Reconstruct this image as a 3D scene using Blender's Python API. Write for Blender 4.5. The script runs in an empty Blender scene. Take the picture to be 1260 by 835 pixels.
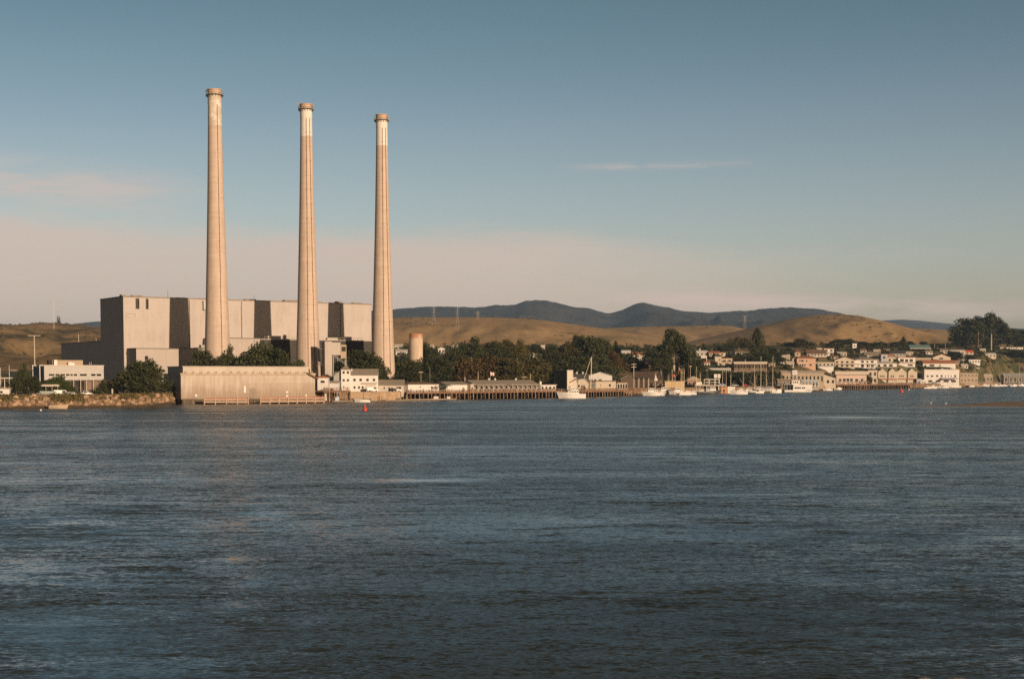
import bpy, math, random
import numpy as np
from mathutils import Vector, Matrix, noise as mnoise
random.seed(7)
RNG = np.random.default_rng(7)
SC = bpy.context.scene
COL = SC.collection
R = math.radians

# ---------------------------------------------------------------- surveying: a pixel of the 1260x835 photo plus a distance gives a place
# the camera looks 3.15 degrees below the level; HY is the row of the level horizon
CAMH, FPX, CX, HY, PITCH = 11.0, 1750.0, 630.0, 463.0, math.radians(3.15)
_c, _s, _t = math.cos(PITCH), math.sin(PITCH), math.tan(PITCH)
def X(px, d): return (px - CX) / FPX * d * _c
def Z(py, d):
    t = (HY - py) / FPX + _t
    return CAMH + d * (t * _c - _s) / (_c + t * _s)
def PY(z, d):
    h = z - CAMH
    return HY - FPX * ((h * _c + d * _s) / (d * _c - h * _s) - _t)
def WD(py):                                        # distance of a point of the water
    t = (HY - py) / FPX + _t
    return -CAMH * (_c + t * _s) / (t * _c - _s)
def lerp_table(t, x):
    if x <= t[0][0]: return t[0][1]
    for (a, va), (b, vb) in zip(t, t[1:]):
        if x <= b: return va + (vb - va) * (x - a) / (b - a)
    return t[-1][1]
def sm(t):
    t = max(0.0, min(1.0, t)); return t * t * (3 - 2 * t)

# ---------------------------------------------------------------- mesh builder
class MB:
    def __init__(s): s.v = []; s.f = []; s.m = []; s.mi = 0; s.T = None
    def add(s, vs, fs):
        n = len(s.v)
        for p in vs:
            p = Vector(p)
            if s.T is not None: p = s.T @ p
            s.v.append(tuple(p))
        for f in fs: s.f.append(tuple(n + i for i in f)); s.m.append(s.mi)
        return s
    def box(s, x0, x1, y0, y1, z0, z1):
        return s.add([(x0,y0,z0),(x1,y0,z0),(x1,y1,z0),(x0,y1,z0),(x0,y0,z1),(x1,y0,z1),(x1,y1,z1),(x0,y1,z1)],
                     [(0,3,2,1),(4,5,6,7),(0,1,5,4),(1,2,6,5),(2,3,7,6),(3,0,4,7)])
    def prism(s, poly, axis, a, b):
        """poly: 2D points (counter-clockwise), pushed along an axis from a to b"""
        n = len(poly)
        def P(u, w, t):
            return (t, u, w) if axis == 'x' else ((u, t, w) if axis == 'y' else (u, w, t))
        vs = [P(u, w, a) for u, w in poly] + [P(u, w, b) for u, w in poly]
        fs = [tuple(range(n)), tuple(range(2*n-1, n-1, -1))]
        fs += [(i, i + n, (i+1) % n + n, (i+1) % n) for i in range(n)]
        return s.add(vs, fs)
    def tube(s, p, q, r0, r1=None, n=6, cap=True):
        p = Vector(p); q = Vector(q); r1 = r0 if r1 is None else r1
        d = (q - p).normalized()
        a = d.orthogonal().normalized(); b = d.cross(a)
        vs = []
        for c, r in ((p, r0), (q, r1)):
            for k in range(n):
                t = 2 * math.pi * k / n
                vs.append(c + (a * math.cos(t) + b * math.sin(t)) * r)
        fs = [(k, (k+1) % n, (k+1) % n + n, k + n) for k in range(n)]
        if cap: fs += [tuple(range(n-1, -1, -1)), tuple(range(n, 2*n))]
        return s.add(vs, fs)
    def lathe(s, prof, n=24, a0=0.0, c=(0,0), cap=True):
        vs = []
        for r, z in prof:
            for k in range(n):
                t = a0 + 2 * math.pi * k / n
                vs.append((c[0] + r * math.cos(t), c[1] + r * math.sin(t), z))
        fs = []
        for i in range(len(prof) - 1):
            for k in range(n):
                fs.append((i*n + k, i*n + (k+1) % n, (i+1)*n + (k+1) % n, (i+1)*n + k))
        if cap: fs += [tuple(range(n-1, -1, -1)), tuple(range((len(prof)-1)*n, len(prof)*n))]
        return s.add(vs, fs)
    def build(s, name, mats, parent=None, smooth=False, loc=None):
        me = bpy.data.meshes.new(name)
        me.from_pydata(s.v, [], s.f)
        mats = mats if isinstance(mats, (list, tuple)) else [mats]
        for m in mats: me.materials.append(m)
        if len(mats) > 1: me.polygons.foreach_set('material_index', s.m)
        me.validate()
        import bmesh
        bm = bmesh.new(); bm.from_mesh(me)
        bmesh.ops.recalc_face_normals(bm, faces=bm.faces[:])
        bm.to_mesh(me); bm.free()
        if smooth: me.polygons.foreach_set('use_smooth', [True] * len(me.polygons))
        me.update()
        o = bpy.data.objects.new(name, me); COL.objects.link(o)
        if parent is not None: o.parent = parent
        if loc is not None: o.location = loc
        return o

def tag(o, label, cat, group=None):
    o['label'] = label; o['category'] = cat
    if group: o['group'] = group
    return o
def thing(name, label, cat, loc=(0,0,0), rz=0.0, group=None):
    o = bpy.data.objects.new(name, None); COL.objects.link(o)
    o.empty_display_size = 0.5
    o.location = loc; o.rotation_euler = (0, 0, rz)
    return tag(o, label, cat, group)
def structure(o): o['kind'] = 'structure'; return o
def dup(root, loc, rz, label, group=None, scale=None):
    r = root.copy(); COL.objects.link(r); r.location = loc; r.rotation_euler = (0, 0, rz); r['label'] = label
    if group: r['group'] = group
    if scale: r.scale = scale
    for ch in list(root.children):
        c = ch.copy(); COL.objects.link(c); c.parent = r
        for g in ch.children:
            e = g.copy(); COL.objects.link(e); e.parent = c
    return r

# ---------------------------------------------------------------- materials
class N:
    """a shader socket with arithmetic"""
    def __init__(s, nt, sock): s.nt = nt; s.k = sock
    def _op(s, op, o=None, o2=None, clamp=False):
        n = s.nt.nodes.new('ShaderNodeMath'); n.operation = op; n.use_clamp = clamp
        for i, v in enumerate((s, o, o2)):
            if v is None: continue
            if isinstance(v, N): s.nt.links.new(v.k, n.inputs[i])
            else: n.inputs[i].default_value = v
        return N(s.nt, n.outputs[0])
    def __add__(s, o): return s._op('ADD', o)
    __radd__ = __add__
    def __sub__(s, o): return s._op('SUBTRACT', o)
    def __rsub__(s, o): return (s * -1.0) + o
    def __mul__(s, o): return s._op('MULTIPLY', o)
    __rmul__ = __mul__
    def __truediv__(s, o): return s._op('DIVIDE', o)
    def f(s, op, o=None, o2=None): return s._op(op, o, o2)
    def clamp(s): return s._op('ADD', 0.0, clamp=True)
    def step(s, a, b):
        n = s.nt.nodes.new('ShaderNodeMapRange'); n.interpolation_type = 'SMOOTHSTEP'
        s.nt.links.new(s.k, n.inputs['Value'])
        n.inputs['From Min'].default_value = a; n.inputs['From Max'].default_value = b
        n.inputs['To Min'].default_value = 0; n.inputs['To Max'].default_value = 1
        if a > b:
            n.inputs['From Min'].default_value = b; n.inputs['From Max'].default_value = a
            n.inputs['To Min'].default_value = 1; n.inputs['To Max'].default_value = 0
        return N(s.nt, n.outputs[0])
def coord(nt, which='Object'):
    n = nt.nodes.get('TC') or nt.nodes.new('ShaderNodeTexCoord'); n.name = 'TC'
    return n.outputs[which]
def mapping(nt, sock, scale=(1,1,1), rot=(0,0,0), loc=(0,0,0)):
    n = nt.nodes.new('ShaderNodeMapping')
    n.inputs['Scale'].default_value = scale; n.inputs['Rotation'].default_value = rot; n.inputs['Location'].default_value = loc
    nt.links.new(sock, n.inputs['Vector']); return n.outputs[0]
def noise(nt, vec, scale, detail=3.0, rough=0.55, dist=0.0):
    n = nt.nodes.new('ShaderNodeTexNoise'); n.inputs['Scale'].default_value = scale
    n.inputs['Detail'].default_value = detail; n.inputs['Roughness'].default_value = rough
    n.inputs['Distortion'].default_value = dist
    nt.links.new(vec, n.inputs['Vector']); return N(nt, n.outputs['Fac'])
def mix(nt, fac, a, b):
    n = nt.nodes.new('ShaderNodeMix'); n.data_type = 'RGBA'
    for i, v in ((0, fac), (6, a), (7, b)):
        if isinstance(v, N): nt.links.new(v.k, n.inputs[i])
        elif isinstance(v, bpy.types.NodeSocket): nt.links.new(v, n.inputs[i])
        elif i == 0: n.inputs[i].default_value = v
        else: n.inputs[i].default_value = (*v, 1)
    return n.outputs[2]
def new_mat(name):
    m = bpy.data.materials.new(name); m.use_nodes = True
    nt = m.node_tree; b = nt.nodes['Principled BSDF']
    return m, nt, b
MATS = {}
def mat(name, c, rough=0.75, var=0.22, scale=0.6, stretch=(1,1,1), metal=0.0, c2=None, bump=0.0, objvar=0.0):
    """a weathered paint / plaster / timber: base colour broken by two noises, never a flat tone"""
    if name in MATS: return MATS[name]
    m, nt, b = new_mat(name)
    v = mapping(nt, coord(nt), stretch)
    n1 = noise(nt, v, scale, 4, 0.6); n2 = noise(nt, v, scale * 6.3, 3, 0.6)
    fac = (n1 * 0.6 + n2 * 0.4).step(0.3, 0.72)
    lo = tuple(x * (1 - var) for x in c) if c2 is None else c2
    hi = tuple(min(1, x * (1 + var * 0.35)) for x in c)
    col = mix(nt, fac, lo, hi)
    if objvar:
        oi = nt.nodes.new('ShaderNodeObjectInfo')
        k = N(nt, oi.outputs['Random']) * objvar + (1 - objvar / 2)
        vm = nt.nodes.new('ShaderNodeVectorMath'); vm.operation = 'SCALE'
        nt.links.new(col, vm.inputs[0]); nt.links.new(k.k, vm.inputs['Scale']); col = vm.outputs[0]
    nt.links.new(col, b.inputs['Base Color'])
    b.inputs['Roughness'].default_value = rough; b.inputs['Metallic'].default_value = metal
    if bump:
        bn = nt.nodes.new('ShaderNodeBump'); bn.inputs['Strength'].default_value = bump; bn.inputs['Distance'].default_value = 0.05
        nt.links.new(n2.k, bn.inputs['Height']); nt.links.new(bn.outputs[0], b.inputs['Normal'])
    MATS[name] = m
    return m
EXPOSURE = 0.24
SKY_DIM = (0.68, 0.3)
SKY_STR = 0.10
SKY_LOW = (1.40, 1.15, 1.15); SKY_HIGH = (0.47, 0.56, 0.535)
CLOUD = (6.0, 4.6, 3.85)
VEIL = 0.92
HG1 = (0.43, 0.285, 0.14); HG2 = (0.31, 0.20, 0.095); HG3 = (0.18, 0.145, 0.065)
WATER_C = (0.022, 0.027, 0.022); WATER_R = 0.05
WAVE = (1.45, 0.9, 0.5)
SLICKS = [(300, 716, 25, 2, .5), (230, 674, 30, 2, .4), (285, 745, 30, 2, .45), (378, 762, 26, 1.5, .5), (120, 790, 120, 5, .45), (40, 640, 60, 5, .4), (60, 765, 110, 5, .5), (170, 826, 130, 3, .6), (30, 700, 70, 5, .4), (700, 640, 90, 4, .15), (515, 591, 75, 2.5, 0.9), (1040, 513, 60, 8, 0.8), (850, 516, 120, 8, 0.35), (140, 655, 60, 3, 0.5), (285, 688, 30, 2, 0.7), (590, 683, 50, 1.5, 0.5), (330, 632, 40, 2.5, 0.5)]
HAZE = 4.2e-5
TILT = 0.02
HIGH_GREY = (1.95, 2.0, 1.9)
# ================================================================= camera
cam_d = bpy.data.cameras.new('camera'); cam = bpy.data.objects.new('camera', cam_d); COL.objects.link(cam)
cam.location = (0, 0, CAMH); cam.rotation_euler = (R(90) - PITCH, 0, 0)
cam_d.sensor_width = 36; cam_d.lens = 36 * FPX / 1260.0
cam_d.shift_y = (HY + FPX * math.tan(PITCH) - 417.5) / 1260.0
cam_d.clip_start = 0.5; cam_d.clip_end = 60000
SC.camera = cam

# ================================================================= light
SUN_AZ, SUN_EL = 35.5, 11.5          # degrees to the right of straight behind the camera
a = R(SUN_AZ); e = R(SUN_EL)
TO_SUN = Vector((math.sin(a) * math.cos(e), -math.cos(a) * math.cos(e), math.sin(e)))
sl = bpy.data.lights.new('sun', 'SUN'); sun = bpy.data.objects.new('sun', sl); COL.objects.link(sun)
sl.energy = 5.0; sl.angle = R(0.5); sl.color = (1.0, 0.74, 0.51)
sun.rotation_euler = TO_SUN.to_track_quat('Z', 'Y').to_euler()
sun.location = TO_SUN * 200 + Vector((0, 300, 100))

SC.view_settings.view_transform = 'Standard'; SC.view_settings.look = 'None'
SC.view_settings.exposure = EXPOSURE; SC.view_settings.gamma = 1.0
SC.view_settings.use_curve_mapping = False
SC.cycles.use_denoising = False
SC.cycles.max_bounces = 6; SC.cycles.volume_bounces = 0
SC.cycles.sample_clamp_indirect = 4

w = bpy.data.worlds.new('World'); SC.world = w; w.use_nodes = True
nt = w.node_tree; bg = nt.nodes['Background']
sky = nt.nodes.new('ShaderNodeTexSky'); sky.sky_type = 'NISHITA'; sky.sun_disc = False
sky.sun_elevation = e; sky.sun_rotation = R(180 - SUN_AZ)
sky.altitude = 0; sky.air_density = 1.0; sky.dust_density = 1.6; sky.ozone_density = 1.6
sep = nt.nodes.new('ShaderNodeSeparateXYZ'); nt.links.new(coord(nt, 'Generated'), sep.inputs[0])
dx, dy, dz = (N(nt, sep.outputs[i]) for i in range(3))
az = dx.f('ARCTAN2', dy)                      # compass angle from straight ahead, radians
el = dz.f('ARCSINE')
cmb = nt.nodes.new('ShaderNodeCombineXYZ')
nt.links.new(az.k, cmb.inputs[0]); nt.links.new(el.k, cmb.inputs[1])
ae = cmb.outputs[0]
wisp = noise(nt, mapping(nt, ae, (9, 60, 1), (0, 0, R(-3))), 1.0, 5, 0.6, 0.4)
wisp2 = noise(nt, mapping(nt, ae, (30, 240, 1), (0, 0, R(-4))), 1.0, 4, 0.6, 0.6)
soft = noise(nt, mapping(nt, ae, (5, 16, 1)), 1.0, 3, 0.5)
tex = wisp * 0.7 + wisp2 * 0.3
# veil of thin high cloud low over the land, its upper edge sinking to the right
edge = 0.0985 - az * 0.022 - (az - 0.05).f('MAXIMUM', 0.0) * 0.06 + (soft - 0.5) * 0.03 + (wisp2 - 0.5) * 0.012
veil = ((edge - el) / 0.014).step(-0.6, 1.0) * az.step(0.30, -0.05) * el.step(0.0, 0.03)
veil = veil * az.step(-1.7, -0.8) * (tex.step(0.25, 0.72) * 0.3 + 0.7)
# separate streak above it at the left
c1 = (el - 0.1255 + (az + 0.30) * 0.05 + (soft - 0.5) * 0.012) / 0.013
st1 = (c1 * c1 * -1.0).f('EXPONENT') * az.step(-0.18, -0.29) * az.step(-1.2, -0.6) * tex.step(0.25, 0.7)
c2 = (el - 0.1445 - (az - 0.1) * 0.012) / 0.0022
st2 = (c2 * c2 * -1.0).f('EXPONENT') * az.step(0.02, 0.07) * az.step(0.19, 0.13) * wisp2.step(0.3, 0.7)
c3 = (el - 0.0495 + (az - 0.18) * 0.035) / 0.0075
st3 = (c3 * c3 * -1.0).f('EXPONENT') * az.step(0.02, 0.15) * az.step(0.42, 0.30) * tex.step(0.3, 0.65)
c4 = (el - 0.082) / 0.006
st4 = (c4 * c4 * -1.0).f('EXPONENT') * az.step(0.02, 0.15) * az.step(0.36, 0.22) * tex.step(0.42, 0.72)
cloud = (veil * VEIL + st1 * 0.85 + st2 * 0.4 + st3 * 0.8 + st4 * 0.22).clamp()
tint = mix(nt, el.step(0.0, 0.30), SKY_LOW, SKY_HIGH)
mul = nt.nodes.new('ShaderNodeMix'); mul.data_type = 'RGBA'; mul.blend_type = 'MULTIPLY'; mul.inputs[0].default_value = 1
nt.links.new(sky.outputs[0], mul.inputs[6]); nt.links.new(tint, mul.inputs[7])
out = mix(nt, cloud, mul.outputs[2], CLOUD)
out = mix(nt, el.step(0.225, 0.47) * 0.85, out, HIGH_GREY)  # grey laid over the unseen high sky to dull the water's reflection
# sky dimmed by hand overhead, at the sides and behind, to cut fill light
deep = (1.0 - el.step(0.22, 0.62) * SKY_DIM[0]) * (1.0 - az.f('ABSOLUTE').step(0.5, 1.3) * SKY_DIM[1]) * (1.0 - az.f('ABSOLUTE').step(1.7, 2.3) * 0.35)
vms = nt.nodes.new('ShaderNodeVectorMath'); vms.operation = 'SCALE'
nt.links.new(out, vms.inputs[0]); nt.links.new(deep.k, vms.inputs['Scale']); out = vms.outputs[0]
w.cycles.sampling_method = 'MANUAL'; w.cycles.sample_map_resolution = 2048
nt.links.new(out, bg.inputs['Color']); bg.inputs['Strength'].default_value = SKY_STR

# ================================================================= ground: one polar sheet from the waterline to the far plain
SHORE = [(-700,420),(-100,468),(0,481),(100,496),(180,512),(222,580),(300,600),(388,606),(402,628),(428,642),(480,650),(505,700),(560,700),(640,772),
         (700,800),(800,858),(860,915),(950,1003),(1010,1105),(1030,1196),(1045,1222),(1060,1240),(1095,1297),(1142,1368),(1180,1440),(1230,1700),(1260,1760),(1400,1900),(1900,2200)]
def yz(d, y): return (d, Z(y, d))
PROF = [  # px: knots after the quay
 (-700, [(600,5),(760,6),(950,8),(1200,12),(1600,18)]),
 (400,  [(900,4.2),(1000,6),(1150,9),(1350,14),(1600,20)]),
 (500,  [(850,4.2),yz(960,455),yz(1100,448),yz(1300,436),yz(1500,428)]),
 (640,  [(880,4.2),yz(960,455),yz(1100,447),yz(1300,436),yz(1500,428)]),
 (800,  [(925,4.2),yz(985,456),yz(1120,446),yz(1300,435),yz(1500,428)]),
 (850,  [(1000,4.2),yz(1060,455),yz(1200,443),yz(1380,430),yz(1500,425)]),
 (950,  [(1070,4.2),yz(1120,456),yz(1240,443),yz(1380,431),yz(1500,425)]),
 (1050, [(1265,4.2),yz(1310,455),yz(1390,443),yz(1500,430),yz(1600,425)]),
 (1150, [(1400,4.2),yz(1450,456),yz(1530,443),yz(1620,431),yz(1750,426)]),
 (1190, [(1500,4.2),yz(1560,456),yz(1640,443),yz(1740,432),yz(1850,427)]),
 (1250, [(1795,4.2),yz(1840,446),yz(1900,436),yz(2000,430),yz(2150,427)]),
 (1900, [(2300,4.2),yz(2360,446),yz(2450,436),yz(2600,430),yz(2800,427)]),
]
def prof(px):
    ds = lerp_table(SHORE, px)
    ks = None
    if px <= PROF[0][0]: ks = PROF[0][1]
    elif px >= PROF[-1][0]: ks = PROF[-1][1]
    else:
        for (a0, ka), (b0, kb) in zip(PROF, PROF[1:]):
            if a0 <= px <= b0:
                t = sm((px - a0) / (b0 - a0))
                ks = [(p[0] + (q[0] - p[0]) * t, p[1] + (q[1] - p[1]) * t) for p, q in zip(ka, kb)]; break
    bank = 9.0 if px < 225 else 2.5
    k = [(ds - 12, -3.0), (ds - 0.3, -0.25), (ds + bank * 0.45, 2.2), (ds + bank, 4.0)]
    for d, z in ks: k.append((max(d, k[-1][0] + 4), z))
    dl, zl = k[-1]
    k += [(dl + 500, zl * 0.55 + 6), (3600, 24.0), (6000, 20.0), (13200, 5.0)]
    return k
_pc = {}
def ground_z(px, d):
    key = round(px * 2)
    if key not in _pc: _pc[key] = prof(key / 2.0)
    return lerp_table(_pc[key], d)
def gz_xy(x, y):
    return ground_z(CX + FPX * x / y / _c, y)
def ground_hit(px, py, dmax=2300):
    """distance at which the line of sight through (px, py) meets the ground"""
    k = prof(px); d = k[3][0]; dend = min(k[8][0], dmax)
    if px < 440: return d + 40
    while d < dend:
        if PY(ground_z(px, d), d) <= py: return d
        d += 1.5
    return dend
pxs = list(np.arange(-700, 1901, 6.0))
def cgrass(px, py0, px1, py1): pass
verts = []; rows = 0; cols = []
NP = 64
for px in pxs:
    k = prof(px)
    ds = []
    for (a0, _), (b0, _), n in zip(k, k[1:], (1, 2, 2, 8, 8, 8, 8, 8, 6, 6, 4, 4)):
        ds += [a0 + (b0 - a0) * i / n for i in range(n)]
    ds.append(k[-1][0])
    cols.append(ds)
nr = len(cols[0])
for px, ds in zip(pxs, cols):
    k = prof(px)
    for j, d in enumerate(ds):
        z = lerp_table(k, d); x = X(px, d)
        if d > k[3][0] + 60 and d < 9000:
            z += (mnoise.noise(Vector((x * 0.012, d * 0.012, 3))) * (1.4 if px < 1100 else .4)) * sm((d - k[3][0] - 60) / 200)
        verts.append((x, d, z))
faces = []
for i in range(len(pxs) - 1):
    for j in range(nr - 1):
        q = i * nr + j; faces.append((q, q + nr, q + nr + 1, q + 1))
me = bpy.data.meshes.new('ground'); me.from_pydata(verts, [], faces); me.update()
me.polygons.foreach_set('use_smooth', [True] * len(me.polygons))
ground = structure(bpy.data.objects.new('ground', me)); COL.objects.link(ground)
m, nt, b = new_mat('ground_mat')
oc = coord(nt)
n1 = noise(nt, oc, 0.018, 5, 0.62); n2 = noise(nt, oc, 0.13, 5, 0.65); n3 = noise(nt, oc, 0.9, 3, 0.6)
dry = mix(nt, n3.step(0.3, 0.7), (0.17, 0.11, 0.055), (0.27, 0.185, 0.095))
scrub = mix(nt, n3.step(0.35, 0.65), (0.035, 0.042, 0.016), (0.085, 0.085, 0.034))
land = mix(nt, (n1 * 0.5 + n2 * 0.5).step(0.40, 0.56), dry, scrub)
asph = mix(nt, n2.step(0.3, 0.7), (0.13, 0.115, 0.095), (0.22, 0.19, 0.15))
sepz = nt.nodes.new('ShaderNodeSeparateXYZ'); nt.links.new(oc, sepz.inputs[0])
hz = N(nt, sepz.outputs[2])
colr = mix(nt, (hz + (n2 - 0.5) * 2.5).step(4.2, 6.5), asph, land)
dirt = mix(nt, n3.step(.3, .7), (.15, .095, .055), (.27, .18, .11))
colr = mix(nt, hz.step(3.98, 3.90), colr, dirt)
wet = mix(nt, (hz + (n3 - 0.5) * 1.2).step(0.5, 1.5), (0.075, 0.055, 0.035), colr)
nt.links.new(wet, b.inputs['Base Color']); b.inputs['Roughness'].default_value = 0.95
b.inputs['Specular IOR Level'].default_value = 0.1
me.materials.append(m)

# ================================================================= hills and mountains
def hill(name, sky_line, dist, depth_f, depth_b, z_foot, mat_, rough_amp, rough_scale, step=8.0, nf=36, nb=10, smooth_r=1, z_back=10.0, seed=0.0, fade=0.5):
    """a ridge whose crest follows sky_line [(px, py)] at the given distance; spurs and gullies run down its front"""
    p0, p1 = sky_line[0][0], sky_line[-1][0]
    V = []; cx = list(np.arange(p0, p1 + 0.1, step)); n = nf + nb + 1
    for px in cx:
        dc = dist(px) if callable(dist) else dist
        # smooth the polyline of the skyline
        py = sum(lerp_table(sky_line, px + o * 4) for o in range(-smooth_r, smooth_r + 1)) / (2 * smooth_r + 1)
        zc = Z(py, dc)
        if fade < .5: zc += 9 * mnoise.noise(Vector((px * .045, seed, 1))) + 4 * mnoise.noise(Vector((px * .16, seed, 2)))
        for j in range(n):
            if j <= nf:
                t = j / nf; d = dc - depth_f * (1 - t)
                z = z_foot + (zc - z_foot) * (0.35 * t + 0.65 * sm(t))
            else:
                t = (j - nf) / nb; d = dc + depth_b * t
                z = zc + (z_back - zc) * sm(t); t = 1 - t
            x = X(px, dc) * (1 + (d / dc - 1) * 0.6)
            if j <= nf:
                env = sm(t * 3.0) * (1 - sm((t - fade) / 0.45))
                q = Vector((x * rough_scale, d * rough_scale * 0.45, seed))
                g = 0.0; am = 1.0
                for oc_ in range(5):
                    g += (1 - 2 * abs(mnoise.noise(q))) * am - am * 0.4; q = q * 2.03; am *= 0.5
                z += g * rough_amp * env
            V.append((x, d, z))
    Fc = []
    for i in range(len(cx) - 1):
        for j in range(n - 1):
            q = i * n + j; Fc.append((q, q + n, q + n + 1, q + 1))
    me = bpy.data.meshes.new(name); me.from_pydata(V, [], Fc); me.update()
    me.polygons.foreach_set('use_smooth', [True] * len(me.polygons)); me.materials.append(mat_)
    o = bpy.data.objects.new(name, me); COL.objects.link(o); return structure(o)

def grass_mat(name, gold, brown, green, s=1.0, g0=0.50, g1=0.66):
    m, nt, b = new_mat(name); oc = coord(nt)
    a1 = noise(nt, mapping(nt, oc, (1, .5, 2)), 0.006 * s, 6, 0.68, 0.8); a2 = noise(nt, mapping(nt, oc, (1, .6, 2.2)), 0.022 * s, 7, 0.72, 0.3); a3 = noise(nt, mapping(nt, oc, (1, .4, 2)), 0.11 * s, 5, 0.7)
    base = mix(nt, (a2 * 0.6 + a3 * 0.4).step(0.40, 0.60), brown, gold)
    col = mix(nt, (a1 * 0.45 + a2 * 0.35 + a3 * 0.2).step(g0, g1), base, green)
    nt.links.new(col, b.inputs['Base Color']); b.inputs['Roughness'].default_value = 1.0
    b.inputs['Specular IOR Level'].default_value = 0.0
    return m
GOLD = grass_mat('dry_grass_hill', HG1, HG2, HG3)
GOLD2 = grass_mat('brushy_hill', HG1, (0.19, 0.125, 0.06), (0.07, 0.06, 0.028), 1.3, 0.46, 0.58)
CHAP = grass_mat('mountain_brush', (0.085, 0.075, 0.070), (0.055, 0.052, 0.050), (0.024, 0.027, 0.027), 0.5, 0.46, 0.58)
hill('mountains', [(380,386),(440,384),(485,380.5),(500,379),(542,376.7),(560,377.5),(593,378.4),(610,374.4),(622,376),(638,373),(648,369.6),(660,368.6),(672,370),(690,373.5),(714,379),(735,382),(752,385),(765,382),(775,376),(786,373),(797,373.5),(815,377),(835,381),(854,385),(880,384),(904,383),(930,380.5),(962,378.4),(985,378.5),(1006,380),(1025,384),(1050,391),(1075,399),(1100,408),(1130,416)],
     8600, 3200, 1500, 40, CHAP, 125, 0.0013, step=3.0, nf=60, smooth_r=1, seed=4.0, fade=0.32)
hill('mountains', [(960,404),(1000,402),(1050,398),(1079,394.5),(1108,393),(1128,394),(1146,396),(1177,399),(1215,402),(1251,404),(1300,406),(1400,405),(1550,400),(1800,396),(2000,400)],
     11500, 3000, 1500, 40, CHAP, 60, 0.0009, step=5.0, nf=50, seed=9.0)
hill('mountains', [(-900,384),(-500,392),(-200,396),(-40,397),(10,399),(60,402),(95,398),(118,395.5),(150,394),(220,392),(320,390),(400,394)], 9500, 3000, 1500, 40, CHAP, 60, 0.001, step=6.0, nf=40, seed=2.0)
hill('hills', [(-900,380),(-600,388),(-300,396),(-120,401),(0,402),(30,400),(45,398.5),(60,397),(82,398),(110,401),(130,404),(200,409),(280,412),(360,408),(430,398),(480,391)],
     2700, 1350, 700, 12, GOLD2, 17, 0.006, step=4.0, seed=1.0)
hill('hills', [(420,396),(486,391),(505,390),(530,390.2),(560,390.3),(593,390),(625,391),(650,392),(670,394),(705,399),(740,404),(790,412),(850,420)],
     3300, 1250, 700, 16, GOLD, 13, 0.0048, step=3.0, seed=5.0)
hill('hills', [(600,416),(660,411),(700,407),(739,404),(770,402.5),(803,401.6),(850,400.8),(880,400.2),(898,401),(914,404.5),(935,410),(980,420),(1020,428)],
     3900, 1200, 700, 18, GOLD, 12, 0.0045, step=3.0, seed=7.5)
hill('hills', [(840,422),(880,413),(914,405.3),(928,402),(943,399.2),(965,393.5),(985,390),(1006,387.4),(1030,386.5),(1050,387.5),(1070,391.5),(1095,397.5),(1120,405),(1150,412),(1190,419),(1230,425)],
     3000, 950, 700, 22, GOLD, 11, 0.0052, step=3.0, seed=11.0)
hill('hills', [(1020,416),(1070,409),(1090,405.5),(1115,404),(1140,404.5),(1165,406),(1185,410),(1215,414),(1260,413),(1400,408),(1600,405),(1900,400)],
     3700, 1000, 700, 18, GOLD, 12, 0.0045, step=5.0, seed=13.0)

# ================================================================= water
xs = list(np.linspace(-1400, 1800, 65)); ys = list(np.concatenate([np.linspace(-150, 700, 60), np.linspace(730, 2300, 40)]))
V = [(x, y, 0.0) for y in ys for x in xs]
Fc = [(j*len(xs)+i, j*len(xs)+i+1, (j+1)*len(xs)+i+1, (j+1)*len(xs)+i) for j in range(len(ys)-1) for i in range(len(xs)-1)]
me = bpy.data.meshes.new('water'); me.from_pydata(V, [], Fc); me.update()
water = structure(bpy.data.objects.new('water', me)); COL.objects.link(water)
m, nt, b = new_mat('water_mat'); oc = coord(nt)
pt = noise(nt, mapping(nt, oc, (0.35, 1.0, 1), (0, 0, R(4))), 0.035, 5, 0.6, 0.5)      # gusts and slicks
pt2 = noise(nt, mapping(nt, oc, (0.22, 1.0, 1), (0, 0, R(-3))), 0.011, 4, 0.6, 0.5)
sxy = nt.nodes.new('ShaderNodeSeparateXYZ'); nt.links.new(oc, sxy.inputs[0])
wx, wy = N(nt, sxy.outputs[0]), N(nt, sxy.outputs[1])
def slick(x, y, rx, ry):
    u = (wx - x) / rx; v = (wy - y + (pt - 0.5) * ry * 2.0) / ry
    return ((u * u + v * v) * -1.0).f('EXPONENT')
sl_ = None
for (px, py, rpx, ry, k) in SLICKS:
    d = WD(py); s_ = slick(X(px, d), d, rpx / FPX * d, ry) * k
    sl_ = s_ if sl_ is None else sl_ + s_
pt3 = noise(nt, mapping(nt, oc, (0.16, 1.0, 1), (0, 0, R(2))), 0.16, 5, 0.65, 0.4)
calm = (sl_ + pt.step(0.52, 0.70) * 0.45 + pt2.step(0.46, 0.68) * 0.35 + pt3.step(0.5, 0.68) * 0.5).clamp()
slk = sl_.clamp()
pt4 = noise(nt, mapping(nt, oc, (0.13, 1.0, 1), (0, 0, R(-2))), 0.055, 5, 0.7, 0.3)
amp = (1.0 - slk * 0.75) * (1.25 - calm * 0.75) * (pt4.step(0.34, 0.66) * 0.75 + 0.6) * (wy.step(60, 380) * 0.75 + 0.72)
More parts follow.
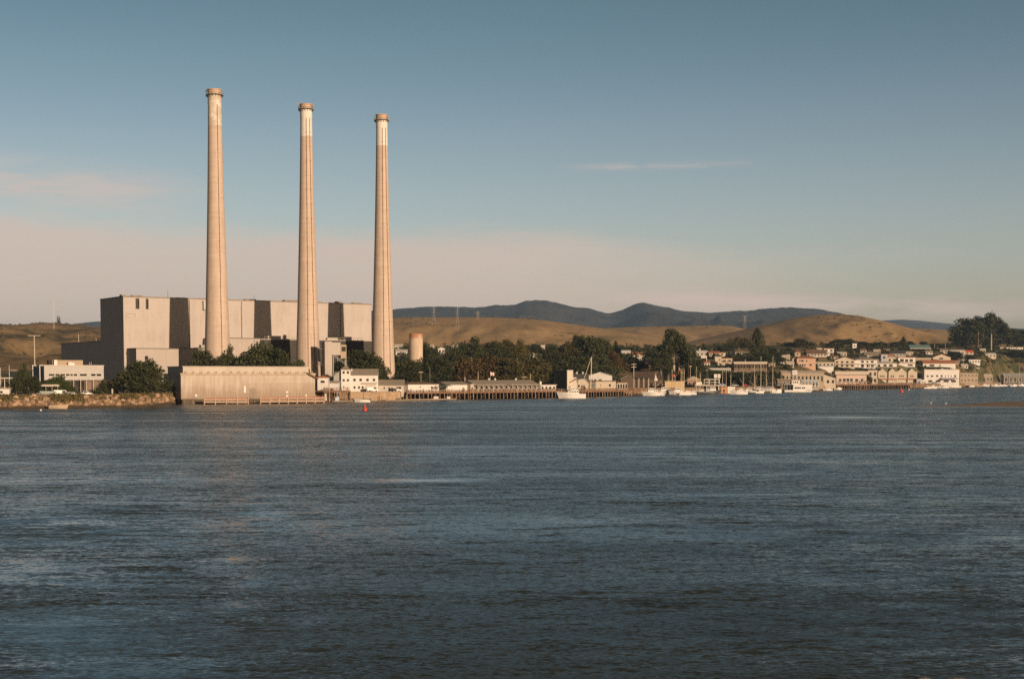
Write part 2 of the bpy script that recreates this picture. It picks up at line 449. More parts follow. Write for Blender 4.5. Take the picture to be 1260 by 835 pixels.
def wave(scale, stretch, rot, detail, rough=.6):
    n = nt.nodes.new('ShaderNodeTexNoise'); n.inputs['Scale'].default_value = scale; n.inputs['Detail'].default_value = detail; n.inputs['Roughness'].default_value = rough
    n.inputs['Distortion'].default_value = .3
    nt.links.new(mapping(nt, oc, (stretch, 1.0, 1), (0, 0, R(rot))), n.inputs['Vector'])
    v = nt.nodes.new('ShaderNodeVectorMath'); v.operation = 'SUBTRACT'; v.inputs[1].default_value = (.5, .5, .5)
    nt.links.new(n.outputs['Color'], v.inputs[0]); return v.outputs[0]
def vscale(v, k):
    n = nt.nodes.new('ShaderNodeVectorMath'); n.operation = 'SCALE'; nt.links.new(v, n.inputs[0])
    if isinstance(k, N): nt.links.new(k.k, n.inputs['Scale'])
    else: n.inputs['Scale'].default_value = k
    return n.outputs[0]
def vadd(a_, b_):
    n = nt.nodes.new('ShaderNodeVectorMath'); n.operation = 'ADD'; nt.links.new(a_, n.inputs[0]); nt.links.new(b_, n.inputs[1]); return n.outputs[0]
# wave slopes at three scales, used directly as the surface normal so that distance does not smooth them away
slope = vadd(vscale(wave(4.2, .5, 10, 5, .7), amp * WAVE[0]), vscale(wave(.8, .32, -6, 5), amp * WAVE[1]))
slope = vadd(slope, vscale(wave(.085, .3, 5, 3), WAVE[2]))
# slopes all tilted towards the camera to make the water mirror darker sky
ss = nt.nodes.new('ShaderNodeSeparateXYZ'); nt.links.new(slope, ss.inputs[0])
sy = N(nt, ss.outputs[1]).f('ABSOLUTE') * -1.0 - amp * TILT
va = nt.nodes.new('ShaderNodeCombineXYZ'); nt.links.new(ss.outputs[0], va.inputs[0]); nt.links.new(sy.k, va.inputs[1]); va.inputs[2].default_value = 1.0
vn = nt.nodes.new('ShaderNodeVectorMath'); vn.operation = 'NORMALIZE'; nt.links.new(va.outputs[0], vn.inputs[0])
nt.links.new(vn.outputs[0], b.inputs['Normal'])
b.inputs['Base Color'].default_value = (*WATER_C, 1); b.inputs['Roughness'].default_value = WATER_R
b.inputs['IOR'].default_value = 1.33
me.materials.append(m)
# ================================================================= shared materials
def brickish(name, c, w_, h_, mortar=0.8, var=0.15, streak=0.3, c_streak=None):
    """large precast panels or block courses with rain streaks"""
    m, nt, b = new_mat(name); oc = coord(nt)
    # panels follow the wall: along-wall coordinate = x + y of the object, height = z
    sp = nt.nodes.new('ShaderNodeSeparateXYZ'); nt.links.new(oc, sp.inputs[0])
    al = N(nt, sp.outputs[0]) + N(nt, sp.outputs[1])
    cb = nt.nodes.new('ShaderNodeCombineXYZ'); nt.links.new(al.k, cb.inputs[0]); nt.links.new(sp.outputs[2], cb.inputs[1])
    bt = nt.nodes.new('ShaderNodeTexBrick'); nt.links.new(cb.outputs[0], bt.inputs['Vector'])
    bt.inputs['Scale'].default_value = 1; bt.inputs['Brick Width'].default_value = w_; bt.inputs['Row Height'].default_value = h_
    bt.inputs['Mortar Size'].default_value = 0.10; bt.inputs['Mortar Smooth'].default_value = 0.3; bt.offset = 0.0
    bt.inputs['Color1'].default_value = (*c, 1); bt.inputs['Color2'].default_value = (*[x * (1 - var) for x in c], 1)
    bt.inputs['Mortar'].default_value = (*[x * mortar for x in c], 1)
    st = noise(nt, mapping(nt, cb.outputs[0], (0.35, 0.03, 1)), 1.0, 6, 0.7)
    bl = noise(nt, oc, 0.10, 4, 0.6)
    cs = c_streak or tuple(x * 0.62 for x in c)
    col = mix(nt, (st * 0.65 + bl * 0.35).step(0.46, 0.72) * streak, bt.outputs['Color'], cs)
    nt.links.new(col, b.inputs['Base Color']); b.inputs['Roughness'].default_value = 0.9
    b.inputs['Specular IOR Level'].default_value = 0.2
    return m
PLANT = brickish('plant_wall', (0.41, 0.365, 0.335), 4.0, 2.0, 0.95, 0.035, 0.55)
PLANT2 = brickish('annex_wall', (0.39, 0.34, 0.305), 3.0, 1.5, 0.95, 0.04, 0.5)
ENDSHADE = mat('slate_blue_wall', (0.16, 0.17, 0.18), 0.8, 0.2, 0.2)
ROOFTAR = mat('roof_tar', (0.16, 0.14, 0.12), 0.95, 0.3, 0.3)
DARK = mat('dark_opening', (0.02, 0.02, 0.02), 0.9, 0.3)
STEEL = mat('galvanised_steel', (0.33, 0.32, 0.30), 0.5, 0.2, 1.5, metal=0.4)
RUST = mat('rusty_steel', (0.17, 0.085, 0.045), 0.85, 0.4, 1.0)
WHITE = mat('white_paint', (0.56, 0.535, 0.50), 0.6, 0.14, 0.5)
CREAM = mat('cream_paint', (0.44, 0.37, 0.285), 0.7, 0.15, 0.5)
PALE = mat('pale_plaster', (0.46, 0.40, 0.34), 0.8, 0.15, 0.5)
TAN = mat('tan_plaster', (0.34, 0.26, 0.18), 0.8, 0.2, 0.5)
PINKW = mat('pink_plaster', (0.46, 0.29, 0.21), 0.8, 0.15, 0.5)
BROWNW = mat('brown_timber_wall', (0.10, 0.065, 0.04), 0.85, 0.3, 1.2)
GREYW = mat('grey_siding', (0.30, 0.29, 0.27), 0.8, 0.2, 0.8)
TERRA = mat('terracotta_tile', (0.36, 0.14, 0.065), 0.85, 0.35, 1.6)
GREYR = mat('grey_shingle', (0.24, 0.20, 0.155), 0.9, 0.3, 1.4)
BROWNR = mat('brown_shingle', (0.15, 0.09, 0.055), 0.9, 0.3, 1.4)
DARKR = mat('dark_roof', (0.05, 0.048, 0.045), 0.9, 0.3, 1.2)
OLIVER = mat('olive_shingle', (0.17, 0.155, 0.085), 0.9, 0.3, 1.4)
PALER = mat('pale_roof', (0.46, 0.40, 0.33), 0.85, 0.2, 0.8)
TEALR = mat('teal_metal_roof', (0.12, 0.20, 0.20), 0.6, 0.2, 0.8)
REDR = mat('red_metal_roof', (0.50, 0.085, 0.05), 0.6, 0.2, 0.8)
WOOD = mat('pier_timber', (0.23, 0.13, 0.07), 0.9, 0.4, 0.9, (1, 1, 0.3))
PILEM = mat('weathered_pile', (0.27, 0.19, 0.12), 0.9, 0.55, 0.8, (1, 1, 0.3), objvar=0.8)
DECKM = mat('pier_deck', (0.20, 0.10, 0.055), 0.9, 0.35, 0.9)
TRIM = mat('window_frame_paint', (0.62, 0.58, 0.50), 0.6, 0.1, 1.0)
m, nt, b = new_mat('window_glass'); GLASS = m
b.inputs['Base Color'].default_value = (0.018, 0.02, 0.022, 1); b.inputs['Roughness'].default_value = 0.12
STACKC = None
def stack_mat(name, band_z, top_z, patchy):
    m, nt, b = new_mat(name); oc = coord(nt)
    sp = nt.nodes.new('ShaderNodeSeparateXYZ'); nt.links.new(oc, sp.inputs[0]); z = N(nt, sp.outputs[2])
    blot = noise(nt, oc, 0.35, 5, 0.65); st = noise(nt, mapping(nt, oc, (0.5, 0.5, 0.05)), 1.0, 5, 0.6)
    ring = noise(nt, mapping(nt, oc, (0.01, 0.01, 0.42)), 1.0, 2, 0.5)
    con = mix(nt, (st * 0.5 + blot * 0.25 + ring * 0.25).step(0.38, 0.62), (0.40, 0.315, 0.25), (0.48, 0.385, 0.315))
    joint = (z / 2.3).f('FRACT').step(0.09, 0.02)
    con = mix(nt, joint * 0.22, con, (0.22, 0.16, 0.11))
    wh = mix(nt, blot.step(0.35, 0.6) * patchy, (0.60, 0.56, 0.51), (0.44, 0.37, 0.30))
    col = mix(nt, (z + (blot - 0.5) * 1.0).step(band_z - 0.15, band_z + 0.15), con, wh)
    crown = mix(nt, st.step(0.3, 0.7), (0.36, 0.24, 0.165), (0.46, 0.33, 0.24))
    col = mix(nt, z.step(top_z - 0.1, top_z + 0.1), col, crown)
    nt.links.new(col, b.inputs['Base Color']); b.inputs['Roughness'].default_value = 0.92
    b.inputs['Specular IOR Level'].default_value = 0.2
    return m

# ================================================================= power plant
GZ = 4.0
C0 = Vector((-187.8, 690.0)); UU = Vector((0.8256, 0.5641)); NN = Vector((0.5641, -0.8256))
YAW = math.atan2(UU.y, UU.x)          # local +x runs along the long front, local -y looks at the harbour
def plant_pt(u, v, z=0.0): p = C0 + UU * u + NN * v; return (p.x, p.y, z)
LEN, DEP, HT = 136.0, 34.0, Z(365.2, 690)

t = thing('power_plant_hall', 'huge windowless beige power plant hall, tallest block behind the three chimneys', 'power plant', plant_pt(0, 0, GZ), YAW)
h = HT - GZ
mb = MB()
# the front wall with two open notches near the top left
nx = [(6.1, 8.0), (11.2, 12.6)]; nz0 = h - 5.6; nz1 = h - 0.5
cuts = [0.0] + [c for n_ in nx for c in n_] + [LEN]
for i in range(0, len(cuts) - 1):
    xa, xb = cuts[i], cuts[i + 1]
    if i % 2 == 0: mb.box(xa, xb, 0, 1.2, -2, h)
    else: mb.box(xa, xb, 0, 1.2, -2, nz0); mb.box(xa, xb, 0, 1.2, nz1, h)
mb.box(0, 1.2, 1.2, DEP, -2, h); mb.box(LEN - 1.2, LEN, 1.2, DEP, -2, h); mb.box(1.2, LEN - 1.2, DEP - 1.2, DEP, -2, h)
mb.build('wall', PLANT, t)
rb = MB().box(1.2, LEN - 1.2, 1.2, DEP - 1.2, h - 1.4, h - 0.6)
roof = rb.build('roof', ROOFTAR, t)
MB().box(-0.25, LEN + 0.25, -0.25, 0.6, h + 0.003, h + 0.5).box(-0.25, 0.6, 0.6, DEP, h + 0.003, h + 0.5).build('parapet', mat('parapet_cap', (0.25, 0.20, 0.15), 0.9, 0.3), t)
for xa, xb in nx:
    lv = MB()
    for k in range(5): lv.box(xa, xb, 0.9, 1.1, nz0 + k * 1.4, nz0 + 0.35 + k * 1.4)
    lv.box(xa, xb, 1.3, 1.5, nz0 - 0.2, nz1 + 0.2)
    lv.build('louvre', mat('louvre_dark', (0.045, 0.038, 0.03), 0.8, 0.3), t)
for x0, x1, hh, y in ((6, 11, 1.2, 4), (2, 4, 1.6, 8), (40, 46, 0.9, 5), (52, 53.2, 1.9, 3), (66, 72, 1.3, 6), (88, 99, 1.5, 6), (101, 108, 0.9, 4), (118, 121, 1.6, 5), (128, 133, 1.2, 5), (28, 34, 0.8, 3)):
    MB().box(x0, x1, y, y + 3, h - 0.6, h + hh).build('roof_vent', mat('roof_unit', (0.22, 0.19, 0.16), 0.8, 0.3), roof)
for x in (33.5, 61.2, 93.0, 117.5):
    dp = MB().tube((x, -.35, 0), (x, -.35, h - .4), .22, n=5)
    for q in range(9): dp.box(x - .35, x + .35, -.5, -.003, 3 + q * 4.8, 3.25 + q * 4.8)
    dp.build('downpipe', mat('downpipe_paint', (.30, .25, .21), .8, .3), t)
MB().box(1.2, 6, -.5, -.003, h - 9.5, h - 9.2).box(1.3, 1.45, -.5, -.4, h - 9.2, h - 8.2).box(5.8, 5.95, -.5, -.4, h - 9.2, h - 8.2).box(1.3, 5.95, -.5, -.4, h - 8.2, h - 8.1).build('service_balcony', STEEL, t)
for x, hh in ((24, 4.5), (1.5, 6.5), (50, 3.2), (70, 3.0), (110, 3.0)):
    MB().tube((x, 4, h - 0.6), (x, 4, h + hh), 0.12, 0.06).build('antenna', STEEL, roof)
MB().box(40.4, 42.0, -1.6, -0.003, h - 5.2, h - 1.2).box(40.2, 42.2, -1.8, -0.003, h - 1.15, h - 0.9).build('service_box', STEEL, t)

def block(name, label, cat, u0, u1, v0, v1, ztop, wall, extras=None, roofm=None):
    t = thing(name, label, cat, plant_pt(u0, v1, GZ), YAW)
    L = u1 - u0; D = v1 - v0; hh = ztop - GZ
    MB().box(0, L, 0, D, -2, hh).build('wall', wall, t)
    MB().box(-0.15, L + 0.15, -0.15, D, hh + 0.004, hh + 0.4).build('roof', roofm or ROOFTAR, t)
    return t, L, D, hh
t, L, D, hh = block('annex_block', 'lower beige block at the tall hall front, one small dark window near its top', 'building', 1.5, 22.6, 0.6, 12.9, 24.2, PLANT2)
MB().box(4.2, 5.8, -0.12, -0.003, hh - 5.2, hh - 3.4).build('window', GLASS, t)
MB().box(10.5, 14, -0.1, -0.003, 0, 4.5).build('door', GREYW, t)
t, L, D, hh = block('annex_block', 'narrow lower block standing in chimney shadow between annex and first chimney', 'building', 22.9, 40, 0.6, 9.0, 24.6, PLANT2)
MB().box(5, 5.2, 0.3, 0.5, hh, hh + 3).build('antenna', STEEL, t)
MB().box(13, 15.5, 0.6, 3, hh + 0.4, hh + 2).build('roof_vent', GREYW, t)
block('boiler_annex', 'lit low block between first chimney and the dark turbine hall', 'building', 40.5, 62.2, 0.6, 20, 29.6, PLANT2)
t, L, D, hh = block('turbine_hall', 'long low turbine hall in dark shade along the foot of the tall beige hall', 'building', 62.5, 133, 0.6, 20, 29.3, mat('steelwork_shade', (.055, .048, .04), .9, .45, .5), None, PLANT2)  # solid wall, coloured dark for the shade inside open steelwork
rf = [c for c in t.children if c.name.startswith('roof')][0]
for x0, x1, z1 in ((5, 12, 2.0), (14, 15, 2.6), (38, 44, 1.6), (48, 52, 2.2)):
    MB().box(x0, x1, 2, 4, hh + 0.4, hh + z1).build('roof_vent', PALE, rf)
rl = MB()
for x in np.arange(2, 70, 2.5): rl.box(x, x + 0.1, 0.2, 0.3, hh + 0.4, hh + 1.5)
rl.box(2, 70, 0.2, 0.3, hh + 1.4, hh + 1.5).build('railing', STEEL, t)
ga = MB()   # pipe gantry on the roof
for x in (22, 28): ga.box(x, x + .25, 3, 3.25, hh + .4, hh + 4.2)
ga.box(21.5, 29, 3, 3.25, hh + 4.2, hh + 4.5).build('pipe_gantry', STEEL, t)
for k in range(7):
    x = 6 + k * 9.8
    MB().box(x, x + 4.2, -0.10, -0.003, 7, 12).build('window', GLASS, t)
rnd = random.Random(3)
for k in range(12):
    x = 3 + k * 5.6; z1 = rnd.uniform(9, 21)
    MB().tube((x, -.7, 0), (x, -.7, z1), .45, n=6).tube((x, -.7, z1), (x + rnd.uniform(2, 5), -.7, z1), .4, n=6).build('duct', mat('duct_grey', (.16, .14, .12), .7, .3), t)
# low dark annex running back from the shaded end of the hall (seen against the hill)
t, L, D, hh = block('low_annex', 'long low block in deep shade reaching back from the left end of the tall hall', 'building', 0.6, 70, -102, -35.4, 28.6, PLANT)
# ---- the three chimneys
STK = [((-138.2, 669.0), Z(110.5, 669), 6.55, 3.05, Z(155, 669), Z(118, 669), 1.0, 'tallest nearest concrete chimney with flaking white band below its top', [0.35]),
       ((-98.8, 690.5), Z(128.5, 690.5), 6.35, 2.75, Z(168.5, 690.5), Z(135.5, 690.5), 0.15, 'middle concrete chimney of three, aerials on its top gallery', [0.02, 0.55]),
       ((-64.75, 715.0), Z(141.5, 715), 6.35, 2.75, Z(180, 715), Z(149, 715), 0.15, 'shortest looking concrete chimney, farthest right beside the brown hill', [0.1, 0.62])]
for i, ((sx, sy), zt, rb_, rt_, zb, zg, pat, lab, lines) in enumerate(STK):
    H = zt - GZ
    t = thing('chimney_stack', lab, 'chimney', (sx, sy, GZ), 0, 'three power plant chimneys')
    prof_ = []
    for k in range(41):
        s = k / 40.0
        r = rb_ + (rt_ - rb_) * (1 - (1 - s) ** 1.45)
        prof_.append((r, H * s))
    rg = rt_ + 0.12
    sm_ = stack_mat('chimney_concrete_%d' % i, zb - GZ, zg - GZ + 0.6, pat)
    mb = MB(); mb.lathe(prof_[:-2], 40, cap=False)
    mb.lathe([(prof_[-3][0] + .002, prof_[-3][1]), (rg, prof_[-3][1] + 0.6), (rg, H - 0.5), (rg + .25, H - 0.4), (rg + .25, H), (rg - 0.5, H), (rg - 0.5, H - 3), (0.05, H - 3)], 40, cap=False)
    mb.build('shaft', sm_, t, smooth=False)
    # gallery ring with its rail
    g = MB(); gz = zg - GZ; ro = rt_ + 1.0
    g.lathe([(rt_ + 0.1, gz), (ro, gz + 0.05), (ro, gz + 0.3), (rt_ + 0.1, gz + 0.3)], 32, cap=False)
    for k in range(16):
        a_ = 2 * math.pi * k / 16
        g.tube((rt_ * math.cos(a_), rt_ * math.sin(a_), gz - 1.0), (ro * math.cos(a_), ro * math.sin(a_), gz), 0.09, n=4)
    gal = g.build('gallery', mat('gallery_steel', (0.10, 0.075, 0.055), 0.8, 0.3), t)
    g = MB()
    for hz_ in (0.7, 1.35):
        for k in range(32):
            a_, b_ = 2 * math.pi * k / 32, 2 * math.pi * (k + 1) / 32
            g.tube((ro * math.cos(a_), ro * math.sin(a_), gz + hz_), (ro * math.cos(b_), ro * math.sin(b_), gz + hz_), 0.06, n=4, cap=False)
    for k in range(16):
        a_ = 2 * math.pi * k / 16
        g.tube((ro * math.cos(a_), ro * math.sin(a_), gz + .3), (ro * math.cos(a_), ro * math.sin(a_), gz + 1.4), 0.06, n=4)
    g.build('railing', STEEL, gal)
    # ladder / conduit lines up the shaft: offset is the sideways position as a share of the radius
    for off in lines:
        l = MB()
        for k in range(38):
            (ra, za), (rb2, zb2) = prof_[k], prof_[k + 1]
            th = -math.pi / 2 + math.asin(off) - math.atan2(sx, sy)
            ca, sa = math.cos(th), math.sin(th)
            l.tube(((ra + .18) * ca, (ra + .18) * sa, za), ((rb2 + .18) * ca, (rb2 + .18) * sa, zb2), 0.12, n=4, cap=False)
            if k % 2 == 0:
                l.box((ra + .18) * ca - .2, (ra + .18) * ca + .2, (ra + .18) * sa - .2, (ra + .18) * sa + .2, za, za + .2)
        l.build('ladder', RUST, t)
    aer = [(-1, 0, 3.2)] if i == 0 else [(-1, -0.3, 3.6), (-0.9, 0.35, 4.2), (0.95, -0.3, 2.6), (0.8, .5, 3.6)] if i == 1 else [(-1, 0, 2.2), (0.9, -.4, 2.0)]
    for ax, ay, ah in aer:
        n_ = math.hypot(ax, ay); ax, ay = ax / n_ * ro, ay / n_ * ro
        MB().tube((ax, ay, gz - 0.6), (ax, ay, gz + ah), 0.12, n=4).box(ax - .45, ax + .45, ay - .12, ay + .12, gz + ah - 1.4, gz + ah - .5).build('aerial', STEEL, t)
    # breeching box at the foot
    MB().box(-rb_ - 3.2, -rb_ + 0.8, -3.2, 2.5, -1, 13.5 if i == 0 else 8).build('flue_box', mat('flue_steel', (0.07, 0.06, 0.05), 0.8, 0.3), t)

# slim lift tower and gantry house between second and third chimney
d = 676
t = thing('lift_tower', 'slim concrete lift tower with stair and gantry house, beside the middle chimney', 'tower', (X(402.5, d), d, GZ), R(34))
hh = Z(420, d) - GZ
MB().box(-1.9, 1.9, -1.6, 1.6, -1, hh).build('shaft', PLANT2, t)
g = MB().box(2.0, 6.5, -1.4, 1.4, hh - 6.4, hh - 0.4); g.build('gantry_house', PLANT2, t)
g = MB().box(6.6, 9.6, -1.4, 1.4, hh - 8, hh - 1.5); gh = g.build('control_cabin', TAN, t)
MB().box(7.0, 9.2, -1.5, -1.404, hh - 4.6, hh - 2.4).build('window', GLASS, gh)
s = MB(); n_ = 12
for k in range(n_):
    a0_ = 2.0 + k * 0.55; zz = hh - 6.8 - k * 0.35
    s.box(a0_, a0_ + .6, -2.6, -1.5, zz - .2, zz)
s.tube((2, -2.6, hh - 5.8), (8.6, -2.6, hh - 10), .08, n=4).box(2.1, 2.35, -2.3, -2.0, 0, hh - 7).box(8.6, 9.0, -2.4, -2.0, 0, hh - 8.2).build('stair', STEEL, t)
# concrete silo
d = 760
t = thing('concrete_silo', 'short round concrete silo with rust stained rim among dark trees', 'silo', (X(512, d), d, GZ))
hh = Z(410.5, d) - GZ
m, nt, b = new_mat('silo_concrete'); oc = coord(nt)
sp = nt.nodes.new('ShaderNodeSeparateXYZ'); nt.links.new(oc, sp.inputs[0]); z = N(nt, sp.outputs[2])
st = noise(nt, mapping(nt, oc, (1.1, 1.1, 0.12)), 1.0, 4, 0.6)
c_ = mix(nt, st.step(0.3, 0.7), (0.40, 0.31, 0.23), (0.52, 0.42, 0.32))
c_ = mix(nt, (z + (st - .5) * 9).step(hh - 3.2, hh - 0.4) * .9, c_, (0.33, 0.13, 0.06))
nt.links.new(c_, b.inputs['Base Color']); b.inputs['Roughness'].default_value = .9
rr = 3.65
MB().lathe([(rr, -1), (rr, hh), (rr - .35, hh), (rr - .35, hh - 2), (0.05, hh - 2)], 32, cap=False).build('shell', m, t)
MB().tube((-rr * .86, -rr * .55, 0), (-rr * .86, -rr * .55, hh + .8), .12, n=4).build('ladder', RUST, t)

# ---- seawater intake building on the shore
A = Vector((-131.6, 566.0)); AY = math.atan2(12.7, 24.0)
IL, IDp = 56.2, 27.0
t = thing('intake_building', 'long low stained concrete shed on the shore below the chimneys, blank front', 'building', (A.x, A.y, 0), AY)
zt = Z(451, 566); zb = Z(491.8, 566)
m, nt, b = new_mat('intake_wall'); oc = coord(nt)
sp = nt.nodes.new('ShaderNodeSeparateXYZ'); nt.links.new(oc, sp.inputs[0]); z = N(nt, sp.outputs[2])
st = noise(nt, mapping(nt, oc, (0.8, 0.8, 0.07)), 1.0, 5, 0.68); bl = noise(nt, oc, .25, 4, .6); bx = N(nt, sp.outputs[0])
c_ = mix(nt, (st * .7 + bl * .3).step(.34, .66), (0.34, 0.28, 0.23), (0.43, 0.37, 0.31))
low = (z + (st - .5) * 7 + (bl - .5) * 3).step(9.0, 2.6)
c_ = mix(nt, low * .75, c_, (0.24, 0.175, 0.125))
spl = noise(nt, mapping(nt, oc, (.35, .35, .12)), 1.0, 5, .7).step(.56, .72)
c_ = mix(nt, spl * .45, c_, (.24, .16, .105))
c_ = mix(nt, (z + (bl - .5) * 1.2).step(2.6, 1.7), c_, (.10, .075, .05))
pan = (z.step(8.55, 8.3)) * bx.step(26.6, 26.9)
c_ = mix(nt, pan * .25, c_, (0.26, 0.2, 0.13))
nt.links.new(c_, b.inputs['Base Color']); b.inputs['Roughness'].default_value = .92
wz = Z(459.5, 566)
mb = MB().box(0, IL, 0, IDp, zb, wz)
mb.build('wall', m, t)
MB().box(1.3, IL - 2.2, 1.6, IDp - 1.5, wz + .003, zt).build('upper_wall', mat('intake_upper', (0.43, 0.375, 0.32), .9, .14, .3, (1, 1, .3)), t)
led = MB().box(-0.3, IL + 0.3, -0.35, 1.2, wz - 0.45, wz + 0.25).build('ledge', mat('ledge_concrete', (0.40, 0.31, 0.22), .9, .3, .8), t)
for k in range(18):
    x = 2 + k * 3.1
    MB().box(x, x + .35, -.4, .2, wz + .253, wz + .9).build('floodlight', GREYW, led)
MB().box(1.0, IL - 2.0, 1.3, IDp - 1.2, zt + .003, zt + .25).build('roof', PALER, t)
br = MB().tube((IL - 3.5, -.9, wz + .2), (IL + 1.0, -.9, wz - 2.1), .32, n=5).tube((IL - 3.5, -.9, wz + .2), (IL - 3.5, 1.0, wz + .3), .3, n=5)
br.build('drain_pipe', RUST, t)
MB().box(25.6, 26.5, -.25, -.003, 4.4, 7.1).build('sign_panel', WHITE, t)
MB().box(28.2, 30.8, -.2, -.003, zb + .4, 6.2).build('door', mat('intake_door', (0.26, .2, .15), .8, .3), t)
for x, z0, w_, h2 in ((5.6, 3.0, .8, .9), (43.5, 2.6, .9, .8), (43.5, 4.2, .9, .8), (51.8, 2.8, .7, .7)):
    MB().box(x, x + w_, -.22, -.003, z0, z0 + h2).build('notice_board', WHITE, t)
# dark base and fender timbers
for k in range(16):
    x = .8 + k * 3.6
    MB().tube((x, -1.3, -1.5), (x, -1.3, zb), .28, n=6).build('pile', PILEM, t)
MB().box(0.2, IL - .2, -1.1, IDp - 1, -1.5, zb - .004).build('foundation', mat('tide_concrete', (0.09, .07, .05), .95, .4, .8), t)
for k in range(5):
    MB().box(-.12, -.003, 3.2 + k * 4.4, 4.0 + k * 4.4, Z(470, 566), Z(468.6, 566)).build('floodlight', WHITE, t)
wl = MB()
# jetties in front
def jetty(label, pxa, pxb, d0, d1, z0, z1):
    xa, xb = X(pxa, d0), X(pxb, d1)
    ang = math.atan2(d1 - d0, xb - xa); Lj = math.hypot(xb - xa, d1 - d0)
    t = thing('jetty', label, 'jetty', (xa, d0, 0), ang, 'pink railed jetties below the intake shed')
    pk = mat('jetty_timber', (0.46, .33, .24), .9, .25, .8); pr = mat('jetty_red', (0.30, .12, .075), .9, .3, .9)
    MB().box(0, Lj, 0, 3.2, z0 + .5, z0 + .9).build('deck', pk, t)
    MB().box(0, Lj, .05, .2, z1 - .9, z1 - .1).build('boarding', pr, t)
    r = MB().box(-.1, Lj + .1, -.12, .02, z1 - .75, z1 - .45); r.box(-.1, Lj + .1, -.12, .02, z0 + 1.25, z0 + 1.45); r.box(-.1, Lj + .1, -.15, .03, z0 + .4, z0 + .7)
    r.build('railing', pk, t)
    k = 0.0
    while k <= Lj + .01:
        MB().tube((k, -.2, -1.5), (k, -.2, z1 + .1), .22, n=6).build('post', pk, t)
        k += Lj / max(2, round(Lj / 4.0))
jetty('shorter timber jetty with pink rails below the intake shed', 251, 305, 561, 565, .3, Z(489, 561))
jetty('longer timber jetty with pink rails below the intake shed', 320, 398, 567, 584, .3, Z(488, 570))
# ================================================================= house kit
def roof_mesh(kind, w, dp, h, rh, ov=0.45, th=0.22):
    m = MB()
    if kind == 'flat':
        m.box(-w/2 - ov, w/2 + ov, -dp/2 - ov, dp/2 + ov, h + .003, h + max(.25, rh))
    elif kind in ('gable', 'gable_front'):
        a = dp / 2 if kind == 'gable' else w / 2
        sl = rh / a
        e = a + ov
        poly = [(-e, h - sl*ov + .03), (0, h + rh + .03), (e, h - sl*ov + .03), (e, h - sl*ov + th), (0, h + rh + th), (-e, h - sl*ov + th)]
        if kind == 'gable': m.prism(poly, 'x', -w/2 - ov, w/2 + ov)
        else: m.prism(poly, 'y', -dp/2 - ov, dp/2 + ov)
    elif kind == 'hip':
        x, y = w/2 + ov, dp/2 + ov; r = min(w, dp) / 2 * 0.95
        rx, ry = max(0.05, w/2 - r), max(0.05, dp/2 - r)
        m.add([(-x,-y,h+.01),(x,-y,h+.01),(x,y,h+.01),(-x,y,h+.01),(-x,-y,h+.2),(x,-y,h+.2),(x,y,h+.2),(-x,y,h+.2),
               (-rx,-ry,h+rh),(rx,-ry,h+rh),(rx,ry,h+rh),(-rx,ry,h+rh)],
              [(0,1,2,3),(0,1,5,4),(1,2,6,5),(2,3,7,6),(3,0,4,7),(4,5,9,8),(5,6,10,9),(6,7,11,10),(7,4,8,11),(8,9,10,11)])
    elif kind == 'shed':   # rises towards the back
        poly = [(-dp/2 - ov, h), (dp/2 + ov, h + rh), (dp/2 + ov, h + rh + th), (-dp/2 - ov, h + th)]
        m.prism(poly, 'x', -w/2 - ov, w/2 + ov)
    elif kind == 'arch':
        n = 12
        poly = [((w/2 + .1) * math.cos(math.pi * k / n), h + rh * math.sin(math.pi * k / n) + .02) for k in range(n + 1)]
        poly = poly + [((w/2 - .05) * math.cos(math.pi * k / n), h + (rh - .15) * math.sin(math.pi * k / n) + .01) for k in range(n, -1, -1)]
        m.prism(poly, 'y', -dp/2 - .2, dp/2 + .2)
    return m
def wall_mesh(kind, w, dp, h, rh, ft=2.5):
    m = MB()
    if kind == 'gable': m.prism([(-dp/2, -ft), (dp/2, -ft), (dp/2, h), (0, h + rh), (-dp/2, h)], 'x', -w/2, w/2)
    elif kind == 'gable_front': m.prism([(-w/2, -ft), (w/2, -ft), (w/2, h), (0, h + rh), (-w/2, h)], 'y', -dp/2, dp/2)
    elif kind == 'shed': m.prism([(-dp/2, -ft), (dp/2, -ft), (dp/2, h + rh - .02), (-dp/2, h - .02)], 'x', -w/2, w/2)
    elif kind == 'arch':
        n = 12
        m.prism([(-w/2, -ft), (w/2, -ft)] + [(w/2 * .98 * math.cos(math.pi * k / n), h + (rh - .12) * math.sin(math.pi * k / n)) for k in range(n + 1)], 'y', -dp/2, dp/2)
    else: m.box(-w/2, w/2, -dp/2, dp/2, -ft, h)
    return m
def window(parent, x, z, w_, h_, y, frame=None, pane=None, name='window', side=None):
    """frame standing proud of the wall with the pane set back in it; side turns it onto the left (-x) wall"""
    f = MB(); p = MB(); t_ = max(.10, min(w_, h_) * .09)
    def B(m, a0, a1, b0, b1, z0, z1):
        if side is None: m.box(a0, a1, y + b0, y + b1, z0, z1)
        else: m.box(side + b0, side + b1, y + a0, y + a1, z0, z1)
    B(f, x - w_/2 - t_, x - w_/2, -.10, -.004, z - t_, z + h_ + t_); B(f, x + w_/2, x + w_/2 + t_, -.10, -.004, z - t_, z + h_ + t_)
    B(f, x - w_/2, x + w_/2, -.10, -.004, z - t_, z); B(f, x - w_/2, x + w_/2, -.10, -.004, z + h_, z + h_ + t_)
    B(p, x - w_/2, x + w_/2, -.05, -.006, z, z + h_)
    fo = f.build(name, frame or TRIM, parent)
    p.build('pane', pane or GLASS, fo)
    return fo
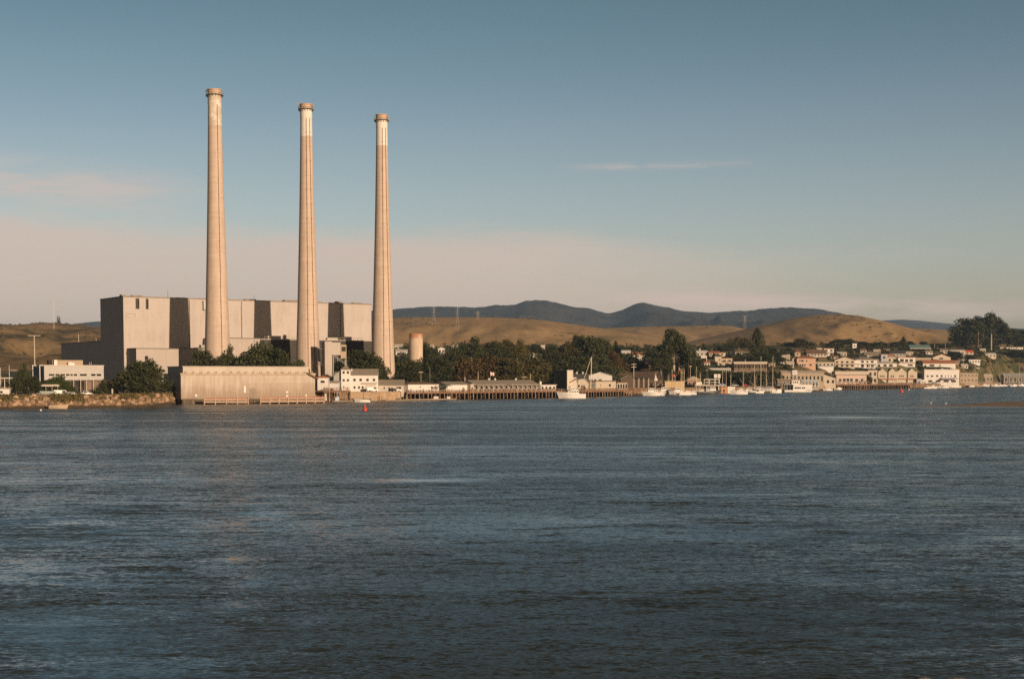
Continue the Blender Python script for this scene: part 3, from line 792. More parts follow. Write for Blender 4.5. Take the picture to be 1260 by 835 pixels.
def house(px, py, wpx, hpx, roof, rpx, wall, roofm, label, name='house', cat='house', rows=1, n=0, dp=None, yaw=0, d=None, wins=None, door=None,
          ov=0.45, wh=0.5, wwf=0.5, chimney=None, porch=None, balcony=None, gz=None, group=None, frame=None, ends=None, foot=2.5):
    """px: middle of the front, py: foot of its wall, wpx/hpx/rpx: width, wall and roof heights in photo pixels"""
    if ends:
        (pa, da), (pb, db) = ends
        pa_, pb_ = Vector((X(pa, da), da)), Vector((X(pb, db), db))
        d = (da + db) / 2; px = (pa + pb) / 2
    if d is None: d = ground_hit(px, py)
    k = d / FPX; w_, h_, r_ = wpx * k, hpx * k, rpx * k
    dp = dp or max(5.0, min(w_ * .8, 14.0))
    z0 = Z(py, d) if gz is None else gz
    if gz is not None: h_ = max(2.2, h_ + (Z(py, d) - gz))
    if ends:
        w_ = (pb_ - pa_).length; yw = math.atan2(pb_.y - pa_.y, pb_.x - pa_.x); mid = (pa_ + pb_) / 2
        loc = (mid.x - math.sin(yw) * dp/2, mid.y + math.cos(yw) * dp/2, z0); yaw = math.degrees(yw)
    else: loc = (X(px, d + dp/2), d + dp/2, z0)
    ku = w_ / wpx
    t = thing(name, label, cat, loc, R(yaw), group)
    wall_mesh(roof, w_, dp, h_, r_, foot).build('wall', wall, t)
    rf = roof_mesh(roof, w_, dp, h_, r_, ov).build('roof', roofm, t)
    fy = -dp/2
    if n:
        fh = h_ / rows
        for r in range(rows):
            for i in range(n):
                cx_ = -w_/2 + w_ * (i + .5) / n
                window(t, cx_, r * fh + fh * (1 - wh) * .55, min(w_ / n * wwf, 3.2), fh * wh, fy, frame)
    for (u, v, ww, hh) in (wins or []):     # pixels from the left foot of the front
        window(t, -w_/2 + (u + ww/2) * ku, v * k, ww * ku, hh * k, fy, frame)
    if door:
        u, ww, hh = door
        dr = MB().box(-w_/2 + u*ku, -w_/2 + (u + ww)*ku, fy - .07, fy - .004, 0, hh*k).build('door', mat('door_paint', (.16, .11, .08), .7, .2), t)
    if chimney:
        u, ww, hh = chimney
        cx_ = -w_/2 + u*ku
        MB().box(cx_ - ww*k/2, cx_ + ww*k/2, -.2, -.2 + max(.6, ww*k*.6), h_ - .2, h_ + r_ + hh*k).build('chimney', wall, rf)
    if porch:           # (height of the beam px, reach m, posts)
        ph, reach, np_ = porch
        pm = MB().box(-w_/2, w_/2, fy - reach, fy - .004, ph*k, ph*k + .3)
        po = pm.build('porch_roof', roofm, t)
        for i in range(np_):
            x = -w_/2 + .2 + (w_ - .4) * i / max(1, np_ - 1)
            MB().box(x - .12, x + .12, fy - reach + .1, fy - reach + .34, 0, ph*k - .004).build('post', frame or TRIM, t)
    if balcony:
        ph, reach = balcony
        bo = MB().box(-w_/2 - .2, w_/2 + .2, fy - reach, fy - .004, ph*k - .25, ph*k).build('balcony', roofm, t)
        rl = MB().box(-w_/2 - .2, w_/2 + .2, fy - reach, fy - reach + .08, ph*k + .9, ph*k + 1.0)
        x = -w_/2
        while x < w_/2:
            rl.box(x, x + .08, fy - reach, fy - reach + .08, ph*k + .002, ph*k + .9); x += 1.1
        rl.build('railing', frame or TRIM, bo)
    return t

# ================================================================= boat kit
HULLW = mat('boat_white', (0.64, 0.62, 0.59), 0.4, 0.08, 0.6)
HULLD = mat('boat_dark', (0.035, 0.04, 0.05), 0.5, 0.25, 0.8)
HULLB = mat('boat_blue', (0.06, 0.10, 0.22), 0.5, 0.2, 0.8)
BOOT = mat('boot_top', (0.12, 0.05, 0.04), 0.7, 0.3, 1.0)
BDECK = mat('boat_deck', (0.55, 0.48, 0.38), 0.8, 0.2, 1.0)
SPAR = mat('spar_paint', (0.62, 0.52, 0.38), 0.5, 0.15, 1.0)
TARPB = mat('blue_tarp', (0.10, 0.15, 0.33), 0.8, 0.25, 1.0)
ORANGE = mat('orange_paint', (0.55, 0.18, 0.05), 0.7, 0.25, 1.0)
def hull_mesh(L, B, fb, flip=1, sheer=0.45, n=18, transom=0.85):
    m = MB(); V = []
    prof_ = [(-.35, .55), (0.02, .86), (.25, .93), (1.0, 1.0)]
    for i in range(n + 1):
        s = i / n
        beam = B / 2 * (transom + (1 - transom) * math.sin(min(1, s / .45) * math.pi / 2)) if s < .45 else B / 2 * max(0.02, (1 - ((s - .45) / .55) ** 2.3))
        zs = fb * (1 + sheer * s ** 2.2)
        rake = .10 * L * max(0, s - .6) / .4
        for side in (-1, 1):
            for (t_, bf) in prof_:
                z = -.35 if t_ < 0 else zs * t_
                x = (s - .5) * L * .9 + rake * max(0, z) / max(.1, zs)
                V.append((flip * x, side * beam * bf * (1 if s < .7 or t_ > .5 else 1 - .5 * (s - .7) / .3 * (1 - max(0, t_))), z))
    k = len(prof_); F_ = []; M_ = []
    for i in range(n):
        for sd in range(2):
            for j in range(k - 1):
                a0 = i * 2 * k + sd * k + j; b0 = a0 + 2 * k
                F_.append((a0, b0, b0 + 1, a0 + 1)); M_.append(1 if j == 0 else 0)
        a0 = i * 2 * k + k - 1; b0 = a0 + 2 * k
        F_.append((a0, b0, b0 + k, a0 + k)); M_.append(2)
    F_.append(tuple(range(k)) + tuple(range(2*k - 1, k - 1, -1))); M_.append(0)
    e0 = n * 2 * k
    F_.append(tuple(e0 + i for i in range(k)) + tuple(e0 + i for i in range(2*k - 1, k - 1, -1))); M_.append(0)
    m.v = V; m.f = F_; m.m = M_
    return m
def cabin(parent, x0, x1, y, z0, z1, material, rake=0.25, wins=3, flip=1, name='cabin', wz=(.5, .85), roofm=None, windows=True):
    m = MB(); h_ = z1 - z0; xs = sorted((flip * x0, flip * x1))
    fr = rake * h_
    a, b_ = (xs[0], xs[1] - fr) if flip > 0 else (xs[0] + fr, xs[1])
    m.add([(xs[0], -y, z0), (xs[1], -y, z0), (xs[1], y, z0), (xs[0], y, z0), (a, -y*.92, z1), (b_, -y*.92, z1), (b_, y*.92, z1), (a, y*.92, z1)],
          [(0,3,2,1),(4,5,6,7),(0,1,5,4),(1,2,6,5),(2,3,7,6),(3,0,4,7)])
    c = m.build(name, material, parent)
    MB().box(a - .25, b_ + .25, -y*.92 - .2, y*.92 + .2, z1 + .003, z1 + .12).build('cabin_roof', roofm or material, c)
    if windows:
        w_ = (b_ - a)
        for i in range(wins):
            xa = a + w_ * (i + .16) / wins; xb = a + w_ * (i + .84) / wins
            yy = -y * (1 - .08 * wz[0])
            MB().box(xa, xb, yy - .05, yy + .12, z0 + h_ * wz[0], z0 + h_ * wz[1]).build('window', GLASS, c)
        xf = b_ + .02 if flip > 0 else a - .02
        MB().box(xf - .10, xf + fr*.5 + .06, -y*.7, y*.7, z0 + h_ * wz[0], z0 + h_ * wz[1]).build('window', GLASS, c) if flip > 0 else \
        MB().box(xf - fr*.5 - .06, xf + .10, -y*.7, y*.7, z0 + h_ * wz[0], z0 + h_ * wz[1]).build('window', GLASS, c)
    return c
def boat(px, py, Lpx, label, kind='cruiser', flip=1, hull=None, yaw=0, name='boat', cat='boat', d=None, group=None, fbk=1.0, mast=None, trim=None):
    d = d or WD(py); L = Lpx * d / FPX; B = L * .30; fb = L * .11 * fbk + .4
    hull = hull or HULLW
    t = thing(name, label, cat, (X(px, d), d, 0), R(yaw), group)
    hull_mesh(L, B, fb, flip).build('hull', [hull, BOOT, BDECK], t)
    F = flip
    MB().box(min(F*-.44*L, F*.2*L), max(F*-.44*L, F*.2*L), -B/2 - .06, -B/2 + .1, fb*.80, fb*.80 + .16).build('rub_rail', trim or BDECK, t)
    if kind == 'cruiser':
        c = cabin(t, -.22*L, .22*L, B*.36, fb, fb + L*.10, HULLW, .9, 4, F)
        cabin(t, -.18*L, .05*L, B*.28, fb + L*.10 + .12, fb + L*.17, HULLW, .5, 2, F, 'flybridge')
        MB().tube((F*-.12*L, 0, fb + L*.17), (F*-.22*L, 0, fb + L*.33), .07, .04, n=5).build('mast', SPAR, t)
        r = MB()
        for i in range(8):
            x = F * (.2 + .26 * i / 7) * L; r.tube((x, -B*.30*(1 - i/9), fb*1.15), (x, -B*.30*(1 - i/9), fb*1.15 + .9), .03, n=4)
        r.tube((F*.2*L, -B*.30, fb*1.15 + .9), (F*.46*L, -B*.06, fb*1.2 + .9), .03, n=4).build('railing', STEEL, t)
    elif kind == 'fishing':
        c = cabin(t, .05*L, .30*L, B*.36, fb*1.1, fb + L*.17, HULLW, .2, 3, F, wz=(.55, .88))
        cabin(t, -.10*L, .05*L, B*.30, fb*1.02, fb + L*.10, HULLW, 0, 2, F, 'deckhouse')
        mh = mast or L*.62
        m_ = MB().tube((F*.0*L, 0, fb), (F*.0*L, 0, fb + mh), .13, .06, n=6).build('mast', SPAR, t)
        MB().tube((F*-.02*L, 0, fb + mh*.3), (F*-.34*L, 0, fb + mh*.62), .08, .05, n=5).build('boom', SPAR, m_)
        for s in (-1, 1):
            MB().tube((0, s*B*.4, fb), (F*-.05*L, s*B*.7, fb + mh*1.1), .06, .03, n=5).build('outrigger', SPAR, t)
        MB().box(min(F*-.42*L, F*-.2*L), max(F*-.42*L, F*-.2*L), -B*.3, B*.3, fb*.9, fb + .8).build('fish_hold', BDECK, t)
    elif kind == 'sail':
        mh = mast or L*1.25
        m_ = MB().tube((F*.08*L, 0, fb*.9), (F*.08*L, 0, fb + mh), .16, .09, n=6).build('mast', SPAR, t)
        MB().tube((F*.07*L, 0, fb + 1.6), (F*-.36*L, 0, fb + 1.7), .09, .07, n=5).build('boom', SPAR, m_)
        MB().tube((F*.05*L, 0, fb + 1.85), (F*-.34*L, 0, fb + 1.95), .25, .16, n=7).build('furled_sail', trim or TARPB, m_)
        rg = MB()
        for e_ in ((F*.47*L, 0, fb*1.3), (F*-.44*L, 0, fb), (F*.05*L, B*.42, fb), (F*.05*L, -B*.42, fb)):
            rg.tube((F*.08*L, 0, fb + mh*.98), e_, .025, n=4)
        rg.tube((F*.08*L, -1.1, fb + mh*.6), (F*.08*L, 1.1, fb + mh*.6), .05, n=4)
        rg.build('rigging', STEEL, m_)
        cabin(t, -.12*L, .24*L, B*.28, fb*1.02, fb + .95, HULLW, .8, 4, F, wz=(.3, .75))
    elif kind == 'runabout':
        cabin(t, -.05*L, .20*L, B*.34, fb, fb + L*.16, HULLW, .8, 2, F, wz=(.35, .85))
        MB().box(min(F*-.50*L, F*-.45*L), max(F*-.50*L, F*-.45*L), -.25, .25, fb*.5, fb + .55).build('outboard_motor', HULLD, t)
        cn = MB()
        for sx in (-.20, -.02):
            for sy in (-1, 1): cn.tube((F*sx*L, sy*B*.33, fb), (F*sx*L, sy*B*.33, fb + L*.24), .035, n=4)
        cn.box(min(F*-.22*L, 0), max(F*-.22*L, 0), -B*.36, B*.36, fb + L*.24, fb + L*.25).build('canopy', trim or TARPB, t)
    elif kind == 'skiff':
        MB().box(-.05*L, .03*L, -B*.42, B*.42, fb*.95, fb*.95 + .12).build('thwart', BDECK, t)
        MB().box(min(F*-.5*L, F*-.44*L), max(F*-.5*L, F*-.44*L), -.2, .2, fb*.4, fb + .5).build('outboard_motor', HULLD, t)
    return t

# ================================================================= vehicles
def carmat(n, c): return mat(n, c, .35, .06, 1.0)
TYRE = mat('tyre_rubber', (.02, .02, .02), .9, .2)
def vehicle_proto(kind, paint, label, name, cat):
    t = thing(name, label, cat, (0, 0, 0), 0)
    L, W_ = (4.6, 1.8) if kind == 'car' else (5.3, 1.95)
    if kind == 'car':
        body = [(-2.3,.35),(2.3,.35),(2.3,.75),(1.3,.92),(.55,1.42),(-1.2,1.45),(-2.05,.98),(-2.3,.9)]
        gl = [(-1.75,.98),(1.05,.95),(.48,1.36),(-1.15,1.39)]
    elif kind == 'van':
        body = [(-2.6,.4),(2.6,.4),(2.6,1.0),(1.9,1.25),(1.45,2.1),(-2.55,2.15),(-2.6,1.2)]
        gl = [(.3,1.25),(1.72,1.25),(1.4,1.95),(.3,1.95)]
    else:
        body = [(-2.65,.5),(2.65,.5),(2.65,1.0),(1.5,1.12),(.95,1.75),(-.35,1.78),(-.45,1.1),(-2.65,1.1)]
        gl = [(-.3,1.15),(1.3,1.15),(.88,1.68),(-.28,1.7)]
    MB().prism(body, 'y', -W_/2, W_/2).build('body', paint, t)
    MB().prism(gl, 'y', -W_/2 - .015, W_/2 + .015).build('side_window', GLASS, t)
    for x in (-1.45, 1.45):
        for s in (-1, 1):
            MB().tube((x, s*(W_/2 - .2), .33), (x, s*(W_/2 + .02), .33), .33, n=12).build('wheel', TYRE, t)
    return t
# ================================================================= trees
def leaf_mat(name, c1, c2, var=.5):
    m, nt, b = new_mat(name); oc = coord(nt)
    n1 = noise(nt, oc, 9.0, 3, .6); n2 = noise(nt, oc, 42.0, 2, .6)
    col = mix(nt, (n1 * .55 + n2 * .45).step(.36, .66), c1, c2)
    oi = nt.nodes.new('ShaderNodeObjectInfo'); k = N(nt, oi.outputs['Random']) * var + (1 - var / 2)
    vm = nt.nodes.new('ShaderNodeVectorMath'); vm.operation = 'SCALE'
    nt.links.new(col, vm.inputs[0]); nt.links.new(k.k, vm.inputs['Scale'])
    nt.links.new(vm.outputs[0], b.inputs['Base Color']); b.inputs['Roughness'].default_value = .85
    b.inputs['Specular IOR Level'].default_value = .15
    return m
LF = {'dark': leaf_mat('foliage_dark', (.024, .030, .012), (.055, .058, .022)),
      'olive': leaf_mat('foliage_olive', (.040, .038, .012), (.095, .080, .026)),
      'rust': leaf_mat('foliage_rust', (.050, .034, .012), (.105, .070, .028)),
      'scrub': leaf_mat('foliage_scrub', (.065, .055, .022), (.15, .115, .045)),
      'green': leaf_mat('foliage_green', (.030, .042, .012), (.070, .085, .022))}
BARK = mat('bark', (.16, .11, .075), .95, .4, 3.0)
PBARK = mat('pale_bark', (.42, .32, .23), .95, .35, 3.0)
def leaves_obj(P, S, parent, material, name='crown', flat=0.0):
    """P: leaf clump centres, S: sizes. Each clump is a bent quad turned at random"""
    n = len(P)
    a = RNG.normal(size=(n, 3)); a[:, 2] *= (1 - flat * .8); a /= np.linalg.norm(a, axis=1)[:, None]
    b_ = RNG.normal(size=(n, 3)); b_[:, 2] *= (1 - flat * .8); b_ -= a * (a * b_).sum(1)[:, None]; b_ /= np.linalg.norm(b_, axis=1)[:, None]
    c = np.cross(a, b_)
    S = S[:, None]
    V = np.stack([P - a*S, P - b_*S*.55 + c*S*.15, P + a*S, P + b_*S*.55 + c*S*.15], 1).reshape(-1, 3)
    me = bpy.data.meshes.new(name)
    me.vertices.add(n * 4); me.vertices.foreach_set('co', V.astype(np.float32).ravel())
    me.loops.add(n * 4); me.loops.foreach_set('vertex_index', np.arange(n * 4, dtype=np.int32))
    me.polygons.add(n); me.polygons.foreach_set('loop_start', np.arange(0, n * 4, 4, dtype=np.int32))
    me.materials.append(material); me.update(calc_edges=True); me.validate()
    o = bpy.data.objects.new(name, me); COL.objects.link(o); o.parent = parent; return o
def lobes(spec, n, size, fill=.42):
    """leaf positions near the skin of a set of lobes (x, y, z, rx, rz)"""
    w = np.array([s[3] ** 2 for s in spec]); w = w / w.sum()
    idx = RNG.choice(len(spec), n, p=w); L = np.array(spec)[idx]
    v = RNG.normal(size=(n, 3)); v /= np.linalg.norm(v, axis=1)[:, None]
    r = RNG.random(n) ** fill
    # lumps on each lobe
    bump_ = 1 + .22 * np.sin(v[:, 0] * 7 + idx * 2.1) * np.sin(v[:, 1] * 6 + idx) * np.sin(v[:, 2] * 7 + idx * .7)
    P = L[:, :3] + v * (r * bump_)[:, None] * np.stack([L[:, 3], L[:, 3], L[:, 4]], 1)
    return P, size * (.6 + RNG.random(n) * .8)
def limbs(parent, top, r, ends, material, base=0.0, z0=-.06):
    m = MB().tube((0, 0, z0), (base * .4, 0, top * .5), r, r * .75, n=7, cap=False).tube((base * .4, 0, top * .5), (base, 0, top), r * .75, r * .5, n=7)
    for e_ in ends:
        zz = top * (.55 + .4 * random.random())
        m.tube((base * .6, 0, zz), e_, r * .42, r * .12, n=5)
    return m.build('trunk', material, parent)
def rnd_lobes(n, cz, spread, zspread, r0, r1, zmin=.2, squash=.8):
    out = []
    for i in range(n):
        a_ = i * 2.39996 + random.random() * .8; q = math.sqrt((i + .5) / n)
        x, y = spread * q * math.cos(a_), spread * q * math.sin(a_)
        z = cz + zspread * (1 - q * q) * (0.4 + .6 * random.random()) - zspread * .35 * q * random.random()
        rr = r0 + (r1 - r0) * random.random()
        out.append((x, y, max(zmin, z), rr, rr * squash))
    return out
PROTO = {}
def proto(kind, var):
    """unit tree: 1 high, 1 wide; kept as mesh data that every tree of the kind shares"""
    key = (kind, var)
    if key in PROTO: return PROTO[key]
    random.seed(var * 31 + len(kind) * 7)
    t = bpy.data.objects.new('proto', None)
    lf = LF['dark']
    if kind == 'round':
        sp = rnd_lobes(13 + 2 * var, .52, .34, .30, .13, .20, .26, .78) + [(.27 * math.cos(q), .27 * math.sin(q), .25 + .08 * random.random(), .16, .14) for q in (0.3, 1.5, 2.6, 3.7, 4.8, 5.7)]
        P, S = lobes(sp, 4200, .034, .5); tr = limbs(t, .45, .035, [(s[0], s[1], s[2]) for s in sp[:6]], BARK)
    elif kind == 'euc':
        sp = rnd_lobes(20 + 2 * var, .50, .40, .34, .11, .17, .24, .85)
        sp += [(random.uniform(-.12, .12), random.uniform(-.1, .1), .84, .15, .12)]
        P, S = lobes(sp, 4200, .032, .5); tr = limbs(t, .62, .026, [(s[0], s[1], s[2]) for s in sp[:10]], PBARK)
    elif kind == 'bush':
        sp = rnd_lobes(9, .38, .34, .35, .16, .24, .15, .9)
        P, S = lobes(sp, 2200, .045); tr = limbs(t, .35, .03, [(s[0], s[1], s[2]) for s in sp[:4]], BARK)
    elif kind == 'low':       # hedge-like mound
        sp = rnd_lobes(12, .35, .42, .3, .12, .2, .15, 1.3)
        P, S = lobes(sp, 2200, .04); tr = limbs(t, .3, .025, [(s[0], s[1], s[2]) for s in sp[:4]], BARK)
    elif kind == 'pine':      # whorled conifer
        PP = []
        for k in range(26):
            z = .10 + .88 * k / 25; rad = .5 * (1 - z) ** .8 * (.8 + .35 * random.random()) + .015
            for j in range(7):
                a_ = j * .9 + k * 1.7 + random.random() * .4
                for q in range(17):
                    s = (q + random.random()) / 17
                    PP.append((rad * s * math.cos(a_) + random.gauss(0, .012), rad * s * math.sin(a_) + random.gauss(0, .012), z - .05 * s + .035 * s * s + random.gauss(0, .006)))
        P = np.array(PP); S = .034 * (.6 + RNG.random(len(P)) * .7)
        tr = MB().tube((0, 0, -.05), (0, 0, .97), .03, .004, n=6).build('trunk', BARK, t)
    elif kind == 'cypress':   # wind-swept spreading cypress, ragged rising sprays
        PP = []
        for k in range(260):
            z0 = .06 + .75 * (k / 260); a_ = k * 2.39996
            ln = (.52 * (1 - z0 * 1.12) ** .7) * (.75 + .4 * random.random()) * (1.0 if z0 > .15 else .8)
            up = .08 + .22 * random.random() + z0 * .10
            for q in range(52):
                s = random.random() ** .6
                th = .055 * (1 - s) + .008
                PP.append((ln * s * math.cos(a_) + random.gauss(0, th) + .12 * z0 ** 2, ln * s * math.sin(a_) + random.gauss(0, th), z0 + up * s ** 1.3 + random.gauss(0, th * .8)))
        P = np.array(PP); S = .022 * (.6 + RNG.random(len(P)) * .8)
        tr = limbs(t, .6, .04, [(.2, .1, .5), (-.22, .1, .45), (.1, -.25, .55)], BARK)
    elif kind == 'palm':
        PP = []
        for k in range(18):
            a_ = k * 2.39996; el_ = .9 - 1.5 * (k / 18)
            for q in range(26):
                s = q / 25; r_ = .42 * s
                PP.append((r_ * math.cos(a_) * math.cos(el_ * .6), r_ * math.sin(a_) * math.cos(el_ * .6), .80 + .22 * s * math.sin(el_) - .12 * s * s + random.gauss(0, .012)))
        P = np.array(PP); S = .030 * (.6 + RNG.random(len(P)) * .6)
        tr = MB().tube((0, 0, -.05), (.02, 0, .8), .035, .025, n=6).build('trunk', BARK, t)
    elif kind == 'column':
        sp = [(random.uniform(-.1, .1), random.uniform(-.1, .1), .12 + .8 * i / 10, .40 * math.sin(.5 + 2.3 * (i / 10) ** 1.1) + .06, .12) for i in range(11)]
        P, S = lobes(sp, 1800, .03); tr = limbs(t, .3, .04, [], BARK)
    P[:, 2] = np.maximum(P[:, 2], 0.0)
    # fit the unit box
    zt = np.quantile(P[:, 2], .9985); P[:, 2] *= 1.0 / zt
    hw = np.quantile(np.abs(P[:, 0]), .985); P[:, :2] *= .5 / hw
    cr = leaves_obj(P, S, t, lf, flat=.3 if kind == 'pine' else 0)
    PROTO[key] = (cr.data, tr.data)
    for o in (cr, tr, t): bpy.data.objects.remove(o)
    return PROTO[key]
_tv = [0]
def tree(kind, px, top, wpx, base, label, d=None, tone='dark', name=None, group=None, cat='tree', deep=1.0):
    """top/base: rows of the crown's tip and of the foot in the photo"""
    if d is None: d = ground_hit(px, base)
    _tv[0] += 1
    cm, tm = proto(kind, _tv[0] % 3)
    x = X(px, d); gz = gz_xy(x, d); zt = Z(top, d); h_ = max(.8, zt - gz); w_ = wpx * d / FPX
    nm = name or {'round': 'broadleaf_tree', 'euc': 'eucalyptus_tree', 'bush': 'shrub', 'low': 'shrub', 'pine': 'conifer_tree', 'cypress': 'cypress_tree', 'palm': 'palm_tree', 'column': 'column_tree'}[kind]
    t = thing(nm, label, 'shrub' if nm == 'shrub' else cat, (x, d, gz - .1), random.uniform(-.5, .5) if kind != 'cypress' else 0, group)
    t.scale = (w_, w_ * deep, h_)
    c = bpy.data.objects.new('crown', cm); COL.objects.link(c); c.parent = t
    k = bpy.data.objects.new('trunk', tm); COL.objects.link(k); k.parent = t
    if tone != 'dark':
        c.material_slots[0].link = 'OBJECT'; c.material_slots[0].material = LF[tone]
    return t
# ================================================================= left bank: office, carport, substation, rocks
# two-storey office block
d = 540
t = thing('office_block', 'white flat roofed office block with strip windows in front of the shaded low annex', 'office building', (X(55, d), d, 4.0), YAW)
hh = Z(450, d) - 4; L = 22.6; D = 16; fl = Z(467.5, d) - 4
mb = MB().box(-.25, L, -.3, D, fl, hh); mb.build('wall', mat('office_white', (.38, .36, .335), .7, .14, .4), t)
MB().box(.6, L - .2, 1.2, D - .5, -1, fl - .003).build('ground_floor_wall', mat('brick_brown', (.20, .14, .10), .9, .25, 1.2), t)
MB().box(-.28, -.254, .6, D - .6, fl + .4, hh - .5).build('end_shade_panel', ENDSHADE, t)  # the shaded end's dark tone is put into this panel's colour
MB().box(-.4, L + .15, -.45, D + .1, hh + .003, hh + .35).build('roof', PALE, t)
zw = Z(462.4, d) - 4
for a_, b_ in ((1.4, 3.6), (3.9, 5.6), (5.8, 7.6), (7.9, 9.4), (9.6, 10.6), (10.8, 12.3), (13.2, 16.0), (17.6, 19.4), (19.7, 21.6)):
    window(t, (a_ + b_) / 2, zw, b_ - a_, .85, -.3)
for x in (8.2, 10.9, 13.6, 15.8, 18.5): MB().tube((x, -.1, -1), (x, -.1, fl - .004), .16, n=6).build('column', PALE, t)
MB().box(9.0, 15.4, 1.10, 1.196, .3, fl - .4).build('entrance_glazing', GLASS, t)
pt_ = MB().box(4.2, 16.2, 5, 11, hh + .354, hh + 2.3); ph = pt_.build('penthouse', TAN, t)
MB().box(3.0, 4.4, 5, 7, hh + .354, hh + 2.2).build('plant_room', DARK, t)
for x, h2 in ((4.6, 2.0), (10.0, 1.1), (11.2, .9)): MB().box(x, x + 1.2, 3.2, 4.6, hh + .354, hh + .354 + h2).build('air_unit', WHITE, t)
for x in (17.8, 18.5): MB().tube((x, 2, hh), (x, 2, hh + 1.6), .07, n=4).build('vent_pipe', STEEL, t)
MB().box(-2.0, -1.75, -.4, -.15, -1, hh + .35).box(-1.75, -.44, -.4, -.15, hh + .1, hh + .35).build('canopy_frame', WHITE, t)
MB().box(-2.0, -1.75, 9, 9.25, -1, hh + .35).box(-1.75, -.44, 9, 9.25, hh + .1, hh + .35).build('canopy_frame', WHITE, t)
# brick wing and porch canopy beside it
d = 552
t = thing('brick_wing', 'low brown brick wing right of the white office, under the tall hall', 'building', (X(104, d), d, 4.0), R(20))
MB().box(0, 14.5, 0, 8, -1, Z(469, d) - 4).build('wall', mat('brick_brown', (.20, .14, .10)), t)
MB().box(-.2, 14.7, -.2, 8, Z(469, d) - 4 + .003, Z(469, d) - 3.6).build('roof', TAN, t)
d = 548
t = thing('entrance_canopy', 'small flat canopy on posts left of the big ragged cypress', 'canopy', (X(138.5, d), d, 4.0), R(8))
zc = Z(470.5, d) - 4
MB().box(0, 4.6, 0, 3.5, zc, zc + .35).build('roof', TAN, t)
for x in (.9, 1.8): MB().box(x, x + .25, .3, .55, -1, zc - .003).build('post', BROWNW, t)
d = 545
t = thing('storage_tank', 'pale upright tank under the canopy beside the ragged cypress', 'tank', (X(148.5, d), d + .5, 4.0))
MB().lathe([(1.0, -.5), (1.0, 2.2), (.7, 2.8), (.05, 3.0)], 20, cap=False).build('shell', PALE, t)
MB().tube((.6, -.9, 0), (.6, -.9, 2.6), .06, n=4).build('pipe', STEEL, t)
for px_, h2 in ((138, 2.3),):
    t = thing('marker_post', 'short pale post standing on the bank below the entrance canopy', 'post', (X(px_, 536), 536, 4.0))
    MB().box(-.25, .25, -.25, .25, -.5, h2).build('shaft', PALE, t); MB().box(-.3, .3, -.3, .3, h2 + .003, h2 + .15).build('cap', TAN, t)
# carport
d = 516
t = thing('carport', 'low flat carport roof with cars parked under it on the left bank', 'carport', (X(47, d), d, 4.0), R(4))
zc = Z(475.2, d) - 4
MB().box(0, 7.2, 0, 5.5, zc, zc + .7).build('roof', PALE, t)
for x in (.4, 2.6, 4.8, 6.8):
    for y in (.3, 5.0): MB().box(x - .1, x + .1, y - .1, y + .1, -1, zc - .003).build('post', STEEL, t)
def simple(name, label, cat, px, d, z, parts, rz=0, group=None):
    t = thing(name, label, cat, (X(px, d), d, z), rz, group)
    for pn, mb, mm in parts: mb.build(pn, mm, t)
    return t
d = 508
simple('service_hut', 'tiny pale green roofed hut in front of the carport', 'hut', 58, d, 4.0,
       [('wall', MB().box(-2.2, 2.2, 0, 2.2, -1, 1.3), GREYW), ('roof', MB().box(-2.6, 2.6, -.3, 2.5, 1.303, 1.75), mat('pale_green', (.36, .42, .34)))], R(5))
simple('portable_cabin', 'white cabin between substation frames and the bushes at far left edge', 'cabin', 4, 505, 4.0,
       [('wall', MB().box(-2.2, 2.0, 0, 2.6, -1, 2.5), WHITE), ('roof', MB().box(-2.35, 2.15, -.15, 2.75, 2.503, 2.7), PALER), ('window', MB().box(-1.2, -.3, -.06, -.003, 1.1, 1.9), GLASS)], R(10))
# substation portal frame: lattice posts with beam
d = 530
t = thing('substation_gantry', 'pale steel substation gantry with thin posts at the left edge', 'gantry', (X(-6, d), d, 4.0), R(6))
g = MB(); zt = Z(465.5, d) - 4
for k in range(8):
    x = k * 1.7
    MB().box(x - .12, x + .12, -.12, .12, -1, zt - .003).build('post', mat('gantry_paint', (.52, .48, .42)), t)
g.box(-.5, 12.6, -.15, .15, zt, zt + .35).box(-.5, 12.6, -.1, .1, zt - 3.5, zt - 3.3).build('beam', mat('gantry_paint', (.52, .48, .42)), t)
for k in range(6):
    MB().lathe([(.22, zt - 1.3), (.3, zt - 1.1), (.2, zt - .9), (.3, zt - .7), (.2, zt - .5), (.28, zt - .3), (.1, zt - .01)], 8, c=(.8 + k * 1.7, 0), cap=False).build('insulator', BROWNW, t)
simple('transformer', 'grey finned transformer under the substation gantry', 'transformer', 14, 527, 4.0,
       [('tank', MB().box(-1.6, 1.6, 0, 1.8, -.5, 2.6), GREYW), ('radiator', MB().box(-1.5, -1.2, -.5, -.003, .3, 2.2).box(-.6, -.3, -.5, -.003, .3, 2.2).box(.3, .6, -.5, -.003, .3, 2.2).box(1.2, 1.5, -.5, -.003, .3, 2.2), GREYW), ('bushing', MB().tube((-.8, .9, 2.6), (-.8, .9, 3.8), .13, n=6).tube((.8, .9, 2.6), (.8, .9, 3.8), .13, n=6), BROWNW)])

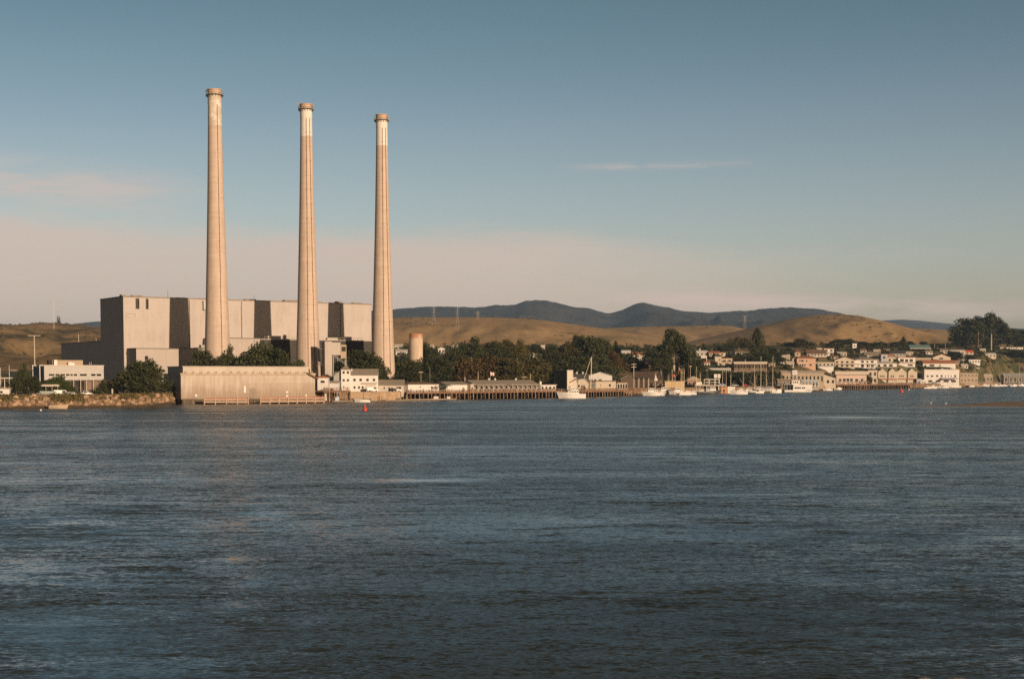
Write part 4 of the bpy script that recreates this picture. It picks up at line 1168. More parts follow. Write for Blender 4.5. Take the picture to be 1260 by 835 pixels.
def pole(px, top, base_d, label, cat='pole', name='utility_pole', r=.16, arms=(), lamp=False, z=None, material=None, group=None):
    gz = gz_xy(X(px, base_d), base_d) if z is None else z
    hh = Z(top, base_d) - gz
    t = thing(name, label, cat, (X(px, base_d), base_d, gz), 0, group)
    m_ = material or SPAR
    MB().tube((0, 0, -.5), (0, 0, hh), r, r * .6, n=6).build('shaft', m_, t)
    for zf, w_ in arms:
        MB().box(-w_, w_, -.1, .1, hh * zf - .12, hh * zf + .12).build('crossarm', m_, t)
    if lamp:
        MB().tube((0, 0, hh), (1.4, -.3, hh + .15), .06, n=5).build('arm', m_, t)
        MB().box(1.1, 1.9, -.5, -.1, hh + .02, hh + .25).build('lamp_head', PALE, t)
    return t
pole(43, 412.5, 600, 'tall pale T shaped floodlight mast behind the white office block', 'light mast', 'floodlight_mast', .28, [(.995, 2.6)], z=5, material=PALE)
pole(11.5, 449, 520, 'slim white pole rising above the substation gantry at left', 'pole', 'light_pole', .13, material=WHITE, z=4)
pole(0.8, 452, 520, 'slim white pole at the extreme left edge of the view', 'pole', 'light_pole', .13, material=WHITE, z=4)
pole(17, 455, 540, 'thin double armed street lamp beside the spiky dark tree', 'street lamp', 'street_lamp', .1, [(.99, 1.2)], z=4, material=PALE)
pole(97.5, 411, 900, 'short pale pole on the brown slope above the shaded annex', 'pole', 'light_pole', .3, material=PALE, z=7)
pole(119, 416, 880, 'stubby pale pole beside the left edge of the tall hall', 'pole', 'light_pole', .25, material=PALE, z=7)
# lattice masts and pylons
def pylon(px, top, base, d, label, name='transmission_tower', cat='transmission tower', arms=(.72, .84, .95), wpx=5.0, material=None, slim=False, z=None, thick=1.0):
    gz = Z(base, d) if z is None else z
    H = Z(top, d) - gz; w_ = wpx * d / FPX / 2
    t = thing(name, label, cat, (X(px, d), d, gz), R(20))
    m_ = material or STEEL; r = .14 * thick * d / 1800
    mb = MB(); n = 9
    def W(s): return w_ * ((1 - s) ** 1.4 * .85 + .12) if not slim else w_
    for k in range(n):
        a0_, a1_ = k / n, (k + 1) / n
        for sx, sy in ((-1,-1),(1,-1),(1,1),(-1,1)):
            p = (sx*W(a0_), sy*W(a0_), H*a0_); q = (sx*W(a1_), sy*W(a1_), H*a1_)
            mb.tube(p, q, r, n=4, cap=False)
            sx2, sy2 = -sy, sx
            mb.tube(p, (sx2*W(a1_), sy2*W(a1_), H*a1_), r*.6, n=4, cap=False)
    mb.tube((0,0,-3), (0,0,2), r, n=4)
    mb.build('lattice', m_, t)
    for s in arms:
        a_ = MB(); L = w_ * 1.3
        a_.tube((-L, 0, H*s), (L, 0, H*s), r, n=4).tube((-L, 0, H*s), (0, 0, H*(s + .05)), r*.7, n=4).tube((L, 0, H*s), (0, 0, H*(s + .05)), r*.7, n=4).build('crossarm', m_, t)
    return t
pylon(67.5, 370.5, 404, 1900, 'red and white lattice mast on the brown hill left of the hall', 'lattice_mast', 'mast', (), 1.3, mat('mast_red_white', (.62, .50, .44)), True, thick=.5)
pylon(534, 377, 402, 2900, 'leftmost faint pylon on the golden hill right of the chimneys', material=PALE, thick=.33)
pylon(563, 378, 406, 2700, 'taller faint pylon on the golden hill right of the chimneys', material=PALE, thick=.33)
pylon(588, 383, 397, 3100, 'small faint pylon near the golden ridge under the first mountain rise', material=PALE, thick=.33)
pylon(916, 388, 409, 3600, 'faint pylon in the saddle left of the round golden hill', material=PALE, thick=.33)

# cars of the left bank
whitep, greyp, redp, bluep, darkp, silverp = (carmat('car_white', (.75, .74, .72)), carmat('car_grey', (.25, .25, .26)), carmat('car_red', (.40, .05, .04)), carmat('car_blue', (.06, .10, .22)), carmat('car_dark', (.03, .03, .035)), carmat('car_silver', (.50, .50, .49)))
def car(kind, paint, px, d, label, rz=0, z=None, group=None):
    z = gz_xy(X(px, d), d) if z is None else z
    t = vehicle_proto(kind, paint, label, {'car': 'parked_car', 'van': 'parked_van', 'pickup': 'pickup_truck'}[kind], {'car': 'car', 'van': 'van', 'pickup': 'pickup truck'}[kind])
    t.location = (X(px, d), d, z); t.rotation_euler[2] = R(rz)
    if group: t['group'] = group
    return t
CG = 'cars parked along the left bank'
car('van', whitep, 75.5, 512, 'white van right of the carport, leftmost white vehicle on the bank', 12, group=CG)
car('car', silverp, 82, 512, 'silver car between the white van and the dark car', 10, group=CG)
car('car', whitep, 88.5, 513, 'white car in front of the office glazing', 8, group=CG)
car('car', darkp, 95.5, 514, 'dark car below the office columns', 6, group=CG)
car('pickup', whitep, 104, 515, 'white pickup truck under the right end of the office', 4, group=CG)
car('car', greyp, 51, 518, 'grey car in the left bay under the carport', 80, group=CG)
car('car', darkp, 56, 518, 'black car in the middle bay under the carport', 80, group=CG)
car('car', redp, 62, 518, 'dark red car in the right bay under the carport', 80, group=CG)
# rubble on the bank: one mass
rk = MB()
random.seed(21)
for k in range(760):
    px = random.uniform(-60, 216); ds = lerp_table(SHORE, px); u = random.uniform(.24, 1.0)
    d = ds + u * 9.5 - .6; z = ground_z(px, d)
    s = random.choice((.25, .35, .45, .6, .9)) * random.uniform(.7, 1.1)
    if u < .22 and random.random() < .6: s *= .4
    if math.sin(px * .21) + math.sin(px * .083 + 1) * 1.2 > .1 and u > .5: continue
    q = Matrix.Rotation(random.random() * 6, 3, 'Z') @ Matrix.Rotation(random.uniform(-.6, .6), 3, 'X')
    vs = []
    for a_, b_, c_ in ((-1,-1,-1),(1,-1,-1),(1,1,-1),(-1,1,-1),(-.7,-.8,1),(.8,-.6,1),(.6,.8,1),(-.8,.7,1)):
        j = Vector((a_ * random.uniform(.7, 1.2), b_ * random.uniform(.7, 1.2), c_ * random.uniform(.5, .9))) * s
        j = q @ j; vs.append((X(px, d) + j.x, d + j.y, z + j.z + s * .2))
    rk.add(vs, [(0,3,2,1),(4,5,6,7),(0,1,5,4),(1,2,6,5),(2,3,7,6),(3,0,4,7)])
m, nt, b = new_mat('bank_rock'); oc = coord(nt)
ge = nt.nodes.new('ShaderNodeNewGeometry'); ri = N(nt, ge.outputs['Random Per Island'])
n1 = noise(nt, oc, .9, 4, .6)
c_ = mix(nt, ri.step(0, 1), (.13, .08, .048), (.35, .24, .15)); c_ = mix(nt, n1.step(.4, .7) * .5, c_, (.20, .13, .08))
sp = nt.nodes.new('ShaderNodeSeparateXYZ'); nt.links.new(oc, sp.inputs[0])
c_ = mix(nt, (N(nt, sp.outputs[2]) + (n1 - .5)).step(1.4, .4), c_, (.075, .052, .032))
nt.links.new(c_, b.inputs['Base Color']); b.inputs['Roughness'].default_value = .95
o = rk.build('riprap', m); o['kind'] = 'stuff'
# scrub and grass clinging to the top of the bank
PP = []; SS = []
for k in range(22000):
    px = random.uniform(-60, 212); ds = lerp_table(SHORE, px)
    cl = math.sin(px * .21) + math.sin(px * .083 + 1) * 1.2 + math.sin(px * .51) * .5
    lim = 2.6 if cl > .2 else 4.8
    d = ds + random.uniform(lim, 16); z = ground_z(px, d)
    PP.append((X(px, d), d, z + abs(random.gauss(0, .32)) * (1 if cl > -.3 else .6))); SS.append(random.uniform(.25, .55))
e0 = bpy.data.objects.new('tmp', None)
g_ = leaves_obj(np.array(PP), np.array(SS), None, LF['scrub'], 'bank_grass'); g_['kind'] = 'stuff'
bpy.data.objects.remove(e0)

# trees of the left part
tree('euc', 29, 446, 15, 487, 'spiky dark tree rising above the bushes left of the office', d=528)
tree('round', 39, 462.5, 26, 487, 'dark rounded bush tree touching the shaded end of the office', d=516)
tree('bush', 20, 465.5, 16, 487, 'dark bush at the foot of the substation gantry', d=512)
tree('bush', 10, 462, 14, 480, 'dark bush behind the substation gantry posts', d=560)
tree('round', 70, 461.5, 31, 486, 'olive green rounded tree hiding the lower left of the office', d=522, tone='green')
tree('bush', 86, 474, 12, 486, 'small olive bush at the foot of the rounded tree by the office', d=520, tone='green')
tree('cypress', 172, 442.5, 66, 491, 'large ragged cypress on the bank below the annex', d=540, tone='dark')
tree('pine', 126.5, 467, 15, 485, 'small pointed conifer on the bank below the brick wing', d=520)
tree('bush', 117, 480, 11, 486, 'tiny dark bush left of the small pointed conifer', d=518)
tree('bush', 205, 472, 26, 488, 'dark undergrowth between the big cypress and the intake shed', d=575)
tree('bush', 74, 389.5, 6, 399, 'lone dark bush on the crest of the left brown hill', d=2660)
tree('round', 249, 429.5, 34, 470, 'dark tree left of the first chimney foot, behind the intake shed', d=628)
tree('euc', 281, 424.5, 26, 470, 'loose see-through tree between first chimney and the big domed tree', d=634)
tree('round', 318, 420.5, 54, 475, 'big domed dark tree rising behind the intake shed', d=632)
tree('round', 342, 428.5, 36, 475, 'dark tree on the right shoulder of the big domed tree', d=628)
tree('bush', 367, 443, 28, 470, 'low dark bush left of the middle chimney foot', d=640)
tree('round', 268, 438, 30, 470, 'low dark tree in front of the first chimney foot', d=622)
# ================================================================= harbour office with tower, sheds, sea wall
d = 655; zq = 4.0
t = thing('harbour_house', 'white two-storey harbour house with a square corner tower and grey roof', 'house', (X(405, d), d, zq), R(9))
k = d / FPX
W_ = 15.2 * k; TX0, TX1 = 14.5 * k, 26 * k; EX = 60 * k
hm = Z(461.5, d) - zq; ht = Z(454.8, d) - zq
MB().box(TX1 + .003, EX, 0, 9, -2, hm).prism([(0, hm), (9, hm), (4.5, hm + 2.6)], 'x', TX1 + .003, EX - .003).build('wall', WHITE, t)
MB().prism([(-.5, hm - .05), (4.5, hm + 2.72), (9.5, hm - .05), (9.5, hm + .2), (4.5, hm + 3.0), (-.5, hm + .2)], 'x', TX1 + .05, EX + .4).build('roof', GREYR, t)
tw = MB().box(TX0, TX1, -1.0, 5, -2, ht).build('tower', WHITE, t)
MB().add([(TX0-.3,-1.3,ht+.003),(TX1+.3,-1.3,ht+.003),(TX1+.3,5.3,ht+.003),(TX0-.3,5.3,ht+.003),(TX0-.3,-1.3,ht+.2),(TX1+.3,-1.3,ht+.2),(TX1+.3,5.3,ht+.2),(TX0-.3,5.3,ht+.2),(TX0+1.6,1.2,ht+1.6),(TX1-1.6,1.2,ht+1.6),(TX1-1.6,3,ht+1.6),(TX0+1.6,3,ht+1.6)],
         [(0,1,2,3),(0,1,5,4),(1,2,6,5),(2,3,7,6),(3,0,4,7),(4,5,9,8),(5,6,10,9),(6,7,11,10),(7,4,8,11),(8,9,10,11)]).build('tower_roof', GREYR, tw)
# left gable side of the white house, its shade put in as grey
MB().prism([(5.6*k, -2), (TX0 - .003, -2), (TX0 - .003, ht - .4), (5.6*k, Z(462, d) - zq)], 'y', .6, 5).build('shaded_gable', GREYW, t)
MB().prism([(5.0*k, Z(462, d) - zq + .02), (TX0 - .01, ht - .38), (TX0 - .01, ht - .12), (5.0*k, Z(461.3, d) - zq + .1)], 'y', .3, 5.3).build('side_roof', GREYR, t)
for u in (3.2, 8.4):
    for py_, h_ in ((459.6, 3.2), (469, 2.8)): window(tw, TX0 + u*k, Z(py_, d) - zq, 2.6*k, h_*k, -1.0)
window(tw, TX0 + 3.2*k, Z(476.5, d) - zq, 1.6*k, 1.6*k, -1.0)
for u in (31, 38.5, 47, 55):
    window(t, u*k, Z(468.8, d) - zq, 3.0*k, 3.2*k, 0)
for u in (31, 36.5, 41): window(t, u*k, Z(478, d) - zq, 2.4*k, 3.0*k, 0)
window(t, 8.4*k, Z(461, d) - zq, 1.6*k, 2.6*k, .6)
MB().box(44*k, 57*k, -.12, -.004, 0, Z(473, d) - zq).build('garage_door', PALE, t)
MB().box(40*k, 59*k, -1.2, -.004, Z(471.6, d) - zq, Z(471.0, d) - zq).build('awning', TAN, t)
for u, hh in ((19.5, 9), (23, 3)): MB().tube((u*k, 1.5, ht + .8), (u*k, 1.5, ht + hh*k + 1.4), .07, n=4).build('antenna', STEEL, tw)
MB().box(27.4*k, 28.6*k, 2.5, 3.3, hm + 1, hm + 3.0).build('chimney', WHITE, t)
house(398, 471.5, 13, 7, 'hip', 3, WHITE, TERRA, 'small white lookout hut with red roof at the right end of the intake shed', 'lookout_hut', 'hut', d=612, gz=Z(473, 612), wins=[(4, 2.2, 5, 2.6)], dp=5)
t = thing('hut_stand', 'dark timber stand carrying the small red roofed lookout hut', 'stand', (X(398, 612), 614.5, 0))
kk = 612 / FPX
for x in (-2.2, -.7, .8, 2.2):
    for y in (-2, 2): MB().tube((x, y, -1.5), (x, y, Z(473, 612) - 2.6), .2, n=6).build('post', WOOD, t)
MB().box(-2.4, 2.4, -2.4, 2.4, Z(473, 612) - 2.9, Z(473, 612) - 2.6).build('deck', WOOD, t)
MB().box(.6, 1.6, -2.9, -2.6, .6, Z(476, 612)).build('door', WHITE, t)
house(409, 479.5, 17, 8, 'shed', 2.5, WHITE, PALER, 'plain white shed left of the harbour house on the brown deck', 'shed', 'shed', d=634, gz=3.6, dp=6, wins=[(7, 3.5, 4, 2)])
house(481.5, 482, 31, 8.5, 'gable', 6, PALE, GREYR, 'low pale shed with grey roof right of the harbour house', 'shed', 'shed', d=664, gz=4.0, dp=9, yaw=4, wins=[(6, 3, 2, 2.4), (12, 3, 2, 2.4), (22, 3, 6, 2.8)], door=(15, 3, 5))
# sea wall (a retaining wall on the shore)
t = thing('sea_wall', 'sunlit tan sea wall below the harbour house', 'wall', (0, 0, 0))
pts = [(430, 640), (455, 643.5), (480, 647), (492, 650)]
mb = MB()
for (pa, da), (pb, db) in zip(pts, pts[1:]):
    xa, xb = X(pa, da), X(pb, db)
    mb.add([(xa, da, -1), (xb, db, -1), (xb, db + 8, -1), (xa, da + 8, -1), (xa, da + .9, 4.05), (xb, db + .9, 4.05), (xb, db + 8, 4.05), (xa, da + 8, 4.05)],
           [(0,3,2,1),(4,5,6,7),(0,1,5,4),(1,2,6,5),(2,3,7,6),(3,0,4,7)])
mb.build('wall', mat('sea_wall_stone', (.36, .25, .155), .95, .35, .5, bump=.5), t)
MB().add([(X(430, 640), 639.6, -1), (X(492, 650), 649.6, -1), (X(492, 650), 650.4, -1), (X(430, 640), 640.4, -1), (X(430, 640), 639.8, 1.0), (X(492, 650), 649.8, 1.0), (X(492, 650), 650.6, 1.2), (X(430, 640), 640.6, 1.2)],
         [(0,3,2,1),(4,5,6,7),(0,1,5,4),(1,2,6,5),(2,3,7,6),(3,0,4,7)]).build('footing', mat('tide_concrete', (0.09, .07, .05)), t)
car('van', whitep, 459, 653, 'white van parked before the harbour house garage door', 4, 4.05)
car('pickup', whitep, 487, 655, 'white pickup parked before the low pale shed', 4, 4.05)
car('car', darkp, 483, 652.5, 'dark car left of the white pickup by the low pale shed', 60, 4.05)

# ================================================================= piers
def pier(label, pa, pb, depth, ztop, step_px, rail=1.1, name='pier', dark=True, rows=3, group=None, bracing=True):
    """pa, pb: (px, d) of the ends of the front edge"""
    xa, xb = X(*pa), X(*pb)
    L = math.hypot(xb - xa, pb[1] - pa[1]); ang = math.atan2(pb[1] - pa[1], xb - xa)
    t = thing(name, label, 'pier', (xa, pa[1], 0), ang, group)
    MB().box(0, L, 0, depth, ztop - .45, ztop).box(-.05, L + .05, -.15, .1, ztop - .75, ztop - .02).build('deck', DECKM, t)
    r = MB(); x = 0.0
    while x <= L:
        r.box(x - .07, x + .07, .06, .2, ztop + .002, ztop + rail); x += 2.0
    for f_ in (.45, 1.0): r.box(-.05, L + .05, .02, .24, ztop + rail * f_ - .1, ztop + rail * f_ + .05)
    r.build('railing', WOOD, t)
    step = step_px * (pa[1] + pb[1]) / 2 / FPX
    n = int(L / step); cnt = 0
    st = MB()
    for row in range(rows):
        for i in range(n + 1):
            xx = min(L - .2, max(.2, i * step + random.uniform(-.3, .3))); yy = .25 + row * (depth - 1) / max(1, rows - 1)
            hi = ztop + (random.choice((.0, 1.3, 1.6)) if row == 0 else -.46)
            if row == 0:
                if cnt < 95:
                    MB().tube((xx + random.uniform(-.15, .15), yy - .5, -1.5), (xx, yy - .5, hi), random.uniform(.15, .24), n=6).build('pile', PILEM, t); cnt += 1
            else: st.tube((xx + random.uniform(-.15, .15), yy, -1.5), (xx, yy, ztop - .46), .2, n=5)
    if st.v:
        o = st.build('inner_pile', mat('dark_pile', (.03, .022, .015), .95, .4), t); o['kind'] = 'stuff'  # inner rows much darker than the front piles
    if bracing:
        b_ = MB()
        for i in range(0, n, 3):
            x0 = i * step; x1 = min(L, x0 + step)
            b_.tube((x0, -.45, .5), (x1, -.45, ztop - .9), .08, n=4)
        b_.build('bracing', WOOD, t)
    # near-black back wall: the shade under the deck is put into its colour
    MB().box(0, L, depth - .5, depth, -1.5, ztop - .46).build('bulkhead_shade', mat('bulkhead_shade', (.014, .011, .008), .95, .3), t)
    return t
random.seed(5)
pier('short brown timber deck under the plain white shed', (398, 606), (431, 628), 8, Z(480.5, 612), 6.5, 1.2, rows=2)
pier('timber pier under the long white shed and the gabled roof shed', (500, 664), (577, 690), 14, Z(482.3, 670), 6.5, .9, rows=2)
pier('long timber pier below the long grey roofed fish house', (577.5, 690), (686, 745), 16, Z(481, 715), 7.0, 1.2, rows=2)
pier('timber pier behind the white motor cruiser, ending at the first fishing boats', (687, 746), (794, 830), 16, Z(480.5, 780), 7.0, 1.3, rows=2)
def floatdock(label, pa, pb, w_=3.0, h_=.55):
    xa, xb = X(*pa), X(*pb); L = math.hypot(xb - xa, pb[1] - pa[1])
    t = thing('floating_dock', label, 'dock', (xa, pa[1], 0), math.atan2(pb[1] - pa[1], xb - xa))
    MB().box(0, L, 0, w_, -.3, h_).build('pontoon', mat('dock_wood', (.40, .30, .21), .9, .3), t)
    MB().box(-.02, L + .02, -.08, -.003, .1, .3).build('fender', TYRE, t)
    for x in (.8, L - .8): MB().tube((x, w_ + .25, -1.5), (x, w_ + .25, 2.6), .16, n=6).build('mooring_post', PILEM, t)
floatdock('low float moored below the brown timber deck', (411, 612), (434, 624))
floatdock('low tan float below the sea wall beside the pier end', (474, 640), (504, 652))
floatdock('long low float along the foot of the white shed pier', (504, 655), (561, 676))
simple('dock_box', 'pale blue box standing on the float below the brown deck', 'box', 414.5, 613.5, .56, [('body', MB().box(-.8, .8, 0, 1.2, 0, 1.3), mat('pale_blue', (.45, .52, .62))), ('lid', MB().box(-.9, .9, -.1, 1.3, 1.303, 1.42), WHITE)])
simple('dock_box', 'white box on the long low float, left of two', 'box', 536.5, 668.5, .56, [('body', MB().box(-1.1, 1.1, 0, 1.2, 0, 1.0), WHITE), ('lid', MB().box(-1.2, 1.2, -.1, 1.3, 1.003, 1.12), WHITE)])
simple('dock_box', 'white box on the long low float, at its right end', 'box', 552, 674, .56, [('body', MB().box(-.8, .8, 0, 1.2, 0, .9), WHITE), ('lid', MB().box(-.9, .9, -.1, 1.3, .903, 1.0), WHITE)])
pole(451, 472, 640.5, 'pale mooring pole standing before the sea wall', 'pole', 'mooring_pole', .14, z=-1, material=PALE)
pole(472.6, 480.5, 642, 'pale mooring pole at the left end of the tan float', 'pole', 'mooring_pole', .16, z=-1, material=PALE)
boat(446.5, 495.4, 20, 'long white open skiff moored below the sea wall', 'skiff', -1, d=608)

# ---- buildings on the piers
zt = Z(482.3, 670)
house(521, 482.3, 38, 9.5, 'hip', 3.2, WHITE, BROWNR, 'long plain white shed with brown roof on the timber pier', 'shed', 'shed', ends=((502, 667.2), (540, 680.0)), foot=.3, gz=zt, dp=10, wins=[(14, 5.5, 1.5, 1.5), (28, 5.5, 1.5, 1.5)])
house(562, 481, 26, 8, 'gable', 3.2, WHITE, GREYR, 'white walled shed with grey gable between long white shed and fish house', 'shed', 'shed', ends=((549, 683.0), (575, 691.8)), foot=.3, gz=Z(482.3, 670), dp=9, door=(20, 2, 5))
house(577.5, 480.8, 6, 8, 'flat', .6, CREAM, PALER, 'narrow cream hut wedged at the left end of the fish house', 'hut', 'hut', ends=((579, 692.8), (583, 694.8)), foot=.3, gz=Z(481, 715), dp=5, wins=[(1.5, 3, 2.5, 2.5)])
fish = house(621.5, 480.5, 82, 8, 'gable', 4.6, mat('fish_house_wall', (.26, .23, .20), .8, .3, .4), GREYR, 'long low grey roofed fish house stretching along the pier', 'fish_house', 'building', ends=((584, 696.8), (662, 736.3)), foot=.3, gz=Z(481, 715), dp=10, n=13, wh=.45, wwf=.6, porch=(6.6, 2.2, 14))
for px_, h_ in ((601.5, 3.2), (609, 3.0), (634.5, 3.0)):
    simple('roof_cowl', 'white roof cowl on the fish house roof, %s' % {601.5: 'left of a close pair', 609: 'right of a close pair', 634.5: 'standing alone at the right'}[px_], 'roof vent', px_, 696 + (px_ - 577.5) * .507 + 5, Z(468.8, 715), [('stem', MB().tube((0, 0, -.6), (0, 0, .7), .38, n=10), WHITE), ('hood', MB().lathe([(.42, .702), (.62, .8), (.62, 1.25), (.3, 1.5), (.05, 1.55)], 10, cap=False), WHITE)])
house(676, 480.2, 24, 6.5, 'flat', .7, WHITE, PALER, 'low white flat roofed kiosk right of the fish house', 'kiosk', 'kiosk', ends=((665, 736.4), (684, 746.0)), foot=.3, gz=Z(480.5, 745), dp=6, n=4, chimney=(7, 3, 4))
# tall block: left side's shade and front's light put into its wall colours
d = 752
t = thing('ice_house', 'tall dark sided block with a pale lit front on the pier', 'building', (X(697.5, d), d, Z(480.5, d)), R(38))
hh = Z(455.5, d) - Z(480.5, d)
MB().box(0, 4.2, 0, 9.5, -.3, hh).build('wall', mat('ice_house_shade', (.035, .035, .035), .8, .3, .8), t)
MB().box(.05, 4.15, -.2, -.004, .4, hh - .05).build('lit_front', brickish('ice_house_wall', (.50, .44, .36), 1.2, 6, .8), t)
MB().box(-.15, 4.35, -.15, 9.65, hh + .003, hh + .25).build('roof', GREYW, t)
MB().box(4.203, 7.2, .6, 6, -.3, hh * .66).build('annex', PALE, t)
cv = MB().tube((1.5, -.3, hh * .40), (6.8, -1.2, hh * .62), .28, n=6).build('chute', RUST, t)
MB().box(.8, 2.6, -.26, -.203, .4, 2.6).build('door', GREYW, t)
house(716, 479.6, 15, 5, 'arch', 8.4, CREAM, WHITE, 'small round topped white hut beneath the leaning derrick mast', 'arched_hut', 'hut', ends=((708.5, 765.4), (724, 777.5)), foot=.3, gz=Z(480.5, 760), dp=8, wins=[(2, 4, 2.6, 3.2)], door=(6, 5, 6.5))
t = thing('derrick_mast', 'pale derrick mast with a slanted boom above the round topped hut', 'derrick', (X(726.7, 758), 758, Z(480.5, 758)), 0)
hh = Z(439, 758) - Z(480.5, 758)
MB().tube((0, 0, -.3), (.5, 0, hh), .24, .17, n=8).build('mast', SPAR, t)
MB().tube((-3.4, .5, hh * .36), (.35, 0, hh * .985), .13, .11, n=6).build('boom', SPAR, t)
MB().tube((.5, 0, hh * .98), (0, .3, .3), .035, n=4).tube((.5, 0, hh * .98), (-3.6, .5, 6), .035, n=4).build('stay', STEEL, t)
MB().box(-.6, .7, -.6, .6, 0, .9).build('winch', RUST, t)
house(713, 474, 20, 11, 'flat', 3.2, DARKR, DARKR, 'dark flat roofed store behind the round topped hut, two white vents on it', 'store', 'building', d=800, gz=Z(478, 800), dp=10, n=4)
for px_ in (709.5, 717):
    simple('roof_cowl', 'white vent on the dark flat store roof, %s' % ('left one' if px_ < 712 else 'right one'), 'roof vent', px_, 803, Z(460.5, 803), [('stem', MB().tube((0, 0, -1), (0, 0, .6), .45, n=8), WHITE), ('hood', MB().lathe([(.5, .602), (.7, .75), (.7, 1.2), (.1, 1.5)], 8, cap=False), WHITE)])
house(739, 472, 28, 10, 'gable_front', 4.2, WHITE, GREYW, 'white gabled upper storey house with grey roof behind the derrick mast', 'house', 'house', d=815, gz=Z(476, 815), dp=9, yaw=-6, wins=[(1, 7, 4, 2.6), (6.5, 7, 3, 2.6), (12, 7, 4, 2.6)], balcony=(6.3, 1.5))
house(746, 480, 27, 11, 'flat', .8, CREAM, BROWNW, 'cream flat roofed cafe with one dark window on the pier', 'cafe', 'building', ends=((733, 784.6), (758, 804.2)), foot=.3, gz=Z(480.5, 790), dp=8, wins=[(17, 5, 3, 3), (6, 5, 0.9, 3)])
house(766, 479.5, 13, 9, 'flat', .9, TAN, BROWNW, 'tan open fronted stall right of the cream cafe', 'stall', 'stall', ends=((759.5, 805.4), (772, 815.2)), foot=.3, gz=Z(480.5, 800), dp=6, n=4, wwf=.75, wh=.6)
house(771, 476, 16, 10, 'gable_front', 3.8, BROWNW, GREYW, 'dark gabled cottage with grey roof edges between cafe and utility pole', 'cottage', 'house', d=845, gz=Z(478, 845), dp=8, wins=[(3, 3, 4, 4)])
house(785, 479, 25, 13, 'shed', 1.5, BROWNW, DARKR, 'dark brown open boat shed at the right end of the pier', 'boat_shed', 'shed', d=865, gz=4, dp=9, porch=(12, 2.2, 5))
house(797, 470, 34, 4, 'gable', 9, BROWNW, mat('dark_brown_roof', (.075, .048, .032), .9, .3, 1.2), 'broad dark brown roofed hall behind the first white fishing boats', 'hall', 'building', d=915, gz=4, dp=14, porch=(4.5, 2, 7))
tn = simple('white_tent', 'pointed white tent in front of the dark brown roofed hall', 'tent', 806.5, 900, Z(468, 900), [('canvas', MB().lathe([(1.6, 0), (.9, 1.6), (.08, 3.6)], 8, cap=False), WHITE), ('pole', MB().tube((0, 0, -3), (0, 0, 3.7), .06, n=5), STEEL)])
fp = pole(603.6, 456.5, 735, 'short flagpole flying a small flag on the fish house roof', 'flagpole', 'flagpole', .07, z=Z(470, 735))
fl_ = MB()
for i in range(6):
    y0, y1 = .18 * math.sin(i * 1.1), .18 * math.sin((i + 1) * 1.1)
    fl_.add([(.05 + i * .3, y0 - .02, 3.6 - i*.05), (.35 + i * .3, y1 - .02, 3.6 - (i+1)*.05), (.35 + i * .3, y1 - .02, 5.2 - (i+1)*.05), (.05 + i * .3, y0 - .02, 5.2 - i*.05),
             (.05 + i * .3, y0 + .02, 3.6 - i*.05), (.35 + i * .3, y1 + .02, 3.6 - (i+1)*.05), (.35 + i * .3, y1 + .02, 5.2 - (i+1)*.05), (.05 + i * .3, y0 + .02, 5.2 - i*.05)], [(0,1,2,3),(7,6,5,4),(3,2,6,7),(0,4,5,1)])
fl_.build('flag', mat('flag_cloth', (.62, .30, .28), .8, .4, 2.5, c2=(.75, .7, .68)), fp)
# poles among the sheds
pole(518, 457, 690, 'thin aerial pole with crossbar behind the long white shed', 'pole', 'aerial_pole', .08, [(.97, 1.0)], z=4)
pole(529, 451, 692, 'tallest thin pole above the long white shed', 'pole', 'aerial_pole', .10, z=4, material=STEEL)
pole(572, 464, 716, 'stubby white flue pipe above the grey gabled shed', 'flue', 'flue_pipe', .28, z=5, material=WHITE)
pole(588.3, 457, 742, 'bare timber pole behind the left part of the fish house', 'pole', 'utility_pole', .16, z=4)
pole(645, 463.5, 746, 'thin crossed pole above the right part of the fish house', 'pole', 'aerial_pole', .08, [(.98, 1.3)], z=4)
pole(652.5, 459, 748, 'timber pole at the right end of the fish house roof', 'pole', 'utility_pole', .16, z=4)
pole(779.8, 447, 880, 'tall timber utility pole with crossarms above the dark boat shed', 'pole', 'utility_pole', .24, [(.97, 1.6), (.85, 1.6)], z=4)
pole(761, 450, 900, 'rusty trunk like pole left of the tall utility pole', 'pole', 'utility_pole', .5, z=4, material=BROWNW)
pole(384, 445.5, 640, 'thin pole with short arm before the middle chimney foot', 'pole', 'utility_pole', .1, [(.98, .8)], z=4, material=RUST)
# pier clutter
def bins(px, d, z, w_, h_, mm, label, name='fish_bin', cat='bin', rz=0):
    t = thing(name, label, cat, (X(px, d), d, z), R(rz))
    MB().box(-w_/2, w_/2, -.5, .5, 0, h_).build('body', mm, t)
    MB().box(-w_/2 - .06, w_/2 + .06, -.56, .56, h_ + .003, h_ + .1).build('rim', mm, t)
PINK = mat('pink_plastic', (.50, .22, .18), .7, .2); GRN = mat('green_canvas', (.08, .16, .11), .8, .3); YEL = mat('ochre_plastic', (.50, .32, .10), .7, .2)
zp = Z(481, 715)
bins(664, 742, zp, 3.2, 1.9, ORANGE, 'orange tarpaulin covered bin near the white kiosk', rz=15)
bins(600, 706, zp, 1.8, 1.6, PINK, 'pink bin under the pair of roof cowls', rz=10)
bins(606.5, 709, zp, 1.2, 2.0, PINK, 'taller pink bin beside the pair of roof cowls', rz=20)
bins(611, 711, zp, 1.3, 1.4, YEL, 'ochre bin right of the two pink bins', rz=0)
bins(617, 714, zp, 1.6, 1.7, PINK, 'dull pink bin left of the big dark umbrella', rz=5)
bins(593, 703, zp, 1.4, 1.3, WHITE, 'white bin on the pier under the left roof cowl', rz=5)
bins(640, 727, zp, 1.5, 1.7, GREYW, 'grey bin right of the big dark umbrella', rz=15)
